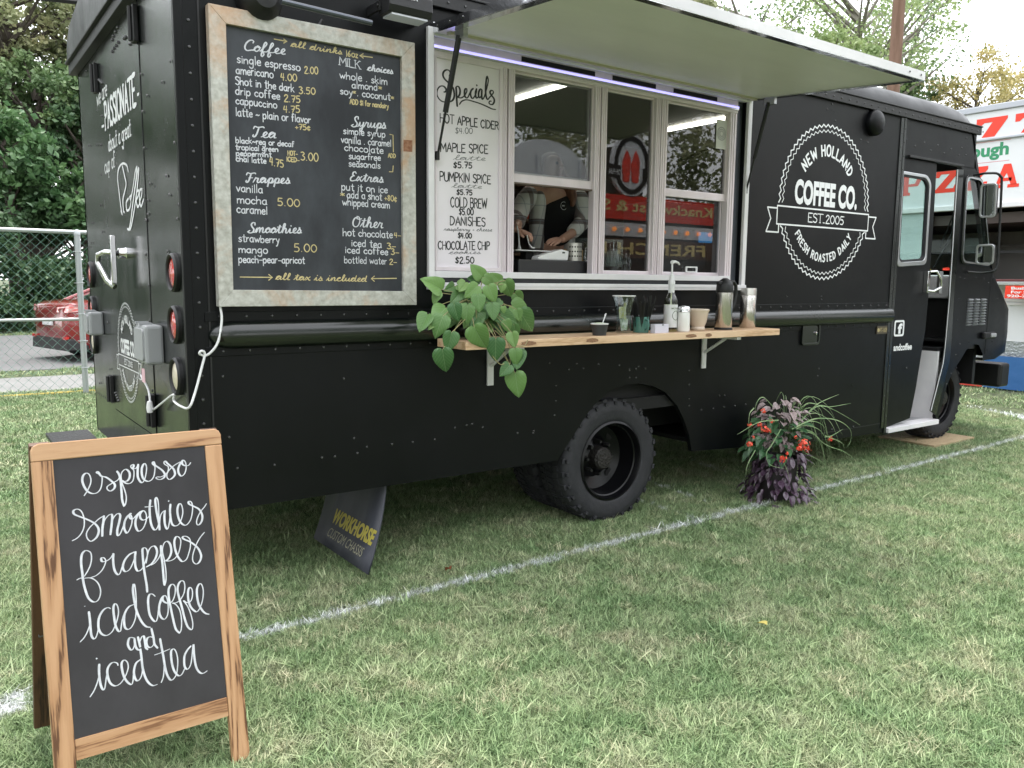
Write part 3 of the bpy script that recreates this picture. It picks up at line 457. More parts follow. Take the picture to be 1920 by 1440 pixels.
def scatter(name, pts, meshes, seed):
    """one object: points joined to a few clump meshes by geometry nodes"""
    me = bpy.data.meshes.new(name); me.from_pydata([p[:3] for p in pts], [], []); sc = me.attributes.new('size', 'FLOAT', 'POINT'); sc.data.foreach_set('value', [p[3] for p in pts])
    o = bpy.data.objects.new(name, me); COL.objects.link(o)
    ng = bpy.data.node_groups.new(name, 'GeometryNodeTree'); ng.interface.new_socket('Geometry', in_out='INPUT', socket_type='NodeSocketGeometry'); ng.interface.new_socket('Geometry', in_out='OUTPUT', socket_type='NodeSocketGeometry')
    gi = ng.nodes.new('NodeGroupInput'); go = ng.nodes.new('NodeGroupOutput'); L = ng.links.new
    join = ng.nodes.new('GeometryNodeJoinGeometry')
    idx = ng.nodes.new('FunctionNodeRandomValue'); idx.data_type = 'INT'; idx.inputs['Min'].default_value = 0 if False else 0
    idx.inputs[4].default_value = 0; idx.inputs[5].default_value = len(meshes) - 1; idx.inputs['Seed'].default_value = seed
    na = ng.nodes.new('GeometryNodeInputNamedAttribute'); na.data_type = 'FLOAT'; na.inputs[0].default_value = 'size'
    rot = ng.nodes.new('FunctionNodeRandomValue'); rot.data_type = 'FLOAT_VECTOR'; rot.inputs[0].default_value = (-.12, -.12, 0); rot.inputs[1].default_value = (.12, .12, 6.283)
    iop = ng.nodes.new('GeometryNodeInstanceOnPoints')
    hold = []
    for k, m in enumerate(meshes):
        h = bpy.data.objects.new('grass_tuft', m); hold.append(h)
    g2i = ng.nodes.new('GeometryNodeGeometryToInstance')
    for h in hold:
        oi = ng.nodes.new('GeometryNodeObjectInfo'); oi.inputs[0].default_value = h; L(oi.outputs['Geometry'], g2i.inputs[0])
    L(gi.outputs[0], iop.inputs['Points']); L(g2i.outputs[0], iop.inputs['Instance']); iop.inputs['Pick Instance'].default_value = True
    L(idx.outputs[2], iop.inputs['Instance Index']); L(rot.outputs[0], iop.inputs['Rotation']); L(na.outputs[0], iop.inputs['Scale'])
    L(iop.outputs[0], go.inputs[0]); md = o.modifiers.new('scatter', 'NODES'); md.node_group = ng
    return o
near = [clump('grass_tuft', 40, .06, .030, .0030, s, .85) for s in range(6)] + [clump('grass_tuft', 34, .055, .038, .0040, 20 + s, 1.1) for s in range(2)]
far = [clump('grass_tuft', 60, .22, .05, .011, 40 + s, .8) for s in range(4)]
rn = random.Random(3); pts = []
def in_view(x, y, m=.12):
    v = Vector((x, y, 0)) - Vector(C_LOC); f = v.dot(Vector(C_F)); r = v.dot(Vector(C_R))
    return f > .2 and abs(r) / f < .64 + m
for i in range(92000):
    x = rn.uniform(-2.2, 9.5); y = rn.uniform(-3.4, 2.6)
    if not in_view(x, y): continue
    dd = math.hypot(x - C_LOC[0], y - C_LOC[1])
    if dd > 5 and rn.random() < (dd - 5) * .09: continue
    pts.append((x, y, 0, rn.uniform(.75, 1.25) if rn.random() > .02 else rn.uniform(1.4, 1.8)))
tag(scatter('grass', pts, near, 1), 'short mown green lawn with straw coloured blades and sprayed white line', 'grass', kind='stuff')
pts = []
for i in range(30000):
    x = rn.uniform(-14, 32); y = rn.uniform(-3.0, 30)
    if 8.6 < y < 10.65 or 11.5 < y < 21.1 or not in_view(x, y) : continue
    if y < 2.6 and x < 9: continue
    if y > 22 and rn.random() < .5: continue
    pts.append((x, y, 0, rn.uniform(.7, 1.2)))
for i in range(7000):
    x = rn.uniform(-4, 3); y = rn.uniform(2.4, 8.6)
    if in_view(x, y): pts.append((x, y, 0, rn.uniform(.5, .9)))
tag(scatter('far_grass', pts, far, 2), 'grass verge beyond the truck, either side of the fence and pavement', 'grass', kind='stuff')

# ================================================================== THE TRUCK
TK = thing('food_truck', 'matt black step van converted to a coffee truck, serving hatch propped open', 'food truck')
H0, H1 = 2.95, 2.92
# serving side, one sheet with window and wheel arch cut out
side = [(0, .462), (2.10, .455), *[(2.224,0.600),(2.359,0.756),(2.526,0.855),(2.654,0.879),(2.770,0.878),(2.893,0.852),(3.007,0.804),(3.121,0.709),(3.194,0.606),(3.251,0.495),(3.284,0.375)], (3.9, .335), (5.1, .275), (5.70, .262), (5.70, H1), (0, H1)]
win = [(1.235, 1.515), (3.70, 1.515), (3.70, 2.79), (1.235, 2.79)]
build('side_panel', MB().slab([side, win], 0, .03, FY(0)), black, TK)
build('far_side_panel', MB().slab([[(0, .46), (2.1, .46), (2.3, .85), (3.0, .85), (3.25, .46), (6.6, .3), (6.9, .3), (7.1, .9), (7.4, 1.6), (6.95, H1), (0, H1)], [(5.9, 1.75), (6.5, 1.75), (6.5, 2.5), (5.9, 2.5)]], 0, .03, FY(2.54)), black, TK)
# header over the cab door
build('door_header', MB().box((5.702, .0, 2.585), (6.95, .03, 2.92)), black, TK)
build('header_drip_rail', MB().box((5.80, -.022, 2.578), (6.72, .0, 2.598)), blackm, TK, .003)
# cab side forward of the door
fp = [(6.748,2.561),(6.751,1.433),(6.770,0.959),(6.758,0.811),(6.683,0.591),(6.587,0.319),(6.624,0.265),(6.690,0.415),(6.758,0.596),(6.860,0.735),(6.976,0.825),(7.077,0.917),(7.238,0.965),(7.392,0.947),(7.498,0.905),(7.527,0.867),(7.525,1.191),(7.488,1.646),(7.294,2.005),(7.076,2.531),(6.981,2.847)]
qw = rpoly([(6.807,2.504),(7.093,2.494),(7.393,1.716),(6.841,1.740)], .07)
build('cab_side_panel', MB().slab([[(6.66, 2.59)] + fp[0:20] + [(6.96, 2.59)], qw], 0, .03, FY(0)), black, TK)
fq = build('quarter_window', MB().slab([rpoly([(6.784,2.521),(7.111,2.510),(7.423,1.701),(6.814,1.720)], .08), inset(qw, .012)], -.014, .012, FY(0)), blackg, TK, .003)
build('window_trim', MB().slab([inset(qw, -.006), inset(qw, .008)], -.018, -.013, FY(0)), alu, fq)
build('pane', MB().slab([inset(qw, .01)], .01, .014, FY(0)), cabglass, fq)
# door jamb strip: black rubber and bright edge
ji = [(6.629,2.550),(6.657,1.403),(6.646,0.964),(6.631,0.807),(6.477,0.383)]; jo = [(6.748,2.561),(6.751,1.433),(6.770,0.959),(6.758,0.811),(6.585,0.329)]
build('door_jamb', MB().slab([ji + jo[::-1]], -.006, .004, FY(0)), blackg, TK, .001)
build('jamb_edge_trim', MB().tube([(a, -.008, b) for a, b in ji], .0065, 6), alu, TK)
# nose
rows = [(.80, 7.62), (.86, 7.81), (1.05, 7.83), (1.29, 7.81), (1.45, 7.64), (1.60, 7.46), (1.67, 7.40)]
nb = MB(); cols = []
for z, xs in rows:
    R = .38; path = [(7.22 if z > .9 else 7.42, 0), ((7.22 + xs) / 2, 0)] + [(xs + R * math.sin(t), R * (1 - math.cos(t))) for t in [PI / 2 * k / 8 for k in range(9)]]
    path += [(xs + R + .03, 1.285)] + [(x, 2.57 - y) for x, y in path[::-1]]; cols.append([(x, y + .001, z) for x, y in path])
n = len(cols[0]); nb.add([p for c in cols for p in c], [(i * n + j, i * n + j + 1, (i + 1) * n + j + 1, (i + 1) * n + j) for i in range(len(rows) - 1) for j in range(n - 1)], True)
nb.add([p for p in cols[-1]] + [(7.2, 0, 1.67), (7.2, 2.57, 1.67)], [tuple(range(n)) + (n + 1, n)])
build('nose', nb, black, TK)
B('grille', (8.205, .65, .95), (8.235, 1.9, 1.25), blackm, TK)
B('front_bumper', (8.12, .12, .47), (8.33, 2.45, .72), blackm, TK, .03)
B('bumper_bracket', (7.6, .5, .5), (8.13, 2.0, .68), dark, TK, .01)
build('nose_seam', MB().box((7.452, -.002, .86), (7.458, .002, 1.66)), dark, TK)
# windshield frame and glass (raked)
wz = [(6.99, 2.60), (7.42, 1.69)]
def rake(y0, y1, s0, s1, t):
    def P(s, y, o): return (wz[0][0] + (wz[1][0] - wz[0][0]) * s + o, y, wz[0][1] + (wz[1][1] - wz[0][1]) * s)
    return MB().add([P(s0, y0, 0), P(s0, y1, 0), P(s1, y1, 0), P(s1, y0, 0), P(s0, y0, t), P(s0, y1, t), P(s1, y1, t), P(s1, y0, t)], [(0, 3, 2, 1), (4, 5, 6, 7), (0, 1, 5, 4), (1, 2, 6, 5), (2, 3, 7, 6), (3, 0, 4, 7)])
for a in ((0, .07, -.35, 1), (2.50, 2.57, -.35, 1), (1.25, 1.32, 0, 1), (.07, 2.5, -.35, 0)): build('windshield_frame', rake(*a, .04), blackm, TK)
for a in ((.07, 1.25), (1.32, 2.50)): build('windshield_pane', rake(a[0], a[1], 0, 1, .006), cabglass, TK)
for yy in (.55, 1.6):
    build('wiper', MB().tube([(7.44, yy, 1.70), (7.30, yy - .22, 2.02), (7.18, yy - .28, 2.24)], .009, 6).tube([(7.33, yy - .1, 1.9), (7.13, yy - .36, 2.36)], .006, 5), blackm, TK)
# roof cap with rounded shoulders and a falling front
rb = MB(); secs = []
prof = [(-.012, 0), (-.012, .02), (.0, .07), (.03, .12), (.09, .165), (.2, .2), (.45, .24), (.85, .27), (1.285, .28)]
for x, k, dz in ((-.06, .93, 0), (-.045, 1, 0), (1, 1, 0), (3, 1, 0), (5.6, 1, 0), (6.4, 1, 0), (6.66, .97, 0), (6.82, .88, 0), (6.92, .72, 0), (6.97, .5, 0), (6.99, .25, 0), (6.992, 0, 0)):
    L = [(x, y + (1 - k) * .15 * (y < 1), H0 - .02 + z * k * 1.08 + dz) for y, z in prof]; L += [(x, 2.57 - p[1], p[2]) for p in L[:-1][::-1]]; secs.append(L)
n = len(secs[0]); rb.add([p for s in secs for p in s], [(i * n + j, i * n + j + 1, (i + 1) * n + j + 1, (i + 1) * n + j) for i in range(len(secs) - 1) for j in range(n - 1)], True)
rb.add(secs[0], [tuple(range(n))])
build('roof', rb, black, TK, sharp=50)
gt = MB().box((-.05, -.026, 2.885), (6.985, .0, 2.95)).box((-.05, -.034, 2.95), (6.99, .01, 2.962)); build('roof_rail', gt, blackm, TK, .003)
gt = MB().box((-.05, -.03, 2.862), (-.0, 2.6, 2.925)).box((-.07, -.03, 2.925), (0.0, 2.6, 2.94)); build('rear_roof_rail', gt, blackm, TK, .003)
# rear face: fixed side sheets and the centre door
for y0, y1 in ((.0, .683), (1.822, 2.57)): build('rear_panel', MB().box((-.0, y0, .46), (.03, y1, 2.87)), blackg, TK, .001)
B('rear_panel', (0, .683, .46), (.03, 1.822, .70), blackg, TK, .001)
build('corner_post', MB().box((-.006, -.004, .46), (.03, .03, 2.88)), black, TK, .004)
B('rear_wall_core', (.032, .03, .5), (.05, 2.54, 2.87), dark, TK, 0)
rd = B('rear_door', (-.004, .689, .708), (.026, 1.816, 2.868), blackg, TK, .0015)
for y, z, s in ((.70, 2.74, 1), (1.83, 2.70, -1), (.705, .845, 1), (1.835, .83, -1)):
    hg = B('hinge', (-.028, y - .035, z - .085), (-.004, y + .035, z + .085), blackm, rd, .004)
    build('hinge_pin', MB().tube([(-.034, y, z - .08), (-.034, y, z + .08)], .011, 8), blackm, hg)
    a = MB()
    for k in range(4): a.dome((-.005, y + s * (.07 + .03 * k), z - .02 - .012 * k), .009, .01, 'x', -1)
    build('hinge_bolt', a, rivm, hg)
# chrome handle
hb = (1.224,1.652); hd = build('door_handle', MB().lathe([(.0, -.05), (.028, -.045), (.032, -.01), (.036, 0)], (-.0, 1.24, 1.655), 'x', 16).box((-.088, 1.195, 1.49), (-.06, 1.24, 1.75)).tube([(-.05, 1.24, 1.655), (-.1, 1.27, 1.66), (-.13, 1.33, 1.645), (-.13, 1.34, 1.60), (-.10, 1.26, 1.50), (-.07, 1.225, 1.47)], .016, 10), chrome, rd, .004)
# lamps
for (y, z), kind in (((.158, 1.546), 0), ((.168, 1.311), 0), ((.178, 1.075), 1), ((2.42, 1.54), 0), ((2.43, 1.31), 0), ((2.44, 1.09), 1)):
    bz = build('tail_light' if not kind else 'reversing_light', MB().lathe([(.088, 0), (.088, -.016), (.08, -.026), (.072, -.02), (.07, -.006)], (0, y, z), 'x', 28), blackm, TK)
    build('lens', MB().dome((-.006, y, z), .071, .018, 'x', -1, 24, 5), cream if kind else redl, bz)
for (y, z, w, h) in ((.555, 1.20, .225, .19), (2.17, 1.225, .18, .15)):
    bx = B('outlet_cover', (-.085, y - w / 2, z - h / 2), (0, y + w / 2, z + h / 2), greyp, TK, .014)
    build('cover_lid', MB().slab([rrect(y - w / 2 + .02, z - h / 2 + .018, y + w / 2 - .012, z + h / 2 - .018, .02)], -.094, -.084, FX(0)), greyp, bx, .004)
    build('cover_hinge', MB().box((-.09, y + w / 2 - .05, z + h / 2), (-.03, y + w / 2 - .02, z + h / 2 + .012)), greyp, bx); build('cover_hinge', MB().box((-.09, y - .02, z + h / 2), (-.03, y + .02, z + h / 2 + .008)), greyp, bx)
# rear bumper step
q0 = (-0.352,2.500,0.440); q1 = (-0.023,2.424,0.440)
diam = mat('diamond plate', (.035, .035, .037), .4, .9, bump=(45, .6, S1))
st = B('rear_step', (-.30, 1.8, .40), (-.03, 2.8, .425), diam, TK, .004)
B('rear_step', (-.30, .3, .40), (-.03, 1.75, .44), diam, TK, .004)
B('tow_bracket', (-.1, .9, .46), (.0, 1.2, .62), galv, TK, .01)
# lettering on the rear door
def rib_rear(name, fn): mb = MB(); fn(mb); letter_obj(name, mb, vinyl, TK)
RX = lambda x0: (lambda u, v, d: (x0 - d, -u, v))
def rear_text(text, sty, a, b, h, w=None):
    mb = MB(); write(mb, text, sty, -a[0], a[1], -b[0], b[1], h, RX(-.006), w); letter_obj('lettering', mb, vinyl, TK)
rear_text('we are', 'T', (1.876,2.547), (1.536,2.557), .055, .011)
rear_text('PASSIONATE', 'T', (1.639,2.379), (0.793,2.381), .086, .027)
for a, b in (((1.753,2.411), (1.683,2.407)), ((0.747,2.420), (0.710,2.418))): mb = MB(); ribbon(mb, [Vector((-a[0], a[1])), Vector((-b[0], b[1]))], .014, RX(-.006), taper=1); letter_obj('lettering', mb, vinyl, TK)
rear_text('about a great', 'T', (1.575,2.247), (0.942,2.251), .05, .012)
rear_text('cup of', 'T', (1.729,2.136), (1.407,2.145), .05, .011)
mb = MB()
cof = [[(1.052,2.080),(1.085,2.116),(1.195,2.137),(1.304,2.122),(1.349,2.072),(1.324,1.991),(1.298,1.913),(1.265,1.867),(1.304,1.890)], [(1.199,2.123),(1.154,2.067),(1.123,2.022),(1.175,1.984),(1.230,1.946),(1.229,1.888),(1.203,1.878)], [(1.085,1.943),(1.147,1.925),(1.142,1.885),(1.071,1.886),(1.021,1.922),(1.056,1.947),(1.000,1.953)],
       [(1.017,1.938),(0.950,1.993),(0.880,2.062),(0.837,2.082),(0.861,2.034),(0.967,1.918),(1.061,1.813),(1.111,1.781),(1.153,1.786)], [(0.950,1.933),(0.882,2.001),(0.815,2.066),(0.789,2.069),(0.846,1.984),(0.952,1.870),(1.053,1.790),(1.098,1.778)], [(0.902,1.913),(0.831,1.940),(0.813,1.963),(0.865,1.959),(0.888,1.918),(0.857,1.883),(0.802,1.898)], [(0.814,1.902),(0.756,1.934),(0.738,1.962),(0.788,1.961),(0.809,1.923),(0.781,1.881),(0.712,1.910)]]
for s in cof: ribbon(mb, smooth([(-a, b) for a, b in s], 4, 120), .016, RX(-.006), calli=.6)
letter_obj('lettering', mb, vinyl, TK)
def badge(mb, cx, cz, R, fr, full=True, k=1.0):
    """round zigzag badge with a ribbon banner"""
    bz0, bz1 = cz - R * .31, cz - R * .09
    for rr, w in ((R * .965, .0115 * R / .58), (R * .90, .0075 * R / .58)):
        N = 64; pts = []
        for i in range(2 * N + 1):
            a = 2 * PI * i / (2 * N); r = rr * (1 + (.018 if i % 2 else -.018)); pts.append(Vector((cx + r * math.cos(a) * k, cz + r * math.sin(a))))
        run = []
        for p in pts:
            if bz0 - .01 < p.y < bz1 + .01:
                if len(run) > 1: ribbon(mb, run, w, fr, taper=1)
                run = []
            else: run.append(p)
        if len(run) > 1: ribbon(mb, run, w, fr, taper=1)
    w = .009 * R / .58; a = R * k
    def seg(*q): 
        for i in range(len(q) - 1): ribbon(mb, [Vector(q[i]), Vector(q[i + 1])], w, fr, taper=1.2)
    seg((cx - a, bz0), (cx + a, bz0), (cx + a, bz1), (cx - a, bz1), (cx - a, bz0))
    for s in (-1, 1): seg((cx + s * a, bz1 - .03 * R), (cx + s * a * 1.19, bz1 - .03 * R), (cx + s * a * 1.12, (bz0 + bz1) / 2 - .05 * R), (cx + s * a * 1.2, bz0 - .1 * R), (cx + s * a * .96, bz0 - .1 * R), (cx + s * a * .96, bz0))
    arc_text(mb, 'NEW HOLLAND', cx, cz, R * .66, 142, 38, R * .13, fr, .0155 * R / .58) if k == 1 else arc_text(mb, 'NEW HOLLAND', cx, cz, R * .66, 142, 38, R * .14, fr, .016 * R / .58)
    arc_text(mb, 'FRESH ROASTED DAILY', cx, cz, R * .70, 214, 326, R * .095, fr, .012 * R / .58, True)
    font_box(mb, 'COFFEE CO.', cx - R * .67, cz - R * .05, cx + R * .70, cz + R * .26, fr, .045, .0006)
    write(mb, 'EST.2005', 'T', cx - R * .36, bz0 + R * .055, cx + R * .42, bz0 + R * .055, R * .065, fr, .009 * R / .58)
mb = MB(); badge(mb, 4.682, 2.134, .588, OUT(-.001)); letter_obj('badge_logo', mb, vinyl, TK)
mb = MB(); badge(mb, -1.315, 1.095, .292, RX(-.006), k=.98); letter_obj('badge_logo', mb, vinyl, TK)
# rub rail with half round bumper and flanges
def halfround(x0, x1, z, h, d, y0=-.001):
    mb = MB(); n = 10; sec = [(-d * math.sin(PI * k / n) ** .8, -h / 2 * math.cos(PI * k / n)) for k in range(n + 1)]
    xs = [x0, x0 + .006, x0 + .025, x0 + .06, x0 + .11, x1]; sc = [.02, .35, .68, .9, 1, 1]; vs = []
    for x, s in zip(xs, sc):
        for a, b in sec: vs.append((x, y0 + a * s, z + b * s))
    m = n + 1; mb.add(vs, [(i * m + j, i * m + j + 1, (i + 1) * m + j + 1, (i + 1) * m + j) for i in range(len(xs) - 1) for j in range(n)], True); mb.add([vs[(len(xs) - 1) * m + j] for j in range(m)], [tuple(range(m))]); return mb
build('rub_rail', halfround(.088, 5.665, 1.268, .125, .055), blackg, TK)
for z in (1.352, 1.196): build('rail_flange', MB().box((.075, -.006, z - .022), (5.68, 0, z + .022)), black, TK, .002)
build('pillar_channel', MB().box((5.70, -.012, .25), (5.735, .04, 2.89)).box((5.655, -.008, .30), (5.70, 0, 2.885)), blackg, TK, .003)
build('panel_seam', MB().box((.092, -.004, .47), (.1, 0, 2.88)), blackm, TK)
build('panel_seam', MB().box((3.95, -.003, .34), (5.65, 0, .346)), blackm, TK)
build('underframe', MB().box((.3, .35, .50), (5.5, .75, .72)).box((.3, 1.8, .50), (5.5, 2.2, .72)).box((2.45, .3, .33), (2.65, 2.3, .5)).box((3.3, .7, .42), (5.4, 1.9, .7)), dark, TK)
for a_, b_ in (((.9, 1.0, .34), (1.9, 2.3, .66)), ((3.4, .9, .36), (4.6, 2.3, .7))): build('underbody_shade_box', MB().box(a_, b_), dark, TK)  # added boxes that block light under the truck
for a_, b_ in (((.15, .12, .49), (2.0, 2.45, .52)), ((3.4, .12, .40), (5.6, 2.45, .43))): build('underbody_shade_plate', MB().box(a_, b_), dark, TK)  # added dark plates to deepen the shade below the floor
build('far_shade_skirt', MB().box((.1, 2.50, .22), (5.6, 2.53, .5)), dark, TK)  # added low strip, keeps out sky light from the far side
build('floor', MB().box((.05, .03, .70), (5.7, 2.54, .78)), dark, TK)
build('wheel_well', MB().box((2.05, .62, .72), (3.35, .64, 1.0)).box((2.05, .03, .98), (3.35, .64, 1.0)), dark, TK)
# rivets
rv = MB()
def riv(x, z, r=.0085, y=0): rv.dome((x, y, z), r, r * .75, 'y', -1, 8, 2)
for k in range(22): riv(.055, .55 + k * .108)
for k in range(47):
    x = .14 + k * .119
    riv(x, 1.352, .0075, -.006); riv(x + .01, 1.196, .0075, -.006)
for k in range(70): riv(.0 + k * .1015, 2.915, .008, -.026)
for k in range(23): riv(5.676, .36 + k * .109, .006, -.008); riv(5.716, .4 + k * .109, .006, -.012)
for p in [(0.146,1.082),(0.165,0.801),(0.197,0.652),(0.372,0.645),(0.610,0.652),(0.677,0.650),(0.798,0.652),(0.782,0.730),(0.851,0.678),(0.993,0.677),(1.115,0.675),(1.249,0.675),(0.732,1.036),(1.914,0.641),(1.799,0.653),(1.917,0.654),(2.071,0.733),(2.079,0.819),(2.077,0.911),(2.175,1.001),(2.290,1.001),(2.676,0.922),(2.732,0.918),(2.673,0.976),(2.730,0.973),(3.228,0.935),(3.233,0.838),(3.238,0.743),(3.241,0.695),(3.367,0.655),(3.488,0.655),(3.605,0.656),(3.722,0.654),(3.840,0.655),(3.550,0.740),(3.605,0.738),(2.026,1.047),(2.235,1.033),(2.410,1.021),(2.585,1.005),(2.753,0.989),(2.815,0.972),(2.674,0.966),(1.452,0.733),(1.487,0.736),(1.376,0.726),(1.558,0.711),(4.695,1.404),(4.381,1.867),(4.692,1.428),(4.257,1.430),(4.711,0.868),(4.703,0.810),(4.609,2.291),(4.925,2.412),(5.012,2.485),(5.097,2.647),(5.195,2.637),(4.688,2.864),(4.632,2.818),(4.741,2.750),(4.848,2.668),(5.765,2.718),(5.905,2.680),(6.046,2.726),(6.160,2.671),(6.269,2.726),(6.387,2.671),(6.501,2.718),(6.689,2.746),(6.762,2.838),(6.776,2.694),(6.650,2.682),(6.020,0.801),(4.941,0.362),(5.245,0.354),(4.121,0.359),(4.517,0.341)]: riv(*p, .0075)
for p in [(7.585,0.980),(7.420,1.038),(7.116,0.997),(6.943,0.978),(6.878,0.880),(6.814,0.708),(6.749,0.611),(6.856,1.205),(6.845,1.402),(6.844,1.598),(7.406,1.553),(7.622,1.399),(7.151,1.602),(7.312,1.593),(7.495,1.605),(6.926,1.589)]: riv(*p, .006)
tag(build('rivets', rv, rivm, TK), kind='stuff')
rv = MB()
for p in [(2.204,2.820),(2.256,2.366),(1.964,2.333),(1.854,2.142),(2.454,1.726),(2.360,1.748),(2.295,1.877),(1.636,2.448),(0.656,2.499),(0.541,2.379),(0.658,2.324),(0.660,2.152),(0.239,2.386),(0.074,2.441),(0.068,2.101),(0.235,1.978),(0.569,1.973),(0.028,1.904),(0.201,1.891),(0.039,1.837),(0.077,1.778),(0.631,1.899),(0.645,1.833),(0.686,1.806),(0.275,1.644),(0.268,1.627),(1.946,1.966),(1.921,1.802),(1.735,2.470),(1.820,2.314),(0.734,1.639),(0.694,1.484),(0.720,1.303),(0.733,0.945),(0.698,1.810),(1.992,1.633),(1.962,1.479),(1.922,1.239),(1.914,0.946),(2.346,0.811),(2.471,1.086)]: rv.dome((-.004, *p), .0085, .006, 'x', -1, 7, 2)
for k in range(9): rv.dome((-.004, 2.5 - k * .075, .73), .006, .005, 'x', -1, 6, 2)
for a in [(1.145,2.831),(1.206,2.824),(1.269,2.817),(1.303,2.805),(1.150,2.757),(1.210,2.754),(1.271,2.753),(1.319,2.747),(0.997,2.742),(0.957,2.740)]: rv.dome((-.005, *a), .01, .01, 'x', -1, 7, 2)
tag(build('rivets', rv, rivm, TK), kind='stuff')
# round roof lamp cap, fuel door, small plate, louvres, social sign
mk = (5.276,2.789); build('marker_lamp', MB().lathe([(.098, 0), (.1, -.03), (.092, -.05), (.07, -.066), (.03, -.074), (0, -.076)], (mk[0] - .03, 0, mk[1]), 'y', 28), black, TK)
fd = build('fuel_door', MB().slab([rrect(4.462, 1.068, 4.668, 1.212, .02)], -.012, 0, FY(0)), blackg, TK, .003)
build('door_frame', MB().slab([rrect(4.452, 1.058, 4.678, 1.222, .026), rrect(4.468, 1.074, 4.662, 1.206, .018)], -.02, -.001, FY(0)), blackg, fd, .002)
build('lock', MB().lathe([(.012, 0), (.012, -.022), (0, -.024)], (4.625, 0, 1.148), 'y', 12), chrome, fd)
pl = [(5.409,1.202),(5.603,1.198),(5.611,1.131),(5.416,1.136)]; pt = B('number_plate', (5.49, -.010, 1.115), (5.645, -.001, 1.18), mat('bronze plate', (.12, .10, .07), .35, .6), TK, .001)
mb = MB(); font_box(mb, 'FT-1609', 5.535, 1.128, 5.638, 1.166, OUT(-.011), 0); letter_obj('lettering', mb, mat('gold ink', (.5, .4, .2), .4), TK)
build('plate_emblem', MB().dome((5.513, -.0105, 1.147), .017, .002, 'y', -1, 14, 2), mat('gold ink', (.5, .4, .2), .4), TK)
for c in range(3):
    for r_ in range(10):
        a = [(7.077,1.391),(7.048,1.158),(7.337,1.390)]; x = a[0][0] + (a[2][0] - a[0][0]) * c / 2; z = a[0][1] + (a[1][1] - a[0][1]) * r_ / 9
        build('louvre', MB().box((x - .052, -.0015, z - .009), (x + .052, .0, z + .009)).add([(x - .05, 0, z + .009), (x + .05, 0, z + .009), (x + .04, -.02, z - .002), (x - .04, -.02, z - .002), (x - .05, 0, z - .007), (x + .05, 0, z - .007)], [(0, 1, 2, 3), (3, 2, 5, 4)]), alu, TK)
# cab door, slid part way
dr = [(5.716,2.455),(6.279,2.593),(6.279,2.593),(6.303,2.057),(6.311,1.434),(6.282,1.121),(6.218,0.598),(6.145,0.339)]
DY = .012
dp = [(5.70, .285), (5.70, 2.575)] + [(6.304,2.587),(6.318,2.058),(6.325,1.437),(6.314,1.129),(6.223,0.597),(6.158,0.341)]
dw = rpoly([(5.680,2.453),(6.134,2.451),(6.205,2.394),(6.221,1.717),(5.762,1.690)], .06)
dw = [(max(a, 5.74), b) for a, b in dw]
cd = build('cab_door', MB().slab([dp, inset(dw, -.004)], 0, .04, FY(DY)), black, TK, .002)
cf = build('window_trim', MB().slab([inset(dw, -.014), inset(dw, .018)], -.012, .012, FY(DY)), alu, cd, .003)
build('window_gasket', MB().slab([inset(dw, .018), inset(dw, .034)], -.006, .02, FY(DY)), rubber, cd)
build('pane', MB().slab([inset(dw, .03)], .012, .017, FY(DY)), cabglass, cd)
hx, hz = (6.248,1.555); build('door_handle', MB().box((hx - .03, -.03, hz - .1), (hx + .01, .012, hz + .09)).tube([(hx, -.03, hz + .085), (hx + .03, -.07, hz + .09), (hx + .075, -.09, hz + .02), (hx + .085, -.09, hz - .05), (hx + .02, -.06, hz - .085), (hx - .02, -.03, hz - .08)], .011, 8), chrome, cd, .006)
mb = MB(); fr = OUT(.010); fbx = [(5.788,1.221),(5.934,1.218),(5.936,1.073),(5.793,1.080)]; x0, x1 = 5.792, 5.95; z0, z1 = 1.083, 1.222
mb.slab([rrect(x0, z0, x1, z1, .022), rrect(x0 + .019, z0 + .017, x1 - .019, z1 - .017, .012)], 0, -.0012, FY(.011)); letter_obj('social_sign', mb, vinyl, cd)
mb = MB(); font_box(mb, 'f', x0 + .055, z0 + .022, x1 - .03, z1 - .028, fr, .05); letter_obj('lettering', mb, vinyl, cd)
a = (5.800,0.967); b = (6.098,1.018); mb = MB(); font_box(mb, 'andcoffee', a[0], .958, b[0], 1.018, fr, .03); letter_obj('lettering', mb, vinyl, cd)
# sill, step well, cab interior
sl = [(5.788,0.316),(6.591,0.358)]; build('door_sill', MB().box((5.74, -.03, .252), (6.60, .10, .295)), aluw, TK, .004)
B('step_tread', (5.72, .10, .262), (6.60, .75, .285), alu, TK, .001)
B('step_riser', (6.60, .03, .26), (6.63, .85, .92), aluw, TK, 0)
B('step_back', (5.72, .75, .26), (6.60, .78, .78), aluw, TK, 0)
B('step_edge', (5.72, .70, .78), (6.66, .80, .81), aluw, TK, .003)
B('cab_floor', (5.7, .78, .74), (7.3, 2.54, .78), dark, TK, 0)
B('cab_floor', (6.60, .03, .92), (7.3, .85, .95), blackm, TK, 0)
B('cab_bulkhead', (5.66, .8, .78), (5.70, 2.54, 2.9), blackm, TK, 0)
B('dashboard', (6.95, .06, 1.40), (7.35, 2.45, 1.62), aluw, TK, .02)
B('dash_base', (7.0, .06, .95), (7.3, 2.45, 1.40), dark, TK, 0)
st_ = thing('driver_seat', 'dark driver seat inside the open cab', 'seat', (6.2, 1.5, .78)) if False else None
B('seat', (5.85, 1.35, 1.0), (6.35, 1.85, 1.15), blackm, TK, .03)
B('seat_back', (5.78, 1.35, 1.15), (5.90, 1.85, 1.85), blackm, TK, .03)
B('seat_pedestal', (5.95, 1.45, .78), (6.25, 1.75, 1.0), dark, TK, 0)
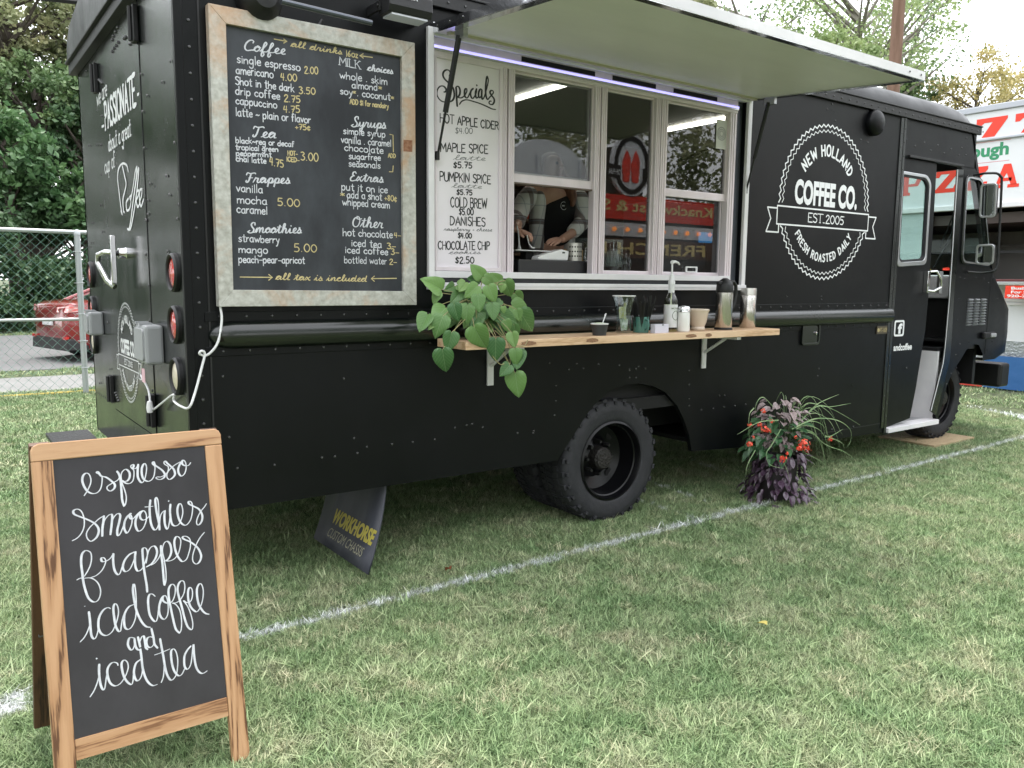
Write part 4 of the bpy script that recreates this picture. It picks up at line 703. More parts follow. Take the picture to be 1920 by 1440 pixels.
B('door_strike', *(lambda p: ((p[0] - .03, .03, p[1] - .1), (p[0] + .02, .06, p[1] + .1)))((6.577,1.548)), alu, TK, .003)
B('cab_ceiling', (5.7, .03, 2.88), (6.95, 2.54, 2.90), blackm, TK, 0)
# mirrors on a bent bracket
bk = (6.928,-0.030,2.530); 
mt = [(6.911,-0.020,2.520), (6.850,-0.140,2.522), (6.938,-0.200,2.524), (6.990,-0.220,2.493), (7.012,-0.220,2.434), (7.058,-0.220,1.842), (7.053,-0.220,1.698), (7.033,-0.200,1.654), (7.030,-0.100,1.640), (6.956,-0.010,1.649)]
ms = build('mirror_bracket', MB().tube([tuple(v) for v in smooth(mt, 3)], .011, 8), blackm, TK)
def mirror(name, c, w, h):
    M = Matrix.Translation(c) @ Matrix.Rotation(math.radians(-82), 4, 'Z') @ Matrix.Rotation(math.radians(4), 4, 'X')
    fr = lambda u, v, d: tuple(M @ Vector((u, d, v)))
    sh = build(name, MB().slab([rrect(-w / 2, -h / 2, w / 2, h / 2, .03)], 0, .035, fr), blackm, TK, .006)
    build('mirror_rim', MB().slab([rrect(-w / 2, -h / 2, w / 2, h / 2, .03), rrect(-w / 2 + .016, -h / 2 + .016, w / 2 - .016, h / 2 - .016, .022)], -.012, 0, fr), alu, sh, .002)
    build('mirror_glass', MB().slab([rrect(-w / 2 + .012, -h / 2 + .012, w / 2 - .012, h / 2 - .012, .022)], -.004, .001, fr), mat('mirror glass', (.42, .45, .46), .03, 1), sh)
mirror('side_mirror', (6.851,-0.190,2.280), .135, .30)
mirror('convex_mirror', (6.874,-0.190,1.804), .15, .18)
B('turn_lamp', *(lambda p: ((p[0] - .13, -.04, p[1] - .035), (p[0] + .1, .0, p[1] + .03)))((7.473,1.047)), blackm, TK, .012)
B('turn_lens', *(lambda p: ((p[0] - .02, -.055, p[1] - .02), (p[0] + .08, -.035, p[1] + .018)))((7.473,1.047)), greyp, TK, .008)
# wheels
def wheel(name, x, y, z, R=.402, Wd=.235, rim=.25, parent=TK, dish=.15, hubn=8):
    t = build(name, MB().lathe([(rim * .98, .02), (rim * 1.04, .0), (rim * 1.12, -.004), (R * .80, -.012), (R * .9, -.006), (R * .965, .012), (R * .985, .03), (R * .985, Wd - .03), (R * .93, Wd), (rim, Wd - .02)], (x, y, z), 'y', 64), rubber, parent, sharp=60)
    tb = MB()
    for k in range(58):
        a = 2 * PI * k / 58; M = Matrix.Translation((x, y, z)) @ Matrix.Rotation(-a, 4, 'Y')
        tb.box((R * .95, .006, -.017), (R, .055, .0165), M @ Matrix.Rotation(.18 if k % 2 else 0, 4, 'Z')); tb.box((R * .965, .06, -.015), (R, .11, .012), M @ Matrix.Rotation(.2, 4, 'X')); tb.box((R * .965, .125, -.015), (R, .175, .012), M @ Matrix.Rotation(-.2, 4, 'X')); tb.box((R * .95, .185, -.017), (R, Wd - .008, .0165), M)
        if k % 2 == 0: tb.box((R * .90, -.0125, -.010), (R * .950, .006, .012), M)
    build('tread', tb, rubber, t, .0015)
    rm = build('rim', MB().lathe([(rim * 1.03, -.002), (rim * .98, -.010), (rim * .96, .0), (rim * .93, .03), (rim * .9, .035), (rim * .88, .10), (rim * .84, dish), (rim * .55, dish + .03), (rim * .3, dish - .005), (rim * .28, dish + .02)], (x, y, z), 'y', 48), rimm, t, sharp=25)
    build('hub', MB().lathe([(rim * .3, dish), (rim * .29, dish - .07), (rim * .24, dish - .085), (0, dish - .09)], (x, y, z), 'y', 20), mat('greasy hub metal', (.022, .02, .018), .6, .3, bump=(60, .6, S1)), t)
    nb = MB()
    for k in range(hubn):
        a = 2 * PI * k / hubn; nb.lathe([(.016, dish + .01), (.016, dish - .03), (.010, dish - .045), (0, dish - .045)], (x + rim * .42 * math.cos(a), y, z + rim * .42 * math.sin(a)), 'y', 6)
    build('lug_nuts', nb, mat('dark steel', (.03, .03, .03), .45, .6), t)
    hb = MB()
    for k in range(4):
        a = PI / 4 + PI / 2 * k; hb.disc((x + rim * .71 * math.cos(a), y + dish + .012, z + rim * .71 * math.sin(a)), .03, 'y', 12)
    build('hand_holes', hb, dark, t)
    return t
wheel('rear_wheel', 2.56, .02, .392)
wheel('inner_rear_wheel', 2.56, .33, .392, dish=.1)
wheel('far_rear_wheel', 2.56, 2.25, .392)
FWX = 7.07
wheel('front_wheel', FWX, .20, .43, dish=.05)
wheel('far_front_wheel', FWX, 2.2, .43)
build('fender_liner', MB().box((6.75, .42, .45), (7.55, .44, 1.02)).box((6.75, .03, 1.0), (7.5, .42, 1.02)).box((7.45, .10, .55), (7.5, .42, 1.0)), blackm, TK)
# mud flap with curled lower corner
mf = []
for i in range(9):
    s = i / 8; z = .62 - .575 * s
    for j in range(5):
        t = j / 4; mf.append((1.0 - .2 * s ** 2.2, .06 - .17 * s ** 2.2 + .70 * t, z))
m_ = 5; fs = [(i * m_ + j, i * m_ + j + 1, (i + 1) * m_ + j + 1, (i + 1) * m_ + j) for i in range(8) for j in range(4)]
fl = MB().add(mf, fs, True); flap = build('mud_flap', fl, mat('rubber flap', (.03, .033, .045), .5, noise=(9, (.055, .058, .072), 6, (1, 1, .15)), spec=.4), TK)
sol = flap.modifiers.new('thickness', 'SOLIDIFY'); sol.thickness = .012; sol.offset = -1
def flapfr(u, v, d):
    s = max((.62 - v) / .575, 0); return (1.0 - .2 * s ** 2.2 - .016 - d, -u, v)
yel = mat('yellow print', (.42, .36, .06), .5); ylp = mat('pale print', (.30, .29, .2), .5)
mb = MB(); font_box(mb, 'WORKHORSE', -.50, .158, .01, .232, flapfr, .045); letter_obj('lettering', mb, yel, flap)
mb = MB(); font_box(mb, 'CUSTOM CHASSIS', -.47, .095, -.03, .137, flapfr, 0); letter_obj('lettering', mb, ylp, flap)

# ------------------------------------------------------------------ service window
WF = thing('x', 'x', 'x') if False else TK
def bar(name, x0, z0, x1, z1, y0, y1, m=alub, parent=None, bevel=.003): return B(name, (x0, y0, z0), (x1, y1, z1), m, parent or TK, bevel)
sf = bar('window_surround', 1.205, 1.50, 1.24, 2.785, -.022, .02, aluw)
bar('window_surround', 3.705, 1.50, 3.745, 2.785, -.022, .02, aluw)
bar('window_surround', 1.24, 2.745, 3.705, 2.785, -.018, .02, aluw)
bar('window_sill', 1.20, 1.475, 3.75, 1.512, -.030, .0, aluw)
bar('window_sill', 1.24, 1.537, 3.60, 1.572, -.012, .05, aluw)
bar('sill_gasket', 1.24, 1.512, 3.66, 1.537, -.004, .05, rubber, bevel=0)
bar('sill_rib', 1.20, 1.490, 3.75, 1.4935, -.033, -.029, alu, bevel=0)
for x0, x1 in ((1.24, 1.262), (1.672, 1.712), (1.722, 1.764), (2.348, 2.388), (2.398, 2.442), (2.852, 2.892), (2.90, 2.956), (3.555, 3.62)):
    mu = bar('mullion', x0, 1.572, x1, 2.665, .005, .055)
    w = x1 - x0
    build('mullion_rib', MB().box((x0 + w * .25, .0, 1.575), (x0 + w * .34, .006, 2.66)).box((x0 + w * .62, .0, 1.575), (x0 + w * .72, .006, 2.66)), alub, mu)
bar('side_channel', 3.62, 1.54, 3.705, 2.745, .03, .05, mat('dark channel', (.1, .11, .13), .4, .5))
bar('head_rail', 1.24, 2.662, 3.62, 2.745, .0, .05)
bar('led_strip', 1.242, 2.692, 3.615, 2.704, -.012, -.002, ledm, bevel=0)
bar('led_channel', 1.242, 2.680, 3.615, 2.691, -.010, -.001, alu, bevel=0)
for x0, x1 in ((1.80, 2.33), (2.47, 2.83), (2.99, 3.40)): bar('vent_slot', x0, 2.712, x1, 2.738, -.004, .001, dark, bevel=0)
def sash(x0, z0, x1, z1, y, name='sash', r=.022, glass_=True, lowrail=None):
    s = build(name, MB().slab([[(x0, z0), (x1, z0), (x1, z1), (x0, z1)], [(x0 + r * .4, z0 + (lowrail or r)), (x1 - r * .4, z0 + (lowrail or r)), (x1 - r * .4, z1 - r * .5), (x0 + r * .4, z1 - r * .5)]], 0, .022, FY(y)), alub, TK, .003)
    if glass_: B('pane', (x0 + r * .4, y + .009, z0 + (lowrail or r)), (x1 - r * .4, y + .013, z1 - r * .5), glass, s, 0)
    return s
sash(1.760, 2.068, 2.350, 2.662, .028, lowrail=.05)
B('sash_lip', (1.76, .02, 2.062), (2.35, .056, 2.070), mat('brown gasket', (.16, .12, .10), .5), TK, 0)
sash(1.764, 2.11, 2.348, 2.66, .058, 'raised_sash')
sash(2.440, 1.572, 2.854, 2.662, .030)
sash(2.956, 2.075, 3.556, 2.662, .028, lowrail=.05)
sash(2.950, 1.572, 3.556, 2.10, .055, 'lower_sash')
build('sash_latch', MB().slab([rrect(3.215, 1.592, 3.325, 1.632, .006), rrect(3.225, 1.600, 3.315, 1.624, .004)], 0, .01, FY(.045)), whitep, TK)
# specials sign: white board fitted in the first light of the window
SP = thing('specials_board', 'white specials board hand lettered in black marker, fitted left of the open window', 'menu board', (1.46, .012, 1.57))
def child(o, p): o.parent = p; o.location = Vector(o.location) - p.location; return o
child(B('panel', (1.262, .013, 1.590), (1.672, .02, 2.662), board, None, .001), SP)
sf2 = build('frame', MB().slab([[(1.250, 1.574), (1.680, 1.574), (1.680, 2.664), (1.250, 2.664)], [(1.268, 1.594), (1.660, 1.594), (1.660, 2.648), (1.268, 2.648)]], 0, .012, FY(.0)), alub, None, .002); child(sf2, SP)
rs = random.Random(5)
SPEC = [
('HOT APPLE CIDER', 'PK', 1.293, 2.332, 1.659, 2.336, 0.025),
('$4.00', 'pK', 1.386, 2.287, 1.492, 2.297, 0.0179),
('MAPLE SPICE', 'PK', 1.296, 2.186, 1.591, 2.204, 0.0261),
('latte', 'sK', 1.371, 2.151, 1.575, 2.165, 0.0151),
('$5.75', 'PK', 1.374, 2.111, 1.49, 2.118, 0.018),
('PUMPKIN SPICE', 'PK', 1.292, 2.038, 1.61, 2.046, 0.0264),
('latte', 'sK', 1.36, 2.008, 1.552, 2.016, 0.0133),
('$5.75', 'PK', 1.394, 1.974, 1.491, 1.978, 0.0163),
('COLD BREW', 'PK', 1.356, 1.907, 1.586, 1.913, 0.0297),
('$5.00', 'PK', 1.409, 1.869, 1.499, 1.873, 0.0203),
('DANISHES', 'PK', 1.354, 1.813, 1.575, 1.818, 0.026),
('raspberry + cheese', 'sK', 1.314, 1.783, 1.621, 1.792, 0.0106),
('$4.00', 'PK', 1.403, 1.748, 1.488, 1.75, 0.0165),
('CHOCOLATE CHIP', 'PK', 1.28, 1.685, 1.605, 1.692, 0.0259),
('cookies', 'sK', 1.342, 1.662, 1.548, 1.668, 0.0116),
('$2.50', 'PK', 1.386, 1.614, 1.504, 1.617, 0.0205)]
for t in SPEC:
    mb = MB(); write(mb, t[0], t[1][0], *t[2:], OUT(.0125), rnd=rs, w={'P': .0068, 'p': .0042, 's': .003}[t[1][0]]); child(letter_obj('lettering', mb, ink if t[1][0] == 'P' else inkg, None), SP)
mb = MB()
for s in TR['specials']: ribbon(mb, smooth([(a / 1000, b / 1000) for a, b in s], 4, 130), .0085, OUT(.0125), calli=.7)
child(letter_obj('lettering', mb, ink, None), SP)

# ------------------------------------------------------------------ awning hatch
AX0, AX1, AYO, AZI, AZO = 1.235, 3.735, -1.21, 2.755, 2.665
def aw(x, t, d): return (x, AYO * t, AZI + (AZO - AZI) * t + d)
awm = mat('painted hatch lining', (.80, .79, .75), .45, noise=(1.4, (.75, .74, .70), 6, (1, 3, 1)), bump=(3, .08, (1, 6, 1)))
def slab4(a, b, c, d, t):
    vs = [a, b, c, d]; return MB().add(vs + [(p[0], p[1], p[2] + t) for p in vs], [(0, 3, 2, 1), (4, 5, 6, 7), (0, 1, 5, 4), (1, 2, 6, 5), (2, 3, 7, 6), (3, 0, 4, 7)])
aw_o = build('hatch_awning', slab4(aw(AX0 + .012, .01, .006), aw(AX1 - .012, .01, .006), aw(AX1 - .012, .99, .006), aw(AX0 + .012, .99, .006), .036), awm, TK)
build('awning_skin', slab4(aw(AX0 + .01, .01, .043), aw(AX1 - .01, .01, .043), aw(AX1 - .01, .99, .043), aw(AX0 + .01, .99, .043), .004), black, aw_o)
mir = mat('polished aluminium', (.72, .73, .75), .14, 1, bump=(9, .12, S1))
build('awning_edge', slab4(aw(AX0, .965, 0), aw(AX1, .965, 0), aw(AX1, 1.0, 0), aw(AX0, 1.0, 0), .004), mir, aw_o)
build('awning_edge', slab4(aw(AX0, .9965, .003), aw(AX1, .9965, .003), aw(AX1, 1.001, .003), aw(AX0, 1.001, .003), .046), aluw, aw_o)
for x0, x1, xo in ((AX0, AX0 + .05, AX0), (AX1 - .05, AX1, AX1)):
    build('awning_edge', slab4(aw(x0, .0, 0), aw(x1, .0, 0), aw(x1, .964, 0), aw(x0, .964, 0), .004), mir, aw_o)
    build('awning_edge', slab4(aw(xo - .002, .0, .003), aw(xo + .002, .0, .003), aw(xo + .002, .996, .003), aw(xo - .002, .996, .003), .046), mir, aw_o)
build('awning_stiffener', slab4(aw(AX0 + .05, .055, -.008), aw(AX1 - .05, .055, -.008), aw(AX1 - .05, .085, -.008), aw(AX0 + .05, .085, -.008), .016), mat('beige trim', (.5, .47, .36), .5), aw_o)
build('hinge_strip', MB().tube([(AX0, -.012, 2.80), (AX1, -.012, 2.80)], .012, 8), alu, aw_o)
sv = MB()
for k in range(3): sv.dome(aw(AX0 - .002, .05 + .1 * k, .03), .006, .004, 'x', -1)
for k in range(2): sv.dome(aw(AX1 - .05 - .12 * k, 1.004, .025), .006, .004, 'y', -1)
build('awning_screws', sv, rivm, aw_o)
for xa, xb in ((1.285, 1.262), (3.70, 3.722)):
    p = Vector((xa, -.185, 2.715)); q = Vector((xb, -.012, 2.15)); 
    gs = build('gas_strut', MB().tube([p, p.lerp(q, .62)], .0145, 10), blackm, aw_o)
    build('strut_rod', MB().tube([p.lerp(q, .6), q], .0065, 8), blackm, gs); build('strut_end', MB().tube([q + Vector((0, 0, .03)), q - Vector((0, 0, .012))], .012, 8).tube([q, q + Vector((0, .03, 0))], .008, 6), blackm, gs)
    build('strut_bracket', MB().box((xa - .004, -.23, 2.70), (xa + .022, -.15, 2.742)).tube([p + Vector((-.005, 0, 0)), p + Vector((.05, 0, 0))], .006, 6), galv, gs)
# ------------------------------------------------------------------ serving shelf
ST = 1.222; SB = 1.180; SDY = -.335
she = build('serving_shelf', MB().box((1.232, SDY, SB), (3.735, -.058, ST)), shelfm, TK, .003)
build('shelf_burn', MB().dome((2.15, SDY - .0008, 1.195), .001, .0001), dark, she) if False else None
for kx, kw in ((2.06, .045), (1.62, .05), (2.86, .05), (3.02, .03)):
    build('knot', MB().add([(kx + kw * math.cos(2 * PI * k / 12) * (1 + .2 * math.sin(3 * k)), SDY - .0006, 1.201 + .012 * math.sin(2 * PI * k / 12)) for k in range(12)], [tuple(range(12))]), mat('wood knot', (.13, .06, .03), .6, noise=(60, (.34, .19, .1), 4, (1, 1, 3))), she)
for x in (1.60, 3.36):
    bk_ = build('shelf_bracket', MB().box((x - .02, -.016, .945), (x + .02, -.003, SB - .001)).box((x - .02, -.30, SB - .022), (x + .02, -.016, SB - .001)), aluw, she, .002)
    build('bracket_brace', MB().tube([(x, -.018, 1.055), (x, -.19, SB - .02)], .010, 6), aluw, bk_)
# ------------------------------------------------------------------ lamps above the board
ld = build('bar_lamp', MB().tube([(0.401,-0.160,2.705), (0.827,-0.160,2.694)], .0125, 10), mat('gunmetal', (.10, .11, .13), .35, .7), TK)
a = (0.401,-0.160,2.705); build('lamp_mount', MB().lathe([(.10, 0), (.10, -.02), (.085, -.07), (.05, -.105), (.0, -.11)], (a[0] - .045, .0, a[2] + .03), 'y', 24), blackm, ld)
a = (0.641,-0.030,2.705); build('lamp_peg', MB().tube([a, (a[0] - .03, -.03, a[2] - .05)], .007, 6), blackm, ld)
p0 = (1.013,-0.140,2.784)
fl_ = build('flood_light', MB().slab([[(-.10, 0), (-.115, .03), (-.11, .09), (-.06, .11), (.0, .1), (.01, .03), (.0, 0)]], -.115, .115, lambda u, v, d: (p0[0] + d, p0[1] + u + .05, p0[2] - .03 + v)), blackm, TK, .006)
build('flood_lens', MB().box((p0[0] - .095, p0[1] - .045, p0[2] - .038), (p0[0] + .095, p0[1] + .045, p0[2] - .029)), mat('frosted flood lens', (.55, .56, .62), .25, emis=(.8, .82, 1), estr=.02), fl_)  # lamp is off; a faint glow is added to its lens
build('flood_bracket', MB().box((p0[0] - .13, -.12, p0[2] - .01), (p0[0] - .118, 0, p0[2] + .03)).box((p0[0] + .118, -.12, p0[2] - .01), (p0[0] + .13, 0, p0[2] + .03)).tube([(p0[0] - .135, -.11, p0[2] + .01), (p0[0] + .135, -.11, p0[2] + .01)], .008, 6), blackm, fl_)
mb = MB(); font_box(mb, 'aleddra', p0[0] - .03, p0[2] + .035, p0[0] + .03, p0[2] + .05, OUT(p0[1] - .067), 0); letter_obj('lettering', mb, vinyl, fl_)

# ------------------------------------------------------------------ interior seen through the windows
inw = mat('interior wall', (.12, .10, .085), .6)
B('interior_wall', (.06, 2.40, .78), (5.6, 2.42, 2.88), inw, TK, 0)
B('interior_ceiling', (.06, .05, 2.87), (5.6, 2.40, 2.885), mat('interior ceiling', (.22, .2, .18), .5), TK, 0)
B('interior_wall', (.9, .06, .78), (.92, 2.4, 2.87), inw, TK, 0)
slm = woodmat('brown slats', (.14, .09, .06), (.18, .12, .08), (.06, .03, .02), 12, 'y')
for k in range(11): B('wall_slat', (.93, .3, 1.35 + k * .085), (.95, 2.3, 1.425 + k * .085), slm, TK, .003)
for a, b in ((1.6, .55), (3.9, .55)): pass
B('ceiling_lamp', (2.68, .62, 2.845), (2.73, 1.9, 2.868), lamp, TK, .004)
B('ceiling_lamp', (4.44, .8, 2.845), (4.49, 1.6, 2.868), lamp, TK, .004)
B('interior_counter', (1.30, .06, 1.50), (3.6, .55, 1.53), steel, TK, .003)
B('counter_base', (1.30, .08, .78), (3.6, .52, 1.50), dark, TK, 0)
B('equipment_cabinet', (3.06, .16, 1.53), (3.78, .50, 2.06), mat('charcoal cabinet', (.05, .052, .06), .35), TK, .005)
B('display_screen', (3.44, .12, 1.80), (3.55, .15, 1.87), mat('blue screen', (.02, .06, .12), .2, emis=(.03, .12, .25), estr=.5), TK, .002)
build('screen_cable', MB().tube([(3.48, .13, 1.80), (3.50, .12, 1.70), (3.49, .12, 1.63), (3.45, .14, 1.55)], .005, 6), blackm, TK)
for z in (1.75, 2.05, 2.35): B('back_shelf', (1.2, 2.1, z), (5.4, 2.38, z + .02), slm, TK, 0)
PP = thing('paper_notice', 'small white paper notice taped inside the right hand upper window pane', 'notice', (3.5, .026, 2.45))
child(B('sheet', (3.445, .030, 2.42), (3.548, .0335, 2.61), mat('paper', (.62, .62, .58), .8), None, 0), PP)
mb = MB()
for r_ in (.042, .03, .018): ribbon(mb, [Vector((3.495 + r_ * math.cos(2 * PI * k / 16), 2.52 + r_ * math.sin(2 * PI * k / 16))) for k in range(17)], .004, OUT(.0295), taper=1)
child(letter_obj('print', mb, inkg, None), PP)

def small(name, label, cat, parts, loc, group=None):
    """parts: list of (part name, MB in local coords, material)"""
    if len(parts) == 1:
        o = build(name, parts[0][1], parts[0][2], None, parts[0][3] if len(parts[0]) > 3 else 0); o.location = loc; return tag(o, label, cat, group)
    t = thing(name, label, cat, loc, group)
    for p in parts: build(p[0], p[1], p[2], t, p[3] if len(p) > 3 else 0)
    return t
# things behind the window
IZ = 1.53
small('till_drawer', 'low black box on the counter just inside the open window', 'box', [('body', MB().box((-.265, -.06, 0), (.265, .06, .118)), mat('black abs', (.014, .014, .016), .35), .01)], ((2.113,0.135,1.611)[0], .135, IZ))
small('card_reader', 'white wedge shaped card payment terminal on the black box', 'card reader', [('housing', MB().slab([[(-.13, 0), (.10, 0), (.11, .055), (.05, .066), (-.12, .022)]], -.035, .035, lambda u, v, d: (u, d, v)), whitep, .006), ('port', MB().box((.055, -.0365, .042), (.075, -.0345, .05)), dark)], ((2.140,0.140,1.675)[0], .14, IZ + .119))
krf = mat('kraft cardboard', (.38, .25, .13), .8)
small('kraft_box', 'brown kraft cardboard box standing behind the card reader', 'box', [('body', MB().box((-.075, -.05, 0), (.075, .05, .165)), krf, .003), ('print', MB().disc((.03, -.051, .05), .02), mat('brown ink', (.12, .07, .04), .8))], ((2.408,0.300,1.768)[0], .30, IZ + .03))
ub = MB().lathe([(.044, 0), (.046, .002), (.046, .11), (.043, .11), (.043, .01)], n=20)
hb = MB()
for i in range(3):
    for j in range(7): a = -2.3 + j * .34; hb.dome((.0462 * math.cos(a), .0462 * math.sin(a), .03 + i * .028), .0058, .0005, 'z')
ho = MB()
for i in range(3):
    for j in range(8):
        a = -2.9 + j * .36; c = Vector((math.cos(a), math.sin(a), 0)); t = Vector((-math.sin(a), math.cos(a), 0)); p = c * .0466 + Vector((0, 0, .03 + i * .028))
        ho.add([p + t * .0055 * math.cos(2 * PI * k / 8) + Vector((0, 0, .0055 * math.sin(2 * PI * k / 8))) for k in range(8)], [tuple(range(8))])
small('utensil_holder', 'perforated metal cup between card reader and glass jars', 'utensil cup', [('cup', ub, mat('light metal', (.6, .58, .54), .35, .5)), ('holes', ho, dark)], ((2.340,0.165,1.696)[0], .165, IZ + .118))
small('white_tray', 'flat white tray edge inside the window below the barista\'s hands', 'tray', [('body', MB().box((-.13, -.07, 0), (.13, .07, .006)), whitep, .002)], ((2.016,0.220,1.717)[0], .22, 1.700))
small('tray_stand', 'dark stand holding the white tray', 'stand', [('body', MB().box((-.03, -.03, 0), (.03, .03, .168)), dark, .004)], ((2.016,0.220,1.717)[0], .22, IZ))
jg = glassmat('jar glass', (.9, .94, .92), boost=2.0)
for i, (x, y, s, lb) in enumerate((((2.550,0.300,1.620)[0], .30, 1.0, 'tall clear glass jar at the right edge of the open window'), ((2.718,0.220,1.623)[0], .22, 1.0, 'glass jar at the left foot of the middle pane'), ((2.898,0.300,1.627)[0], .30, .9, 'glass jar right of the other in the middle pane'), ((2.430,0.150,1.590)[0], .15, .6, 'short glass jar with food beside the black box'))):
    j = small('glass_jar', lb, 'jar', [('body', MB().lathe([(0, .004), (.05 * s, .004), (.056 * s, .02), (.056 * s, .15 * s), (.045 * s, .17 * s), (.045 * s, .19 * s)], n=20), jg), ('lid', MB().lathe([(.048 * s, .185 * s), (.048 * s, .205 * s), (.012 * s, .215 * s), (.018 * s, .24 * s), (0, .25 * s)], n=20), jg), ('contents', MB().lathe([(0, .006), (.048 * s, .008), (.048 * s, .06 * s), (0, .065 * s)], n=16), mat('biscuits', (.42, .26, .12), .8, noise=(40, (.55, .4, .22), 3, S1)))], (x, y, IZ), 'glass jars behind the window')
# neon-like hanging utensils at the back: dark coffee machine
cmm = MB().box((-.32, -.22, 0), (.32, .22, .42)); small('espresso_machine', 'stainless espresso machine on the back counter seen dimly through the middle pane', 'coffee machine', [('body', cmm, steel, .02), ('drip_tray', MB().box((-.3, -.3, .02), (.3, -.22, .06)), blackm, .005), ('panel', MB().box((-.3, -.232, .3), (.3, -.222, .4)), blackm, .003), ('group_head', MB().lathe([(.04, .2), (.04, .27)], (-.12, -.27, 0), n=14), chrome), ('group_head', MB().lathe([(.04, .2), (.04, .27)], (.12, -.27, 0), n=14), chrome)], (3.9, 1.9, 1.6))
B('back_counter', (2.4, 1.75, 1.56), (5.4, 2.36, 1.60), steel, TK, .003)
for i in range(7):
    x = 3.1 + i * .19 ; c = [(.5, .12, .02), (.35, .2, .05), (.4, .05, .03), (.2, .1, .03)][i % 4]
    small('syrup_bottle', ['red', 'amber', 'crimson', 'olive brown'][i % 4] + ' syrup bottle on the back shelf, ' + ['far left, behind the barista', 'second from the left', 'third from the left', 'in the middle of the row', 'third from the right', 'second from the right', 'far right end'][i], 'bottle', [('glass_body', MB().lathe([(0, 0), (.035, 0), (.037, .02), (.037, .17), (.015, .22), (.014, .27), (0, .27)], n=12), mat('amber %d' % (i % 4), c, .1, coat=1)), ('label', MB().lathe([(.038, .05), (.038, .13)], n=12), mat('bottle label', (.6, .55, .45), .6))], (x, 2.2, 2.072), 'bottles on the back shelf')

# ------------------------------------------------------------------ barista
def skin_obj(name, verts, edges, radii, m, parent, sub=1, root=0):
    me = bpy.data.meshes.new(name); me.from_pydata(verts, edges, []); o = bpy.data.objects.new(name, me); COL.objects.link(o)
    o.parent = parent; me.materials.append(m)
    sk = o.modifiers.new('skin', 'SKIN'); sk.use_smooth_shade = True
    for i, r in enumerate(radii): me.skin_vertices[0].data[i].radius = r if isinstance(r, tuple) else (r, r)
    me.skin_vertices[0].data[root].use_root = True
    sb = o.modifiers.new('sub', 'SUBSURF'); sb.levels = sub; sb.render_levels = sub
    return o
skinm = mat('skin', (.50, .29, .21), .5, noise=(30, (.46, .25, .18), 3, S1))
PB = thing('person', 'barista in open white plaid shirt over black v-neck, stirring with a spoon inside the window', 'person', (2.5, .80, .78))
bl = PB.location
def rel(l): return [tuple(Vector(p) - bl) for p in l]
CH = Vector((2.542,0.660,2.033)); HD = Vector((2.463,0.550,2.250)); NK = Vector((2.501,0.600,2.148)); WA = Vector((2.643,0.800,1.811)); SL = Vector((2.365,0.660,2.129)); SR = Vector((2.754,0.620,2.147))
EL = Vector((2.227,0.600,1.952)); ER = Vector((2.712,0.520,1.931)); WL = Vector((2.045,0.360,1.838)); WR = Vector((2.342,0.300,1.782)); FR = Vector((2.528,0.420,1.835)); FL = Vector((2.103,0.440,1.877))
hx_, hy_ = WA.x, WA.y + .03
bv = [WA[:], (WA.lerp(CH, .5))[:], CH[:], NK[:], (NK.lerp(HD, .45))[:], HD[:], (HD + Vector((0, -.02, .10)))[:], SL[:], (SL.lerp(EL, .5))[:], EL[:], WL[:], SR[:], (SR.lerp(ER, .5))[:], ER[:], FR[:], WR[:],
      (hx_ - .09, hy_, 1.5), (hx_ - .09, hy_, 1.15), (hx_ - .09, hy_, .85), (hx_ + .09, hy_, 1.5), (hx_ + .09, hy_, 1.15), (hx_ + .09, hy_, .85), (hx_ - .09, hy_ - .1, .82), (hx_ + .09, hy_ - .1, .82)]
be = [(0, 1), (1, 2), (2, 3), (3, 4), (4, 5), (5, 6), (2, 7), (7, 8), (8, 9), (9, 10), (2, 11), (11, 12), (12, 13), (13, 14), (14, 15), (0, 16), (16, 17), (17, 18), (0, 19), (19, 20), (20, 21), (18, 22), (21, 23)]
br = [(.115, .07), (.11, .07), (.125, .06), (.05, .05), (.055, .06), (.08, .095), (.055, .065), .055, .048, .038, .026, .055, .048, .038, .032, .026, .09, .065, .045, .09, .065, .045, .04, .04]
skin_obj('body', rel(bv), be, br, skinm, PB, 2)
# hands: palm and five fingers each
def hand(o, fwd, side, up, flip=1, curl=.6):
    f = Vector(fwd).normalized(); u = Vector(up).normalized(); s = u.cross(f).normalized() * flip
    vs = [Vector(o), Vector(o) + f * .045]; es = [(0, 1)]; rd = [(.022, .014), (.030, .014)]
    for k, (off, ln) in enumerate(((-.026, .062), (-.009, .072), (.009, .067), (.026, .052))):
        b0 = Vector(o) + f * .06 + s * off; i = len(vs); c1 = b0 + (f * .45 * ln); c2 = c1 + (f * math.cos(curl) - u * math.sin(curl)) * ln * .32; c3 = c2 + (f * math.cos(curl * 1.9) - u * math.sin(curl * 1.9)) * ln * .28
        vs += [b0, c1, c2, c3]; es += [(1, i), (i, i + 1), (i + 1, i + 2), (i + 2, i + 3)]; rd += [.0095, .0085, .0078, .0065]
    i = len(vs); t0 = Vector(o) + f * .015 - s * .026; vs += [t0, t0 + f * .028 - s * .016 - u * .012, t0 + f * .052 - s * .012 - u * .022]; es += [(0, i), (i, i + 1), (i + 1, i + 2)]; rd += [.012, .010, .0085]
    return vs, es, rd
h1 = hand(WL, (.55, -.6, -.35), None, (.1, -.4, .9), 1, .8)
h2 = hand(WR, (-.93, -.25, -.15), None, (-.1, -.5, .86), 1, .5)
for vs, es, rd_ in (h1, h2): skin_obj('hand', rel(vs), es, rd_, skinm, PB, 1)
tee = mat('black cotton', (.008, .008, .009), .9)
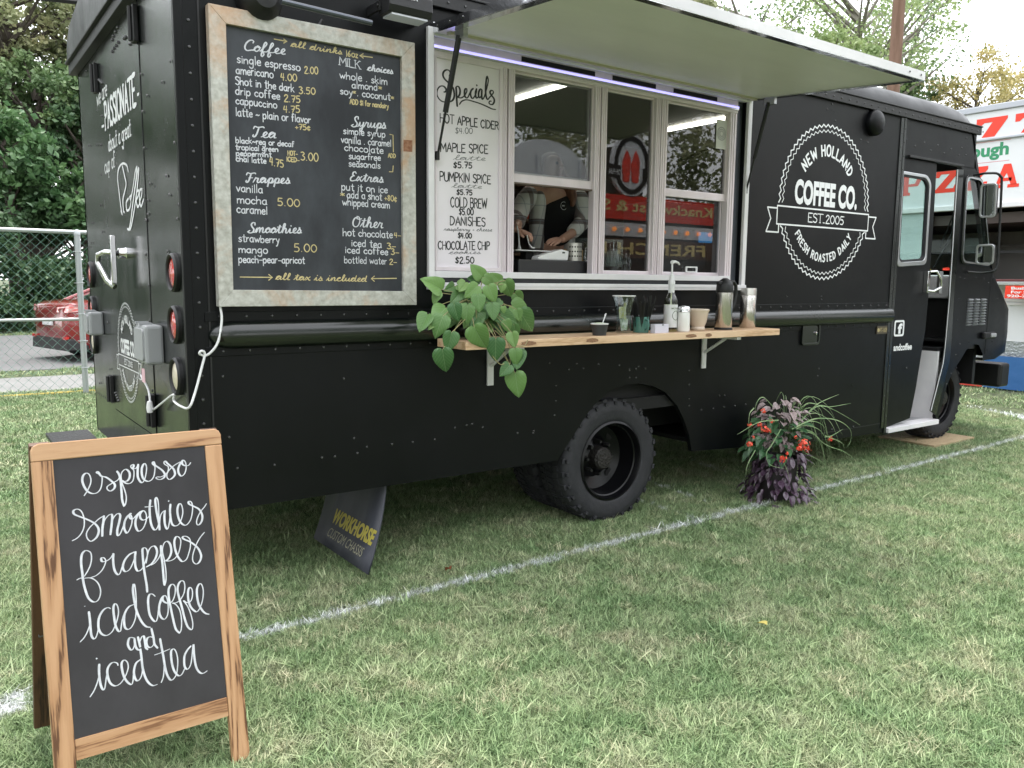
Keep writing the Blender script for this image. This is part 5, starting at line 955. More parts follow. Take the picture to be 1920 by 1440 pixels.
skin_obj('tee_shirt', rel([(WA + Vector((0, -.02, -.05)))[:], (WA.lerp(CH, .5))[:], (CH + Vector((0, -.04, .02)))[:], (CH.lerp(NK, .5) + Vector((0, -.02, 0)))[:]]), [(0, 1), (1, 2), (2, 3)], [(.17, .13), (.17, .13), (.17, .12), (.11, .08)], tee, PB, 2)
def plaid():
    m = bpy.data.materials.new('plaid flannel'); m.use_nodes = True; nt = m.node_tree; b = nt.nodes['Principled BSDF']; g = nt.nodes.new('ShaderNodeTexCoord'); sp = nt.nodes.new('ShaderNodeSeparateXYZ'); nt.links.new(g.outputs['Object'], sp.inputs[0])
    def band(src, per, wd, off):
        a = nt.nodes.new('ShaderNodeMath'); a.operation = 'ADD'; a.inputs[1].default_value = off + 50 * per; nt.links.new(src, a.inputs[0])
        c = nt.nodes.new('ShaderNodeMath'); c.operation = 'MODULO'; c.inputs[1].default_value = per; nt.links.new(a.outputs[0], c.inputs[0]); d = nt.nodes.new('ShaderNodeMath'); d.operation = 'LESS_THAN'; d.inputs[1].default_value = wd; nt.links.new(c.outputs[0], d.inputs[0]); return d.outputs[0]
    def mixc(fac, a, col, k=1.0):
        q = nt.nodes.new('ShaderNodeMath'); q.operation = 'MULTIPLY'; q.inputs[1].default_value = k; nt.links.new(fac, q.inputs[0]); x = nt.nodes.new('ShaderNodeMix'); x.data_type = 'RGBA'; nt.links.new(q.outputs[0], x.inputs[0])
        if isinstance(a, tuple): x.inputs[6].default_value = a
        else: nt.links.new(a, x.inputs[6])
        x.inputs[7].default_value = col; return x.outputs[2]
    c = mixc(band(sp.outputs[0], .17, .035, .035), (.62, .62, .6, 1), (.12, .08, .08, 1), .8)
    c = mixc(band(sp.outputs[2], .19, .035, .02), c, (.10, .07, .07, 1), .85)
    c = mixc(band(sp.outputs[2], .095, .006, .0), c, (.25, .28, .32, 1), .6); c = mixc(band(sp.outputs[0], .085, .006, .0), c, (.25, .28, .32, 1), .6)
    nt.links.new(c, b.inputs['Base Color']); b.inputs['Roughness'].default_value = .9; return m
pld = plaid()
for sd_, S_, E_, W_ in ((-1, SL, EL, FL), (1, SR, ER, FR)):
    skin_obj('shirt', rel([(WA + Vector((sd_ * .13, -.02, -.12)))[:], (WA.lerp(CH, .5) + Vector((sd_ * .14, -.03, 0)))[:], (CH + Vector((sd_ * .12, -.03, .02)))[:], (NK + Vector((sd_ * .10, .02, -.02)))[:]]), [(0, 1), (1, 2), (2, 3)], [(.06, .11), (.055, .10), (.055, .09), (.04, .06)], pld, PB, 2)
    skin_obj('sleeve', rel([(S_ + Vector((-sd_ * .03, 0, .0)))[:], S_.lerp(E_, .5)[:], E_[:], E_.lerp(W_, .75)[:], W_[:]]), [(0, 1), (1, 2), (2, 3), (3, 4)], [.072, .070, .062, .052, .052], pld, PB, 2)
hair = mat('auburn hair', (.10, .04, .025), .5, noise=(60, (.2, .09, .05), 3, (1, 1, .1)))
skin_obj('hair', rel([(HD + Vector((0, .03, .12)))[:], (HD + Vector((.02, .06, .03)))[:], (NK + Vector((.10, .04, .08)))[:], (2.623,0.530,2.088), (2.595,0.500,2.015)]), [(0, 1), (1, 2), (2, 3), (3, 4)], [.06, .095, .055, .04, .012], hair, PB, 2)
ob = build('nose', MB().dome((0, 0, 0), .014, .02, 'y', -1, 8, 3), skinm, PB); ob.location = HD + Vector((0, -.09, 0)) - bl
eb = MB()
for dx in (-.032, .032): eb.dome((dx, 0, 0), .011, .006, 'y', -1, 8, 3)
ob = build('eyes', eb, mat('eye', (.05, .04, .04), .2), PB); ob.location = HD + Vector((0, -.085, .03)) - bl
ob = build('mouth', MB().box((-.022, -.003, -.004), (.022, .003, .004)), mat('lips', (.35, .12, .1), .5), PB, .002); ob.location = HD + Vector((0, -.085, -.045)) - bl
lp_ = Vector((2.539,0.520,2.020)); mb = MB(); fr_ = lambda u, v, d: (lp_.x + u - bl.x, lp_.y - d - bl.y, lp_.z + v - bl.z)
ribbon(mb, [Vector((.026 * math.cos(2 * PI * k / 20), .026 * math.sin(2 * PI * k / 20))) for k in range(21)], .002, fr_, taper=1); write(mb, 'COFFEE', 'P', -.016, -.003, .016, -.003, .004, fr_, .0015)
letter_obj('shirt_print', mb, vinyl, PB)
small('spoon', 'white plastic spoon held over the tray by the barista', 'spoon', [('body', MB().tube([(-.03, -.03, .07), (0, -.01, .02), (.03, 0, 0), (.05, 0, -.002)], [.0035, .003, .0055, .004], 6), whitep)], ((2.038,0.240,1.763)[0], .24, 1.725))
small('white_scoop', 'upright white plastic utensil standing on the tray', 'scoop', [('body', MB().tube([(0, 0, 0), (-.002, 0, .03), (-.008, 0, .1), (-.014, .01, .14)], [.02, .009, .006, .007], 8, flat=.4), whitep)], ((1.938,0.190,1.733)[0], .19, 1.707))

# ================================================================== THINGS ON THE SHELF
SHELF_FROM = set(COL.objects)
cupb = mat('black paper cup', (.03, .03, .032), .5)
p = ((2.166,-0.275,1.249)[0], -.32, 1.222)
t = small('paper_cup', 'short black paper cup of green ice cream with a white spoon', 'cup', [('cup', MB().lathe([(0, .001), (.033, .001), (.0415, .055), (.040, .055), (.032, .004)], n=24), cupb), ('rim', MB().lathe([(.0415, .053), (.045, .056), (.0415, .059), (.039, .056)], n=24), whitep), ('ice_cream', MB().dome((0, 0, .05), .039, .013, 'z', 1, 20, 4), mat('mint ice cream', (.55, .62, .45), .6, bump=(80, .6, S1)))], (p[0], p[1] + .045, 1.222))
small('spoon', 'white plastic spoon standing in the black ice cream cup', 'spoon', [('body', MB().tube([(0, 0, 0), (.012, 0, .03), (.022, .0, .055), (.026, 0, .062)], [.006, .004, .006, .004], 6, flat=.4), whitep)], (p[0] + .012, p[1] + .04, 1.222 + .052))
p = ((2.436,-0.185,1.300)[0], -.235, 1.222)
clr = glassmat('clear plastic', (.82, .86, .86), boost=2.2)
tp = mat('yellow sachet', (.62, .6, .2), .6, noise=(45, (.75, .75, .68), 2, S1)); tp2 = mat('white sachet', (.68, .7, .66), .6, noise=(55, (.35, .45, .25), 3, S1))
small('plastic_pitcher', 'clear flared plastic cup holding tea and sweetener sachets', 'plastic cup', [('cup', MB().lathe([(0, .003), (.038, .003), (.041, .01), (.036, .05), (.037, .09), (.058, .185), (.060, .19), (.056, .185), (.035, .09), (.034, .05), (.038, .012)], n=28), clr), ('rim', MB().lathe([(.058, .186), (.0605, .19), (.058, .193)], n=28), whitep)], (p[0], p[1] + .05, 1.222))
for k, (dx, dy, dz, rz, m_) in enumerate(((-.008, -.006, .008, .3, tp2), (.008, .004, .01, -.4, tp2), (.0, .012, .012, .9, tp2), (.012, -.002, .075, .5, tp), (-.006, .006, .08, -.2, tp), (.008, .006, .105, 1.2, tp))):
    o = build('sachet', MB().box((-.018, -.002, 0), (.018, .002, .062)), m_, None, .001); o.location = (p[0] + dx, p[1] + .05 + dy, 1.23 + dz); o.rotation_euler = (.12 * (k % 3 - 1), .15 * (k % 2 - .5), rz); tag(o, ('yellow sachet high in the clear plastic cup, ' if k > 2 else 'white printed sachet low in the clear plastic cup, ') + ['front', 'middle', 'back', 'right', 'left', 'topmost'][k] + ' one', 'sachet', 'sachets in the clear plastic cup')
p = ((2.567,-0.200,1.282)[0], -.245, 1.222)
teal = mat('teal glaze', (.05, .15, .125), .25, noise=(12, (.07, .19, .155), 4, S1), coat=.4)
mg = (p[0], p[1] + .045, 1.222)
small('teal_mug', 'teal glazed mug crammed with black straws', 'mug', [('body', MB().lathe([(0, .001), (.041, .001), (.043, .006), (.043, .088), (.040, .088), (.040, .01)], n=28), teal), ('handle', MB().tube([(-.008, -.042, .072), (-.010, -.062, .070), (-.011, -.068, .045), (-.010, -.062, .022), (-.008, -.042, .018)], .006, 8), teal)], mg)
ss = MB(); rq = random.Random(2)
for k in range(70):
    a = rq.uniform(0, 2 * PI); r = .034 * math.sqrt(rq.random()); sp_ = rq.uniform(.8, 1.75); hh = rq.uniform(.15, .205)
    ss.tube([(r * math.cos(a), r * math.sin(a), .01), (r * math.cos(a) * (1 + sp_), r * math.sin(a) * (1 + sp_), hh)], .0022, 5)
o = build('straws', ss, mat('black plastic', (.01, .01, .011), .35)); o.location = mg; tag(o, 'bundle of thin black stirring straws standing in the teal mug', 'straws', kind='stuff')
p = ((2.654,-0.270,1.267)[0], -.29, 1.222)
small('card_box', 'small pale lilac business card box standing on the shelf before the syrup bottle', 'box', [('body', MB().box((-.052, -.018, 0), (.052, .018, .048)), mat('lilac card', (.6, .59, .68), .6), .001), ('notch', MB().box((.0, -.0185, .040), (.012, -.0178, .0485)), inkg)], (p[0], p[1] + .02, 1.222))
p = ((2.835,-0.185,1.292)[0] + .01, -.225, 1.222)
sy = glassmat('syrup glass', (.84, .90, .70), boost=1.6)
lq = mat('label paper', (.7, .7, .72), .5, noise=(30, (.62, .64, .62), 3, S1))
lb = MB(); font_box(lb, 'MONIN', -.026, .118, .026, .127, lambda u, v, d: (.0372 * math.sin(u / .037), -.0372 * math.cos(u / .037), v), .01)
ribbon(lb, [Vector((.02 * math.cos(2 * PI * k / 20), .085 + .024 * math.sin(2 * PI * k / 20))) for k in range(21)], .003, lambda u, v, d: ((.0374 + d) * math.sin(u / .037), -(.0374 + d) * math.cos(u / .037), v), taper=1)
small('syrup_bottle', 'tall clear syrup bottle with white label and white pump on the shelf', 'bottle', [('glass_body', MB().lathe([(0, .001), (.034, .001), (.036, .006), (.036, .150), (.034, .168), (.022, .192), (.0155, .205), (.0155, .255)], n=26), sy), ('label', MB().lathe([(.0365, .022), (.0365, .142)], n=26), lq), ('neck_label', MB().lathe([(.0165, .205), (.0165, .25)], n=20), lq), ('label_print', lb, mat('olive ink', (.12, .15, .1), .6)),
      ('pump', MB().lathe([(.018, .25), (.018, .262), (.013, .275), (.012, .30), (.005, .305), (.0045, .355), (.010, .358), (.011, .368), (0, .37)], n=16).tube([(-.002, 0, .366), (.025, 0, .367), (.045, 0, .362), (.055, 0, .352)], [.0085, .007, .0055, .004], 8).tube([(0, 0, .26), (0, 0, .03)], .003, 6), whitep)], (p[0] - .01, p[1] + .04, 1.222))
p = ((2.895,-0.240,1.293)[0], -.275, 1.222)
small('sugar_shaker', 'glass shaker full of white sugar with a metal lid', 'shaker', [('jar', MB().lathe([(0, .001), (.032, .001), (.034, .008), (.032, .1), (.031, .108)], n=24), mat('sugar in glass', (.78, .78, .76), .15, coat=1)), ('lid', MB().lathe([(.034, .104), (.034, .122), (.029, .132), (.01, .137), (0, .137)], n=24), chrome)], (p[0], p[1] + .035, 1.222))
p = ((3.095,-0.180,1.287)[0], -.235, 1.222)
small('cream_bowl', 'cream ceramic mortar shaped bowl between sugar shaker and flask', 'bowl', [('body', MB().lathe([(0, .002), (.038, .002), (.040, .010), (.036, .020), (.046, .045), (.056, .1), (.062, .112), (.058, .118), (.052, .1), (.04, .05), (0, .03)], n=30), mat('cream ceramic', (.62, .52, .42), .3, coat=.3), .0)], (p[0], p[1] + .055, 1.222))
p = ((3.294,-0.220,1.319)[0], -.268, 1.222); th = (p[0], p[1] + .048, 1.222)
small('carafe', 'stainless thermal carafe with black lid, spout and handle', 'thermal carafe', [('body', MB().lathe([(.045, .012), (.0465, .015), (.0465, .205), (.044, .208)], n=32), steel), ('base', MB().lathe([(0, .001), (.050, .001), (.050, .010), (.045, .013)], n=32), blackm), ('lid', MB().lathe([(.0465, .206), (.0475, .215), (.046, .245), (.040, .262), (.026, .275), (.012, .285), (0, .286)], n=28).box((-.062, -.012, .248), (-.03, .012, .268)), blackm, .004), ('handle', MB().tube([(.035, 0, .262), (.07, 0, .266), (.092, 0, .245), (.096, 0, .20), (.088, 0, .155), (.075, 0, .125), (.062, 0, .115)], [.010, .011, .0105, .010, .010, .009, .006], 10), blackm)], th)
p = ((3.627,-0.150,1.311)[0] + .01, -.195, 1.222)
small('napkin_tin', 'second brushed steel canister behind the carafe handle', 'canister', [('body', MB().lathe([(0, .001), (.046, .001), (.048, .004), (.048, .2), (.046, .203)], n=32), steel), ('lid', MB().lathe([(.0485, .2), (.0485, .235), (.047, .245), (.02, .246), (0, .246)], n=32), mat('satin steel', (.66, .64, .61), .3, 1))], (p[0] - .01, p[1] + .045, 1.222))

for o in [o for o in COL.objects if o not in SHELF_FROM and o.parent is None]:
    k = {'plastic_pitcher': 1.16, 'teal_mug': 1.1, 'cream_bowl': 1.15, 'napkin_tin': 1.1, 'sachet': 1.1, 'straws': 1.1, 'card_box': 1.1}.get(o.name.split('.')[0], 1.17); o.scale = (k, k, k)
# ------------------------------------------------------------------ heart leaf plant at the left end of the shelf
def heart(L, wd, fold, droop, rings=7):
    """heart shaped leaf lying along +y from the stalk, slightly folded and drooping, with raised vein lines"""
    mb = MB(); n = rings; prof = [0.0, .36, .47, .5, .47, .40, .29, .15, 0.0]; ts = [-.10, -.06, .06, .2, .36, .53, .71, .88, 1.0]
    prof[0] = .22; vs = []
    for t, p_ in zip(ts, prof):
        for k, s in enumerate((-1, -.72, -.38, 0, .38, .72, 1)):
            x = s * p_ * wd * 2 * .5 * 1.0; y = t * L
            if t <= 0 and abs(s) < .3: y = max(y, 0)
            z = abs(s) * p_ * wd * fold - droop * L * max(t, 0) ** 2 + .018 * L * math.sin(t * 16) * abs(s) - (.10 * L * max(0, abs(s) - .6) * 1.2)
            vs.append((x, y, z))
    m = 7; fs = [(i * m + j, i * m + j + 1, (i + 1) * m + j + 1, (i + 1) * m + j) for i in range(len(ts) - 1) for j in range(m - 1)]
    return mb.add(vs, fs, True)
def veinleaf(name, c1, c2, cv, L, rough=.38):
    m = bpy.data.materials.new(name); m.use_nodes = True; nt = m.node_tree; b = nt.nodes['Principled BSDF']; N = nt.nodes.new; K = nt.links.new
    tc = N('ShaderNodeTexCoord'); sp = N('ShaderNodeSeparateXYZ'); K(tc.outputs['Object'], sp.inputs[0]); oi = N('ShaderNodeObjectInfo')
    def M(op, a, b_=None, cl=False):
        q = N('ShaderNodeMath'); q.operation = op; q.use_clamp = cl
        for i, v in enumerate((a, b_)):
            if v is None: continue
            if isinstance(v, (int, float)): q.inputs[i].default_value = v
            else: K(v, q.inputs[i])
        return q.outputs[0]
    ax = M('ABSOLUTE', sp.outputs[0]); mid = M('MULTIPLY', M('SUBTRACT', .0012, ax), 900, True)
    w = M('SINE', M('MULTIPLY', M('SUBTRACT', sp.outputs[1], M('MULTIPLY', ax, 1.15)), 2 * PI * 6.0 / L)); sv = M('MULTIPLY', M('SUBTRACT', w, .90), 7, True)
    v = M('MAXIMUM', mid, M('MULTIPLY', sv, .55), True)
    mx = N('ShaderNodeMix'); mx.data_type = 'RGBA'; K(oi.outputs['Random'], mx.inputs[0]); mx.inputs[6].default_value = c1 + (1,); mx.inputs[7].default_value = c2 + (1,)
    m2 = N('ShaderNodeMix'); m2.data_type = 'RGBA'; K(v, m2.inputs[0]); K(mx.outputs[2], m2.inputs[6]); m2.inputs[7].default_value = cv + (1,)
    K(m2.outputs[2], b.inputs['Base Color']); b.inputs['Roughness'].default_value = rough
    bp = N('ShaderNodeBump'); bp.inputs['Strength'].default_value = .5; bp.inputs['Distance'].default_value = .002; bp.invert = True; K(v, bp.inputs['Height']); K(bp.outputs[0], b.inputs['Normal'])
    t = N('ShaderNodeBsdfTranslucent'); K(m2.outputs[2], t.inputs[0]); ms = N('ShaderNodeMixShader'); ms.inputs[0].default_value = .18; K(b.outputs[0], ms.inputs[1]); K(t.outputs[0], ms.inputs[2]); K(ms.outputs[0], nt.nodes['Material Output'].inputs[0]); return m
vl = veinleaf('heart leaf', (.05, .14, .045), (.19, .34, .10), (.26, .38, .19), .1)
vl2 = veinleaf('pale young leaf', (.15, .28, .09), (.2, .33, .1), (.3, .42, .2), .1)
lm = [];
for k in range(4):
    me = build('leaf', heart(.1, .088, [.25, .4, .15, .5][k], [.15, .3, .45, .05][k]), vl); lm.append(me.data); bpy.data.objects.remove(me)
lmp = [m.copy() for m in lm]
for m in lmp: m.materials.clear(); m.materials.append(vl2)
PC = Vector((1.385, -.19, 1.222))
pot = thing('potted_plant', 'trailing heart leaved houseplant at the left end of the wooden shelf', 'potted plant', PC)
build('pot', MB().lathe([(0, .001), (.055, .001), (.072, .11), (.076, .112), (.072, .118), (.065, .11), (.06, .02)], n=20), mat('dark pot', (.03, .035, .03), .4), pot)
build('soil', MB().disc((0, 0, .1), .066, 'z'), mat('potting soil', (.03, .02, .015), .95), pot)
rp = random.Random(11)
def place_leaf(parent, mesh, pos, tip, up, size, name='leaf'):
    """pos: stalk end, tip: direction the leaf points, up: rough face normal"""
    y = Vector(tip).normalized(); z = Vector(up); z = (z - y * z.dot(y)).normalized(); x = y.cross(z)
    o = bpy.data.objects.new(name, mesh); COL.objects.link(o); o.parent = parent
    o.matrix_local = Matrix.Translation(Vector(pos)) @ Matrix((x, y, z)).transposed().to_4x4() @ Matrix.Scale(size, 4); return o
stm = MB()
def stalk(a, b, sag=.02, r=.002):
    a, b = Vector(a), Vector(b); m = (a + b) / 2 + Vector((0, 0, sag)); stm.tube([a, a.lerp(m, .5) + Vector((0, 0, sag * .3)), m, b], r, 5)
# leaves traced one by one: (stalk x,y px, tip x,y px, depth, size, pale)
LV = [((1.17, -0.2, 1.478), (1.063, -0.2, 1.54), 0, 0), ((1.343, -0.27, 1.496), (1.267, -0.27, 1.433), 0, 0), ((1.304, -0.33, 1.453), (1.304, -0.33, 1.357), 0, 0), ((1.162, -0.34, 1.408), (1.168, -0.34, 1.316), 0, 0), ((1.154, -0.27, 1.387), (1.044, -0.27, 1.313), 0, 0), ((1.105, -0.33, 1.352), (1.049, -0.33, 1.249), 0, 0), ((1.053, -0.27, 1.356), (0.994, -0.27, 1.268), 0, 0), ((1.128, -0.37, 1.273), (1.109, -0.37, 1.169), 0, 0), ((1.078, -0.37, 1.192), (1.099, -0.37, 1.064), 0, 0), ((1.259, -0.37, 1.296), (1.328, -0.37, 1.167), 0, 0), ((1.388, -0.37, 1.232), (1.389, -0.37, 1.108), 0, 0), ((1.511, -0.37, 1.054), (1.524, -0.37, 0.911), 0, 0), ((1.531, -0.36, 1.169), (1.501, -0.36, 1.059), 0, 0), ((1.495, -0.385, 1.178), (1.5, -0.385, 1.087), 0, 0), ((1.476, -0.37, 1.098), (1.414, -0.37, 1.039), 0, 0), ((1.488, -0.37, 1.262), (1.492, -0.37, 1.177), 0, 1), ((1.39, -0.3, 1.497), (1.415, -0.3, 1.402), 0, 0), ((1.528, -0.25, 1.526), (1.572, -0.25, 1.422), 0, 1), ((1.626, -0.2, 1.459), (1.689, -0.2, 1.399), 0, 1), ((1.631, -0.24, 1.363), (1.71, -0.24, 1.24), 0, 0), ((1.594, -0.22, 1.392), (1.728, -0.22, 1.313), 0, 0), ((1.438, -0.36, 1.395), (1.445, -0.36, 1.356), 0, 1), ((1.423, -0.19, 1.542), (1.354, -0.19, 1.61), 0, 0), ((1.563, -0.15, 1.52), (1.498, -0.15, 1.566), 0, 0), ((1.428, -0.15, 1.527), (1.353, -0.15, 1.535), 0, 0), ((1.398, -0.32, 1.408), (1.391, -0.32, 1.313), 0, 0), ((1.264, -0.3, 1.403), (1.238, -0.3, 1.299), 0, 0), ((1.474, -0.29, 1.35), (1.573, -0.29, 1.302), 0, 0), ((1.384, -0.28, 1.379), (1.351, -0.28, 1.306), 0, 0), ((1.474, -0.33, 1.323), (1.502, -0.33, 1.254), 0, 0), ((1.467, -0.3, 1.288), (1.461, -0.3, 1.231), 0, 0), ((1.268, -0.2, 1.501), (1.341, -0.2, 1.473), 0, 0), ((1.151, -0.2, 1.396), (1.115, -0.2, 1.358), 0, 0), ((1.279, -0.15, 1.495), (1.213, -0.15, 1.472), 0, 0), ((1.53, -0.33, 1.299), (1.552, -0.33, 1.224), 0, 0), ((1.43, -0.2, 1.542), (1.5, -0.2, 1.496), 0, 0), ((1.288, -0.2, 1.467), (1.215, -0.2, 1.412), 0, 0), ((1.064, -0.3, 1.308), (1.036, -0.3, 1.285), 0, 1), ((1.459, -0.31, 1.424), (1.418, -0.31, 1.391), 0, 0), ((1.302, -0.22, 1.513), (1.242, -0.22, 1.462), 0, 1), ((1.157, -0.2, 1.462), (1.119, -0.2, 1.407), 0, 0), ((1.317, -0.3, 1.336), (1.264, -0.3, 1.293), 0, 0), ((1.507, -0.26, 1.508), (1.494, -0.26, 1.457), 0, 1), ((1.587, -0.27, 1.376), (1.602, -0.27, 1.306), 0, 0)]
for (a, b, dy, pale) in LV:
    pa = Vector(a); pb = Vector(b); L = (pb - pa).length
    v = (Vector(C_LOC) - pa).normalized(); up = (v + Vector((rp.uniform(-.5, .5), rp.uniform(-.35, .1), rp.uniform(.0, .55)))).normalized()
    tip = (pb - pa) + Vector((0, -1, 0)) * L * rp.uniform(-.1, .35)
    ms_ = (lmp if pale else lm)[rp.randrange(4)]
    place_leaf(pot, ms_, pa - PC, tip, up, min(1.4, L / .1 * .92))
    root = Vector((rp.uniform(-.04, .04), rp.uniform(-.03, .03), rp.uniform(.1, .2))); stalk(root, pa - PC, .03)
for k in range(92):    # inner leaves that fill the plant
    a = rp.uniform(0, 2 * PI); e = rp.uniform(-.1, 1.1); r = rp.uniform(.06, .15); d = Vector((math.cos(a) * math.cos(e), math.sin(a) * math.cos(e) * .8, math.sin(e))); pa = Vector((0.01, .01, .10)) + d * r
    if pa.y > .11: pa.y = .11
    tip = Vector((d.x, d.y, -rp.uniform(.2, 1.0))); place_leaf(pot, lm[rp.randrange(4)], pa, tip, Vector((d.x, d.y - .4, d.z + .4)), rp.uniform(.55, .95)); stalk((0, 0, .1), pa, .02)
for c in ([(.02, -.06, .12), (.0, -.13, .02), (-.01, -.16, -.06), (.04, -.17, -.12), (.09, -.165, -.10)], [(.0, -.05, .12), (-.09, -.1, .06), (-.05, -.15, .0), (.01, -.16, -.0)], [(.03, -.02, .2), (.06, -.12, .08), (.10, -.16, -.03), (.10, -.17, -.12)], [(.05, -.1, .05), (.12, -.15, -.02), (.19, -.165, -.03), (.22, -.16, 0)]): stm.tube(smooth(c, 4), .0024, 5)
build('stems', stm, mat('plant stem', (.30, .27, .13), .6), pot)

# ================================================================== MENU BOARD
MBd = thing('menu_board', 'large framed chalkboard drinks menu hung beside the serving window, rusty metal frame', 'menu board', (.63, -.02, 1.40))
T = -.052
oc = [(.150, 1.402), (1.118, 1.402), (1.118, 2.655), (.150, 2.655)]; 
oc = [(0.126,1.398),(1.115,1.397),(1.112,2.679),(0.125,2.672)]; ic = [(0.191,1.472),(1.040,1.467),(1.040,2.603),(0.197,2.602)]
names = ('frame_bottom', 'frame_right', 'frame_top', 'frame_left')
for i in range(4):
    j = (i + 1) % 4; q = [oc[i], oc[j], ic[j], ic[i]]
    child(build('frame_board', MB().slab([q], 0, .045, FY(T)), rustm, None, .002), MBd)
child(B('backing', (oc[0][0] + .006, -.03, oc[0][1] + .006), (oc[2][0] - .006, -.0005, oc[2][1] - .006), pine_dark, None, 0), MBd)
child(B('chalkboard', (ic[0][0] - .004, -.033, ic[0][1] - .004), (ic[2][0] + .004, -.030, ic[2][1] + .004), slate, None, 0), MBd)
a = (1.070,2.184); child(build('rust_patch', MB().slab([[(a[0] - .026, a[1] - .03), (a[0] + .024, a[1] - .028), (a[0] + .025, a[1] + .028), (a[0] - .025, a[1] + .026)]], -.0008, 0, FY(T)), mat('heavy rust', (.2, .075, .035), .8, noise=(70, (.32, .17, .1), 5, S1)), None), MBd)
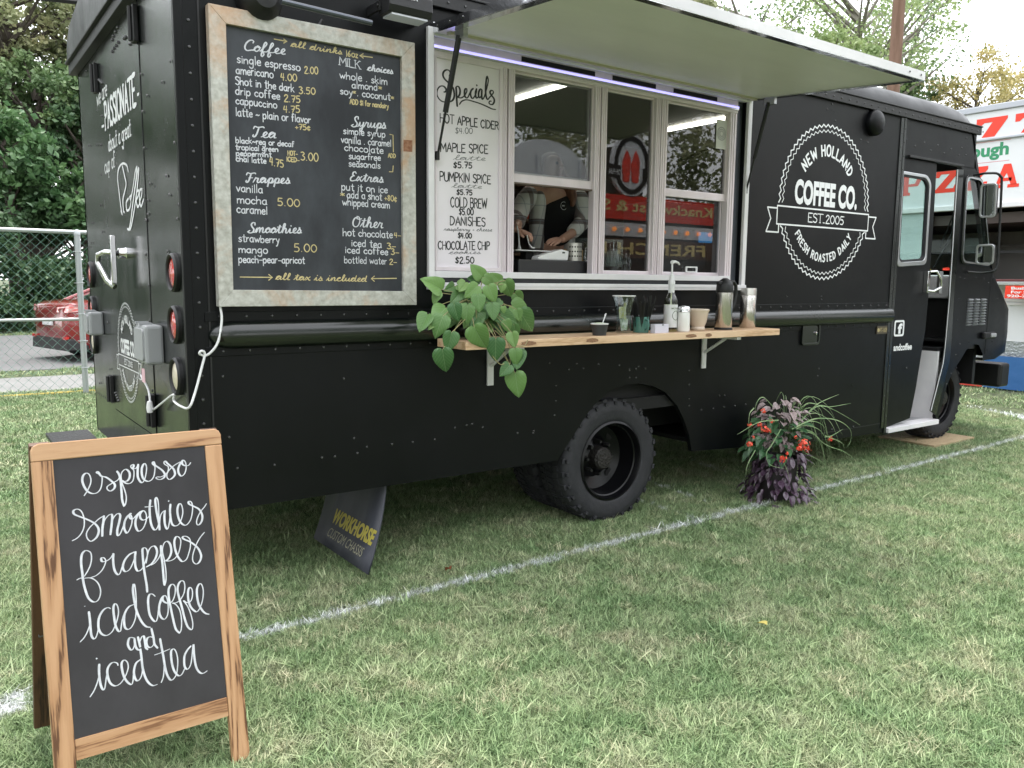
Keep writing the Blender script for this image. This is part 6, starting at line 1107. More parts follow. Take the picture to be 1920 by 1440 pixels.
MENU = [
('Coffee', 'SW', 0.274, 2.51, 0.461, 2.522, 0.0246),
('single espresso', 'PW', 0.245, 2.453, 0.529, 2.461, 0.0205),
('2.00', 'PY', 0.55, 2.455, 0.614, 2.459, 0.0194),
('americano', 'PW', 0.239, 2.407, 0.403, 2.412, 0.0205),
('4.00', 'PY', 0.438, 2.408, 0.512, 2.412, 0.0191),
('Shot in the dark', 'PW', 0.235, 2.361, 0.498, 2.365, 0.0195),
('3.50', 'PY', 0.522, 2.362, 0.599, 2.367, 0.0183),
('drip coffee', 'PW', 0.234, 2.319, 0.431, 2.323, 0.0196),
('2.75', 'PY', 0.451, 2.316, 0.526, 2.322, 0.0182),
('cappuccino', 'PW', 0.234, 2.278, 0.416, 2.282, 0.0196),
('4.75', 'PY', 0.447, 2.27, 0.523, 2.277, 0.0182),
('latte ~ plain or flavor', 'PW', 0.232, 2.228, 0.573, 2.236, 0.0197),
('+75c', 'PY', 0.5, 2.201, 0.57, 2.205, 0.0146),
('Tea', 'SW', 0.298, 2.145, 0.408, 2.151, 0.0263),
('black~reg or decaf', 'PW', 0.228, 2.113, 0.492, 2.122, 0.0146),
('tropical green', 'PW', 0.227, 2.083, 0.417, 2.093, 0.0136),
('peppermint', 'PW', 0.228, 2.059, 0.385, 2.066, 0.0126),
('chai latte', 'PW', 0.227, 2.034, 0.36, 2.036, 0.0142),
('4.75', 'PY', 0.377, 2.031, 0.44, 2.025, 0.0204),
('HOT-', 'PY', 0.462, 2.082, 0.507, 2.084, 0.0114),
('ICED-', 'PY', 0.457, 2.054, 0.515, 2.056, 0.0114),
('3.00', 'PY', 0.524, 2.066, 0.607, 2.067, 0.0231),
('all drinks', 'SY', 0.486, 2.561, 0.735, 2.567, 0.0159),
('16oz', 'PY', 0.756, 2.562, 0.815, 2.565, 0.0165),
('MILK', 'TW', 0.721, 2.518, 0.827, 2.515, 0.0209),
('choices', 'SW', 0.862, 2.515, 1.0, 2.519, 0.0169),
('whole . skim', 'PW', 0.722, 2.458, 0.968, 2.463, 0.0199),
('almond', 'PW', 0.783, 2.422, 0.915, 2.43, 0.019),
('*', 'PY', 0.922, 2.434, 0.938, 2.434, 0.0137),
('soy', 'PW', 0.723, 2.388, 0.784, 2.388, 0.0189),
('*', 'PY', 0.787, 2.395, 0.801, 2.396, 0.0134),
('. coconut', 'PW', 0.809, 2.389, 0.984, 2.393, 0.0191),
('*', 'PY', 0.987, 2.397, 1.003, 2.397, 0.0138),
('ADD $1 for nondairy', 'PY', 0.771, 2.348, 0.974, 2.353, 0.0134),
('Syrups', 'SW', 0.775, 2.245, 0.959, 2.256, 0.026),
('simple syrup', 'PW', 0.736, 2.208, 0.955, 2.214, 0.018),
('vanilla . caramel', 'PW', 0.724, 2.165, 0.986, 2.173, 0.0191),
('chocolate', 'PW', 0.74, 2.131, 0.943, 2.135, 0.0181),
('sugarfree', 'PW', 0.762, 2.094, 0.928, 2.101, 0.0171),
('seasonals', 'PW', 0.761, 2.059, 0.926, 2.063, 0.0182),
('ADD', 'PY', 0.97, 2.12, 1.01, 2.121, 0.0117),
('Frappes', 'SW', 0.262, 1.945, 0.469, 1.956, 0.0241),
('vanilla', 'PW', 0.224, 1.903, 0.34, 1.904, 0.0207),
('mocha', 'PW', 0.226, 1.853, 0.358, 1.855, 0.0208),
('caramel', 'PW', 0.223, 1.811, 0.359, 1.811, 0.0208),
('5.00', 'PY', 0.409, 1.854, 0.512, 1.854, 0.0214),
('Smoothies', 'SW', 0.266, 1.726, 0.518, 1.734, 0.0244),
('strawberry', 'PW', 0.227, 1.686, 0.411, 1.685, 0.0188),
('mango', 'PW', 0.226, 1.637, 0.355, 1.636, 0.0189),
('peach-pear-apricot', 'PW', 0.224, 1.593, 0.53, 1.595, 0.0189),
('5.00', 'PY', 0.482, 1.648, 0.59, 1.649, 0.0219),
('Extras', 'SW', 0.762, 1.992, 0.942, 1.997, 0.0247),
('put it on ice', 'PW', 0.722, 1.946, 0.964, 1.948, 0.02),
('*', 'PY', 0.715, 1.915, 0.735, 1.915, 0.0153),
('add a shot', 'PW', 0.749, 1.911, 0.933, 1.911, 0.0201),
('+80c', 'PY', 0.948, 1.911, 1.014, 1.91, 0.017),
('whipped cream', 'PW', 0.725, 1.875, 0.975, 1.875, 0.0201),
('Other', 'SW', 0.771, 1.776, 0.937, 1.776, 0.0287),
('hot chocolate', 'PW', 0.725, 1.731, 0.989, 1.73, 0.0203),
('4-', 'PY', 0.999, 1.735, 1.037, 1.734, 0.0149),
('iced tea', 'PW', 0.768, 1.683, 0.928, 1.68, 0.0204),
('3-', 'PY', 0.959, 1.676, 1.006, 1.676, 0.0186),
('iced coffee', 'PW', 0.735, 1.65, 0.963, 1.646, 0.0204),
('3-', 'PY', 0.981, 1.649, 1.024, 1.648, 0.0174),
('bottled water', 'pW', 0.73, 1.602, 0.955, 1.6, 0.0192),
('2-', 'PY', 0.972, 1.599, 1.011, 1.599, 0.0174),
('all tax is included', 'SY', 0.388, 1.519, 0.845, 1.513, 0.0172)]
rm_ = random.Random(9)
for t in MENU:
    mb = MB(); st = t[1][0]; write(mb, t[0], st, *t[2:], OUT(-.0335), rnd=rm_, w={'P': .0062 if t[6] > .028 else .0048, 'p': .0038, 'S': .0058 if t[1][1] == 'W' else .0046, 'T': .0046}[st]); child(letter_obj('lettering', mb, chalkw if t[1][1] == 'W' else chalky, None), MBd)
for s in ([(0.412,2.580),(0.470,2.580)], [(0.456,2.588),(0.470,2.580),(0.455,2.570)], [(0.891,2.579),(0.825,2.576)], [(0.843,2.588),(0.825,2.576),(0.843,2.568)], [(0.980,2.231),(0.997,2.230),(0.998,2.149)], [(0.997,2.082),(0.994,2.053),(0.975,2.052)],
          [(0.228,1.529),(0.374,1.529)], [(0.358,1.542),(0.374,1.529),(0.357,1.516)], [(1.010,1.531),(0.871,1.528)], [(0.888,1.541),(0.871,1.528),(0.887,1.515)]):
    mb = MB(); ribbon(mb, [Vector(q) for q in s], .0045, OUT(-.0335), taper=1); child(letter_obj('chalk_arrow', mb, chalky, None), MBd)

# power cord looping down the rear corner
cpts = [(0.137,-0.030,1.400), (0.140,-0.035,1.339), (0.120,-0.040,1.245), (0.091,-0.030,1.198), (0.065,-0.020,1.182), (0.040,-0.030,1.193), (0.048,-0.035,1.205), (0.063,-0.030,1.190), (0.047,-0.030,1.129), (0.016,-0.030,1.024), (-0.012,-0.030,0.958)]
cpts += [(-0.020,0.075,0.949), (-0.030,0.166,0.963), (-0.030,0.171,0.992), (-0.030,0.391,0.927), (-0.040,0.596,0.861), (-0.050,0.566,0.893), (-0.050,0.597,0.969), (-0.050,0.758,1.029), (-0.060,0.642,1.100)]
wc = tag(build('power_cord', MB().tube([tuple(v) for v in smooth(cpts, 4, 150)], .0055, 7), whitep), 'white extension cord looping from the menu board to the plug on the truck rear', 'cord')
pg = (-0.055,0.556,0.884); small('plug', 'white plug hanging at the low point of the extension cord', 'plug', [('body', MB().lathe([(0, -.03), (.014, -.025), (.017, 0), (.012, .03), (0, .035)], n=10), whitep)], pg)
tg_ = (-0.065,0.618,1.038); small('pink_tag', 'small pale pink tag hanging on the extension cord', 'tag', [('body', MB().box((-.001, -.035, -.035), (.001, .035, .035)), mat('pink tag', (.7, .45, .5), .6), .0008)], tg_)

# ================================================================== SANDWICH BOARD
AB_O=(-0.177848,-1.287891,0.000000); AB_X=(0.999695,0.019765,-0.014781); AB_U=(0.009943,0.225634,0.974161)
ABO = Vector(AB_O); AX = Vector(AB_X); AU = Vector(AB_U); AN = AU.cross(AX)   # AN points away from the viewer
AW, AH = .537, 1.064
SBo = thing('sandwich_board', 'wooden sandwich chalkboard standing on the grass at the rear corner of the truck', 'sandwich board', ABO - AX * AW / 2)
SM = Matrix((AX, AN, AU)).transposed().to_4x4()
SM = Matrix.Translation(ABO - AX * AW) @ SM          # local u from left edge, d depth away, v up the board
inv0 = Matrix.Translation(-SBo.location)
def sb(name, mb, m, bevel=0, M=SM, parent=None):
    o = build(name, mb, m, parent or SBo, bevel)
    if parent is None: o.matrix_local = inv0 @ M
    return o
fw_, hb_, ht_ = .0535, .216, .052
sb('upright', MB().slab([rpoly([(0, 0), (fw_, 0), (fw_, AH - ht_), (0, AH - ht_)], .001)], 0, .026, lambda u, v, d: (u, d, v)), pinez, .003)
sb('upright', MB().slab([[(AW - fw_, 0), (AW, 0), (AW, AH - ht_), (AW - fw_, AH - ht_)]], 0, .026, lambda u, v, d: (u, d, v)), pinez, .003)
sb('top_rail', MB().slab([[(0, AH - ht_ + .0008), (AW, AH - ht_ + .0008), (AW, AH - .02), (AW - .006, AH - .007), (AW - .02, AH), (.02, AH), (.006, AH - .007), (0, AH - .02)]], 0, .026, lambda u, v, d: (u, d, v)), pinex, .003)
sb('bottom_rail', MB().slab([[(fw_ + .0006, hb_ - .058), (AW - fw_ - .0006, hb_ - .058), (AW - fw_ - .0006, hb_), (fw_ + .0006, hb_)]], .001, .025, lambda u, v, d: (u, d, v)), pinex, .003)
sb('chalkboard', MB().box((fw_ - .004, .006, hb_ - .004), (AW - fw_ + .004, .014, AH - ht_ + .004)), slate2)
AFR = lambda u, v, d: (u + AW, .0055 - d, v)
for kname in ('espresso', 'smoothies', 'frappes', 'iced_coffee', 'and_iced_tea'):
    mb = MB()
    for s in TR[kname]: ribbon(mb, smooth([(a / 1000, b / 1000) for a, b in s], 5, 120), .0039, AFR, calli=1.15)
    o = letter_obj('lettering', mb, chalkw, SBo); o.matrix_local = inv0 @ SM
# hinged rear frame
ang = .47; RM = SM @ Matrix.Translation((0, .028, AH)) @ Matrix.Rotation(ang, 4, 'X') @ Matrix.Translation((0, 0, -AH))
for u0, u1 in ((.0, fw_), (AW - fw_, AW)): sb('rear_leg', MB().box((u0, 0, .045), (u1, .024, AH - .004)), pine_dark, .003, RM)
sb('rear_panel', MB().box((fw_ + .001, .004, .22), (AW - fw_ - .001, .020, AH - .05)), pine_dark, .001, RM)
sb('hinge', MB().tube([(.06, .028, AH - .01), (.12, .028, AH - .01)], .006, 8).tube([(AW - .12, .028, AH - .01), (AW - .06, .028, AH - .01)], .006, 8), galv)
sb('stay_cord', MB().tube([(.01, .03, .52), (.0, .14, .50), (.01, .25, .49)], .002, 5), blackm)

# ================================================================== FLOWER PLANTER
FP = Vector((*(3.858,-0.426), 0)) + Vector((.03, .17, 0))
pl_ = thing('flower_planter', 'planter of red begonias, arching grass and dark purple trailing leaves on the lawn', 'flower planter', FP)
build('pot', MB().lathe([(0, .002), (.11, .002), (.125, .05), (.14, .30), (.15, .305), (.14, .315), (.125, .30)], n=24), mat('dark resin pot', (.02, .015, .018), .5), pl_)
build('soil', MB().disc((0, 0, .295), .13, 'z'), mat('potting soil', (.03, .02, .015), .95), pl_)
def simple_leaf(L, w, fold=.3, droop=.3):
    ts = (0, .2, .45, .7, .9, 1); pr = (.04, .38, .5, .38, .16, 0); vs = []
    for t, p_ in zip(ts, pr):
        for s in (-1, -.5, 0, .5, 1): vs.append((s * p_ * w, t * L, abs(s) * p_ * w * fold - droop * L * t * t + .03 * L * math.sin(9 * t) * abs(s)))
    return MB().add(vs, [(i * 5 + j, i * 5 + j + 1, (i + 1) * 5 + j + 1, (i + 1) * 5 + j) for i in range(5) for j in range(4)], True)
def leafset(nm, L, w, m, k=3):
    out = []
    for i in range(k): o = build('leaf', simple_leaf(L, w, .2 + .25 * i, .15 + .25 * i), m); out.append(o.data); bpy.data.objects.remove(o)
    return out
hyp = leafset('h', .085, .062, mat('speckled dusky leaf', (.17, .13, .13), .5, noise=(150, (.34, .27, .27), 2, S1)))
beg = leafset('b', .07, .065, leafmat('begonia leaf', (.03, .1, .04), (.09, .19, .09), .3, 30))
tra = leafset('t', .065, .04, mat('purple striped leaf', (.045, .012, .04), .28, noise=(60, (.12, .09, .12), 2, S1), coat=.2))
rf = random.Random(21)
for k in range(105):
    a = rf.uniform(0, 2 * PI); r = .16 * math.sqrt(rf.random()); z = rf.uniform(.50, .80) - r * .9; d = Vector((math.cos(a), math.sin(a), rf.uniform(-.35, .3)))
    place_leaf(pl_, hyp[k % 3], Vector((r * math.cos(a) - .0, r * math.sin(a), z)), d, Vector((d.x * .3, d.y * .3 - .3, 1)), rf.uniform(.55, .95), 'dusky_leaf')
for k in range(110):
    a = rf.uniform(0, 2 * PI); r = rf.uniform(.09, .19); z = rf.uniform(.32, .60); d = Vector((math.cos(a), math.sin(a), rf.uniform(-.5, .2)))
    place_leaf(pl_, beg[k % 3], Vector((r * math.cos(a) - .04, r * math.sin(a), z)), d, Vector((d.x * .5, d.y * .5 - .2, .8)), rf.uniform(.6, 1.25), 'begonia_leaf')
for k in range(290):
    a = rf.uniform(0, 2 * PI); z = rf.uniform(.01, .36); r = .145 + max(0, .16 - z) * .55 + rf.uniform(-.02, .035); d = Vector((math.cos(a) * .8, math.sin(a) * .8, rf.uniform(-1.2, .3)))
    place_leaf(pl_, tra[k % 3], Vector((r * math.cos(a), r * math.sin(a), z)), d, Vector((d.x, d.y, .6)), rf.uniform(.6, 1.25), 'purple_leaf')
fm = mat('red begonia petal', (.75, .055, .03), .45, noise=(60, (.85, .14, .08), 2, S1)); 
def flower(c, n, R, seed):
    r_ = random.Random(seed); mb = MB()
    for i in range(n):
        d = Vector((r_.gauss(0, 1), r_.gauss(0, 1), r_.gauss(0, 1))).normalized(); p = d * R * r_.uniform(.3, 1); t = d.cross(Vector((r_.random(), r_.random(), r_.random()))).normalized(); s = d.cross(t); q = R * r_.uniform(.28, .42)
        mb.add([p + t * q * math.cos(k * PI / 3) + s * q * .8 * math.sin(k * PI / 3) + d * q * .25 * (k % 2) for k in range(6)], [tuple(range(6))])
    o = build('flower', mb, fm, pl_); o.location = c
base_y = -.14
for i, (px, py, R, dp) in enumerate(((1431,770,.022,-.1),(1406,797,.02,-.1),(1424,796,.018,-.1),(1433,803,.03,-.12),(1440,808,.022,-.12),(1405,832,.028,-.08),(1413,819,.012,-.1),(1507,833,.042,-.16),(1498,840,.03,-.16),(1514,842,.028,-.16),(1492,820,.014,-.16),(1468,860,.03,-.17),(1475,850,.016,-.17),(1557,823,.022,-.05),(1447,790,.018,-.1))):
    pass
FLW = [((3.485, -0.42, 0.696), 0.022), ((3.355, -0.42, 0.613), 0.02), ((3.453, -0.42, 0.607), 0.018), ((3.479, -0.44, 0.583), 0.03), ((3.519, -0.44, 0.561), 0.022), ((3.384, -0.4, 0.484), 0.028), ((3.399, -0.42, 0.531), 0.012), ((3.862, -0.48, 0.441), 0.042), ((3.795, -0.49, 0.424), 0.03), ((3.893, -0.49, 0.406), 0.028), ((3.753, -0.49, 0.502), 0.014), ((3.611, -0.5, 0.375), 0.03), ((3.648, -0.5, 0.407), 0.016), ((4.345, -0.37, 0.408), 0.022), ((3.581, -0.42, 0.617), 0.018)]
for i, (c, R) in enumerate(FLW): flower(Vector(c) - FP, 16, R, i)
gb = MB(); gmat2 = leafmat('strap leaf grass', (.14, .26, .10), (.32, .42, .22), .45, 14)
def blade(path, w, name='grass_blade'):
    mb = MB(); P = smooth([Vector(p) for p in path], 5, 170); n = len(P); vs = []
    for i, p in enumerate(P):
        t = (P[min(i + 1, n - 1)] - P[max(i - 1, 0)]).normalized(); s = t.cross(Vector((.3, -.8, .4))).normalized(); ww = w * (1 - .85 * (i / (n - 1)) ** 2); vs += [p + s * ww / 2, p, p - s * ww / 2]; vs[-2] = p + t.cross(s) * ww * .25
    mb.add(vs, [(3 * i + j, 3 * i + j + 1, 3 * i + 4 + j, 3 * i + 3 + j) for i in range(n - 1) for j in range(2)], True); build(name, mb, gmat2, pl_)
BL = [[(3.943, -0.36, 0.536), (4.124, -0.37, 0.664), (4.238, -0.38, 0.704), (4.384, -0.39, 0.734)], [(3.898, -0.39, 0.553), (4.079, -0.4, 0.667), (4.264, -0.41, 0.657), (4.498, -0.42, 0.664)], [(3.855, -0.42, 0.562), (4.059, -0.43, 0.677), (4.232, -0.44, 0.648), (4.589, -0.45, 0.499)], [(3.764, -0.45, 0.552), (3.996, -0.46, 0.601), (4.248, -0.47, 0.571), (4.405, -0.48, 0.493), (4.412, -0.49, 0.413), (4.345, -0.5, 0.365)], [(3.868, -0.38, 0.484), (3.975, -0.39, 0.546), (4.175, -0.4, 0.488), (4.283, -0.41, 0.332), (4.294, -0.42, 0.21), (4.416, -0.43, -0.044)], [(3.845, -0.41, 0.553), (4.012, -0.42, 0.507), (4.192, -0.43, 0.395), (4.403, -0.44, 0.324), (4.522, -0.45, 0.254), (4.542, -0.46, 0.186)], [(3.656, -0.44, 0.561), (3.555, -0.45, 0.469), (3.487, -0.46, 0.418), (3.515, -0.47, 0.342), (3.671, -0.48, 0.294)], [(3.656, -0.37, 0.702), (3.531, -0.38, 0.777), (3.451, -0.39, 0.744), (3.428, -0.4, 0.652)], [(3.417, -0.4, 0.719), (3.357, -0.41, 0.674), (3.356, -0.42, 0.515), (3.36, -0.43, 0.28)], [(3.641, -0.43, 0.621), (3.417, -0.44, 0.629), (3.198, -0.45, 0.573)], [(3.371, -0.46, 0.454), (3.286, -0.47, 0.371), (3.257, -0.48, 0.29)], [(3.879, -0.39, 0.485), (3.977, -0.4, 0.366), (4.181, -0.41, 0.271), (4.34, -0.42, 0.163)], [(3.882, -0.42, 0.536), (4.051, -0.43, 0.489), (4.155, -0.44, 0.352), (4.196, -0.45, 0.189), (4.196, -0.46, 0.029)], [(3.698, -0.45, 0.323), (3.725, -0.46, 0.268), (3.741, -0.47, 0.207)], [(4.264, -0.38, 0.435), (4.331, -0.39, 0.438), (4.451, -0.4, 0.476)], [(4.217, -0.41, 0.453), (4.4, -0.42, 0.386), (4.439, -0.43, 0.334)], [(3.828, -0.44, 0.544), (3.961, -0.45, 0.587), (4.106, -0.46, 0.543), (4.167, -0.47, 0.436)], [(3.931, -0.37, 0.508), (4.1, -0.38, 0.476), (4.214, -0.39, 0.385), (4.246, -0.4, 0.172), (4.209, -0.41, -0.017)]]
for P_ in BL: blade([Vector(p) - FP for p in P_], .0085)
for k in range(26):
    a = rf.uniform(-1.3, 1.1); R = rf.uniform(.14, .34); h = rf.uniform(.50, .68); o = Vector((.06, -.02, .36)); e = Vector((math.cos(a), math.sin(a) - .1, 0))
    blade([o, o + e * R * .35 + Vector((0, 0, h - .30)), o + e * R * .8 + Vector((0, 0, (h - .33))), o + e * R * 1.1 + Vector((0, 0, h - .33 - rf.uniform(.15, .45)))], rf.uniform(.006, .010))

# plywood pads under the front wheel
small('plywood_pad', 'weathered plywood sheet on the grass under the front wheel', 'board', [('body', MB().box((-.42, -.28, 0), (.36, .28, .022)), ply, .002)], (FWX + .0, .30, .012))
small('fallen_leaf', 'curled brown dead leaf on the grass just above the white line', 'leaf', [('body', simple_leaf(.05, .035, .9, .5), mat('dead leaf', (.28, .09, .04), .7))], (*(1.185,-0.268), .045))
small('fallen_leaf', 'small yellow fallen leaf on the lawn right of centre', 'leaf', [('body', simple_leaf(.05, .04, .5, .2), mat('yellow leaf', (.5, .42, .12), .7))], (*(1.966,-1.631), .045))

# ================================================================== PIZZA TRAILER
TX = 11.95
PT = thing('pizza_trailer', 'white pizza concession trailer with red and green lettering behind the truck cab', 'concession trailer', (TX, 1.5, 0))
wp = mat('white trailer skin', (.72, .73, .75), .35, noise=(.8, (.66, .67, .69), 5, S1))
def tb(name, a, b, m, bevel=.005, parent=None):
    o = B(name, a, b, m, None, bevel); return child(o, PT)
Y0, Y1 = -4.2, 5.6
tb('roof_cap', (TX - .03, Y0, 4.07), (TX + 2.6, Y1, 4.16), mat('grey trim', (.45, .47, .52), .4), .01)
tb('sign_wall', (TX, Y0, 2.74), (TX + .06, Y1, 4.07), wp)
tb('sign_ledge', (TX - .04, Y0, 3.65), (TX, Y1, 3.68), mat('grey trim', (.45, .47, .52), .4), .006)
tb('lintel', (TX - .05, Y0, 2.66), (TX + .05, Y1, 2.74), aluw, .01)
tb('rear_wall', (TX + 2.4, Y0, .4), (TX + 2.45, Y1, 4.1), mat('dim trailer wall', (.42, .38, .33), .7, noise=(1.2, (.55, .5, .44), 4, (1, 3, .5))), 0)
tb('end_wall', (TX, Y1 - .05, .4), (TX + 2.4, Y1, 4.1), wp, 0)
tb('end_wall', (TX, Y0, .4), (TX + 2.4, Y0 + .05, 4.1), wp, 0)
tb('post', (TX, 2.95, 1.5), (TX + .06, 5.55, 2.66), wp, .004)
tb('lower_wall', (TX, Y0, .72), (TX + .06, Y1, 1.62), wp)
tb('counter', (TX - .28, Y0, 1.585), (TX + .4, Y1, 1.62), mat('dark red counter', (.10, .02, .02), .35), .01)
tb('counter_trim', (TX - .29, Y0, 1.54), (TX - .27, Y1, 1.585), alu, .002)
for z in (1.30, 1.245): tb('white_strip', (TX - .02, Y0, z), (TX, Y1, z + .035), aluw, .003)
tb('diamond_skirt', (TX - .01, Y0, .45), (TX + .03, Y1, .72), mat('bright diamond plate', (.4, .42, .44), .35, .8, bump=(30, .9, S1)), 0)
tb('equipment', (TX + 1.6, -1.5, 1.62), (TX + 2.3, 3.2, 2.2), mat('grey oven', (.2, .19, .18), .5), .02)
tb('shelf_bar', (TX + .5, Y0 + .1, 2.02), (TX + .54, 3.8, 2.06), blackm, 0)
tb('upper_shadow_box', (TX + .1, Y0 + .1, 2.45), (TX + 2.3, Y1 - .1, 2.60), mat('dark brown shade', (.05, .035, .03), .6), 0)  # dark slab stands in for the shade at the top of the opening
tb('trailer_floor', (TX + .06, Y0, .40), (TX + 2.4, Y1, .5), dark, 0)
redp = mat('red sign paint', (.80, .045, .02), .4); grnp = mat('green sign paint', (.03, .26, .12), .4); redl2 = mat('thin red line', (.6, .05, .08), .5)
TF = lambda u, v, d: (TX - .001 - d, -u, v)
def fat(mb, pts, w): ribbon(mb, [Vector(p) for p in pts], w, TF, taper=1)
def slabletter(ch, c, z0, z1, w, th, mb):
    """heavy slab serif capitals, c is the left edge"""
    def poly(pts): mb.add([TF(c + x * w, z0 + y * (z1 - z0), .002) for x, y in pts], [tuple(range(len(pts)))])
    if ch == 'Z': poly([(0, 1), (0, .68), (.14, .68), (.22, .82), (.42, .82)]); poly([(0, 1), (.42, .82), (.6, .82), (1, 1)]); poly([(.6, .82), (1, 1), (1, .86), (.44, .18), (0, 0), (0, .14)]); poly([(0, 0), (.44, .18), (.8, .18), (1, 0)]); poly([(1, 0), (.8, .18), (.86, .34), (1, .34)])
    if ch == '7': poly([(0, 1), (0, .60), (.14, .60), (.26, .76), (.52, .76), (1, 1)]); poly([(.52, .76), (1, 1), (1, .86), (.62, 0), (.2, 0)])
    if ch == 'A': poly([(.36, 1), (.64, 1), (.5, .62)]); poly([(.36, 1), (.5, .62), (.22, .12), (.08, .12)]); poly([(.64, 1), (.92, .12), (.68, .12), (.5, .62)]); poly([(.3, .42), (.7, .42), (.7, .28), (.3, .28)]); poly([(0, 0), (.36, 0), (.36, .14), (0, .14)]); poly([(.56, 0), (1, 0), (1, .14), (.56, .14)])
    if ch == 'P': poly([(0, 0), (.5, 0), (.5, .13), (0, .13)]); poly([(.12, .13), (.4, .13), (.4, .87), (.12, .87)]); poly([(0, .87), (.75, .87), (.9, 1), (0, 1)]); poly([(.75, .87), (.9, 1), (1, .7), (.78, .7)]); poly([(.78, .7), (1, .7), (.85, .4), (.7, .52)]); poly([(.4, .52), (.7, .52), (.85, .4), (.4, .4)])
    if ch == 'I': poly([(.1, 0), (.9, 0), (.9, .14), (.1, .14)]); poly([(.32, .14), (.68, .14), (.68, .86), (.32, .86)]); poly([(.1, .86), (.9, .86), (.9, 1), (.1, 1)])
for ch, y_, w_ in (('A', 2.07, .35), ('Z', 2.50, .34), ('Z', 2.92, .34), ('I', 3.10, .16), ('P', 3.49, .34)):
    mb = MB(); slabletter(ch, -y_, 2.945, 3.285, w_, 0, mb); child(letter_obj('sign_letter', mb, redp, None), PT)
for y_ in (1.84, 2.375):
    mb = MB(); slabletter('7', -y_, 3.70, 3.975, .43, 0, mb); child(letter_obj('sign_letter', mb, redp, None), PT)
mb = MB(); font_box(mb, 'Dough', -2.64, 3.36, -1.895, 3.607, TF, .035)
child(letter_obj('sign_letter', mb, grnp, None), PT)
for z in (3.632, 3.335):
    mb = MB(); fat(mb, [(-2.7, z), (-1.88, z)], .006); child(letter_obj('sign_line', mb, redl2, None), PT)
# banner
BN = thing('for_sale_banner', 'small red for sale banner on the pizza trailer below its counter', 'sign', (TX - .3, 1.6, 1.40))
b0 = (1.657,1.458); b1 = (1.380,1.484)
o = B('banner', (TX - .30, b0[0] - .75, 1.35), (TX - .292, b0[0], 1.53), redp, None, 0); child(o, BN)
BF = lambda u, v, d: (TX - .301 - d, -u, v); mb = MB()
font_box(mb, 'Business', -b0[0] + .08, 1.475, -b0[0] + .42, 1.515, BF, .03); font_box(mb, 'For Sale', -b0[0] + .08, 1.42, -b0[0] + .40, 1.46, BF, .03); font_box(mb, '920-765-9211', -b0[0] + .03, 1.365, -b0[0] + .62, 1.405, BF, .03); child(letter_obj('lettering', mb, vinyl, None), BN)
tag(build('blue_tarp', MB().box((TX - .10, Y0, .02), (TX - .06, 1.95, .50)), mat('blue tarpaulin', (.03, .12, .32), .45, bump=(6, .5, S1))), 'blue tarpaulin skirt hung along the foot of the pizza trailer', 'tarpaulin')
tag(build('red_tarp', MB().box((TX - .09, 1.95, .02), (TX - .05, 3.6, .22)), mat('red tarpaulin', (.6, .06, .04), .5)), 'red strip of tarpaulin beside the blue one at the trailer foot', 'tarpaulin')
small('menu_bottles', 'green and red bottles standing on the trailer counter seen through the cab', 'bottles', [('bottle', MB().lathe([(0, 0), (.05, 0), (.05, .15), (.02, .2), (0, .22)], (0, 0, 0), n=10), mat('olive bottle', (.3, .28, .05), .4)), ('bottle', MB().lathe([(0, 0), (.06, 0), (.06, .17), (0, .18)], (0, -.3, 0), n=10), redp), ('box', MB().box((-.1, .25, 0), (.1, .6, .15)), wp)], (TX - .1, 2.9, 1.62))

# ================================================================== FENCE, CAR, TREES, POLE
fg = mat('galvanised fence steel', (.42, .44, .45), .45, .6)
CF = thing('chain_link_fence', 'galvanised chain link fence with top and middle rail along the pavement', 'fence', (0, 8.2, 0))
FYY = 8.2
def fb(name, mb, m): return child(build(name, mb, m), CF)
fb('top_rail', MB().tube([(-8, FYY, 2.10), (9, FYY, 2.10)], .026, 10), fg)
fb('middle_rail', MB().tube([(-8, FYY, .98), (9, FYY, .98)], .021, 10), fg)
for x in (-5.4, -2.35, .70, 3.75, 6.8):
    fb('post', MB().tube([(x, FYY - .06, 0), (x, FYY - .06, 2.08)], .036, 12), fg)
    fb('post_cap', MB().lathe([(.04, 2.06), (.04, 2.10), (.02, 2.13), (0, 2.135)], (x, FYY - .06, 0), n=12), fg)
    tb_ = MB()
    for z in (.35, .7, 1.05, 1.45, 1.85): tb_.tube([(x - .055, FYY - .03, z), (x - .04, FYY - .105, z), (x + .04, FYY - .105, z), (x + .055, FYY - .03, z)], .005, 4)
    fb('tie_wire', tb_, fg)
lk = MB(); s_ = .058; hN = 35
for k in range(int(17 / s_)):
    x = -8 + k * s_; pts_ = []
    for j in range(hN + 1): pts_.append((x + (s_ / 2 if (j + k) % 2 else -s_ / 2) + (s_ / 2), FYY - .005 + (.003 if j % 2 else -.003), .04 + j * (2.04 / hN)))
    if -2.6 < x < 1.6: lk.tube(pts_, .0028, 3, caps=False)
tag(fb('wire_mesh', lk, mat('green coated wire', (.14, .27, .22), .45, .3)), kind='stuff')
tag(fb('edging_strip', MB().tube([(-8, FYY + .05, .02), (9, FYY + .05, .02)], .018, 6), mat('yellow edge paint', (.55, .42, .1), .7)))
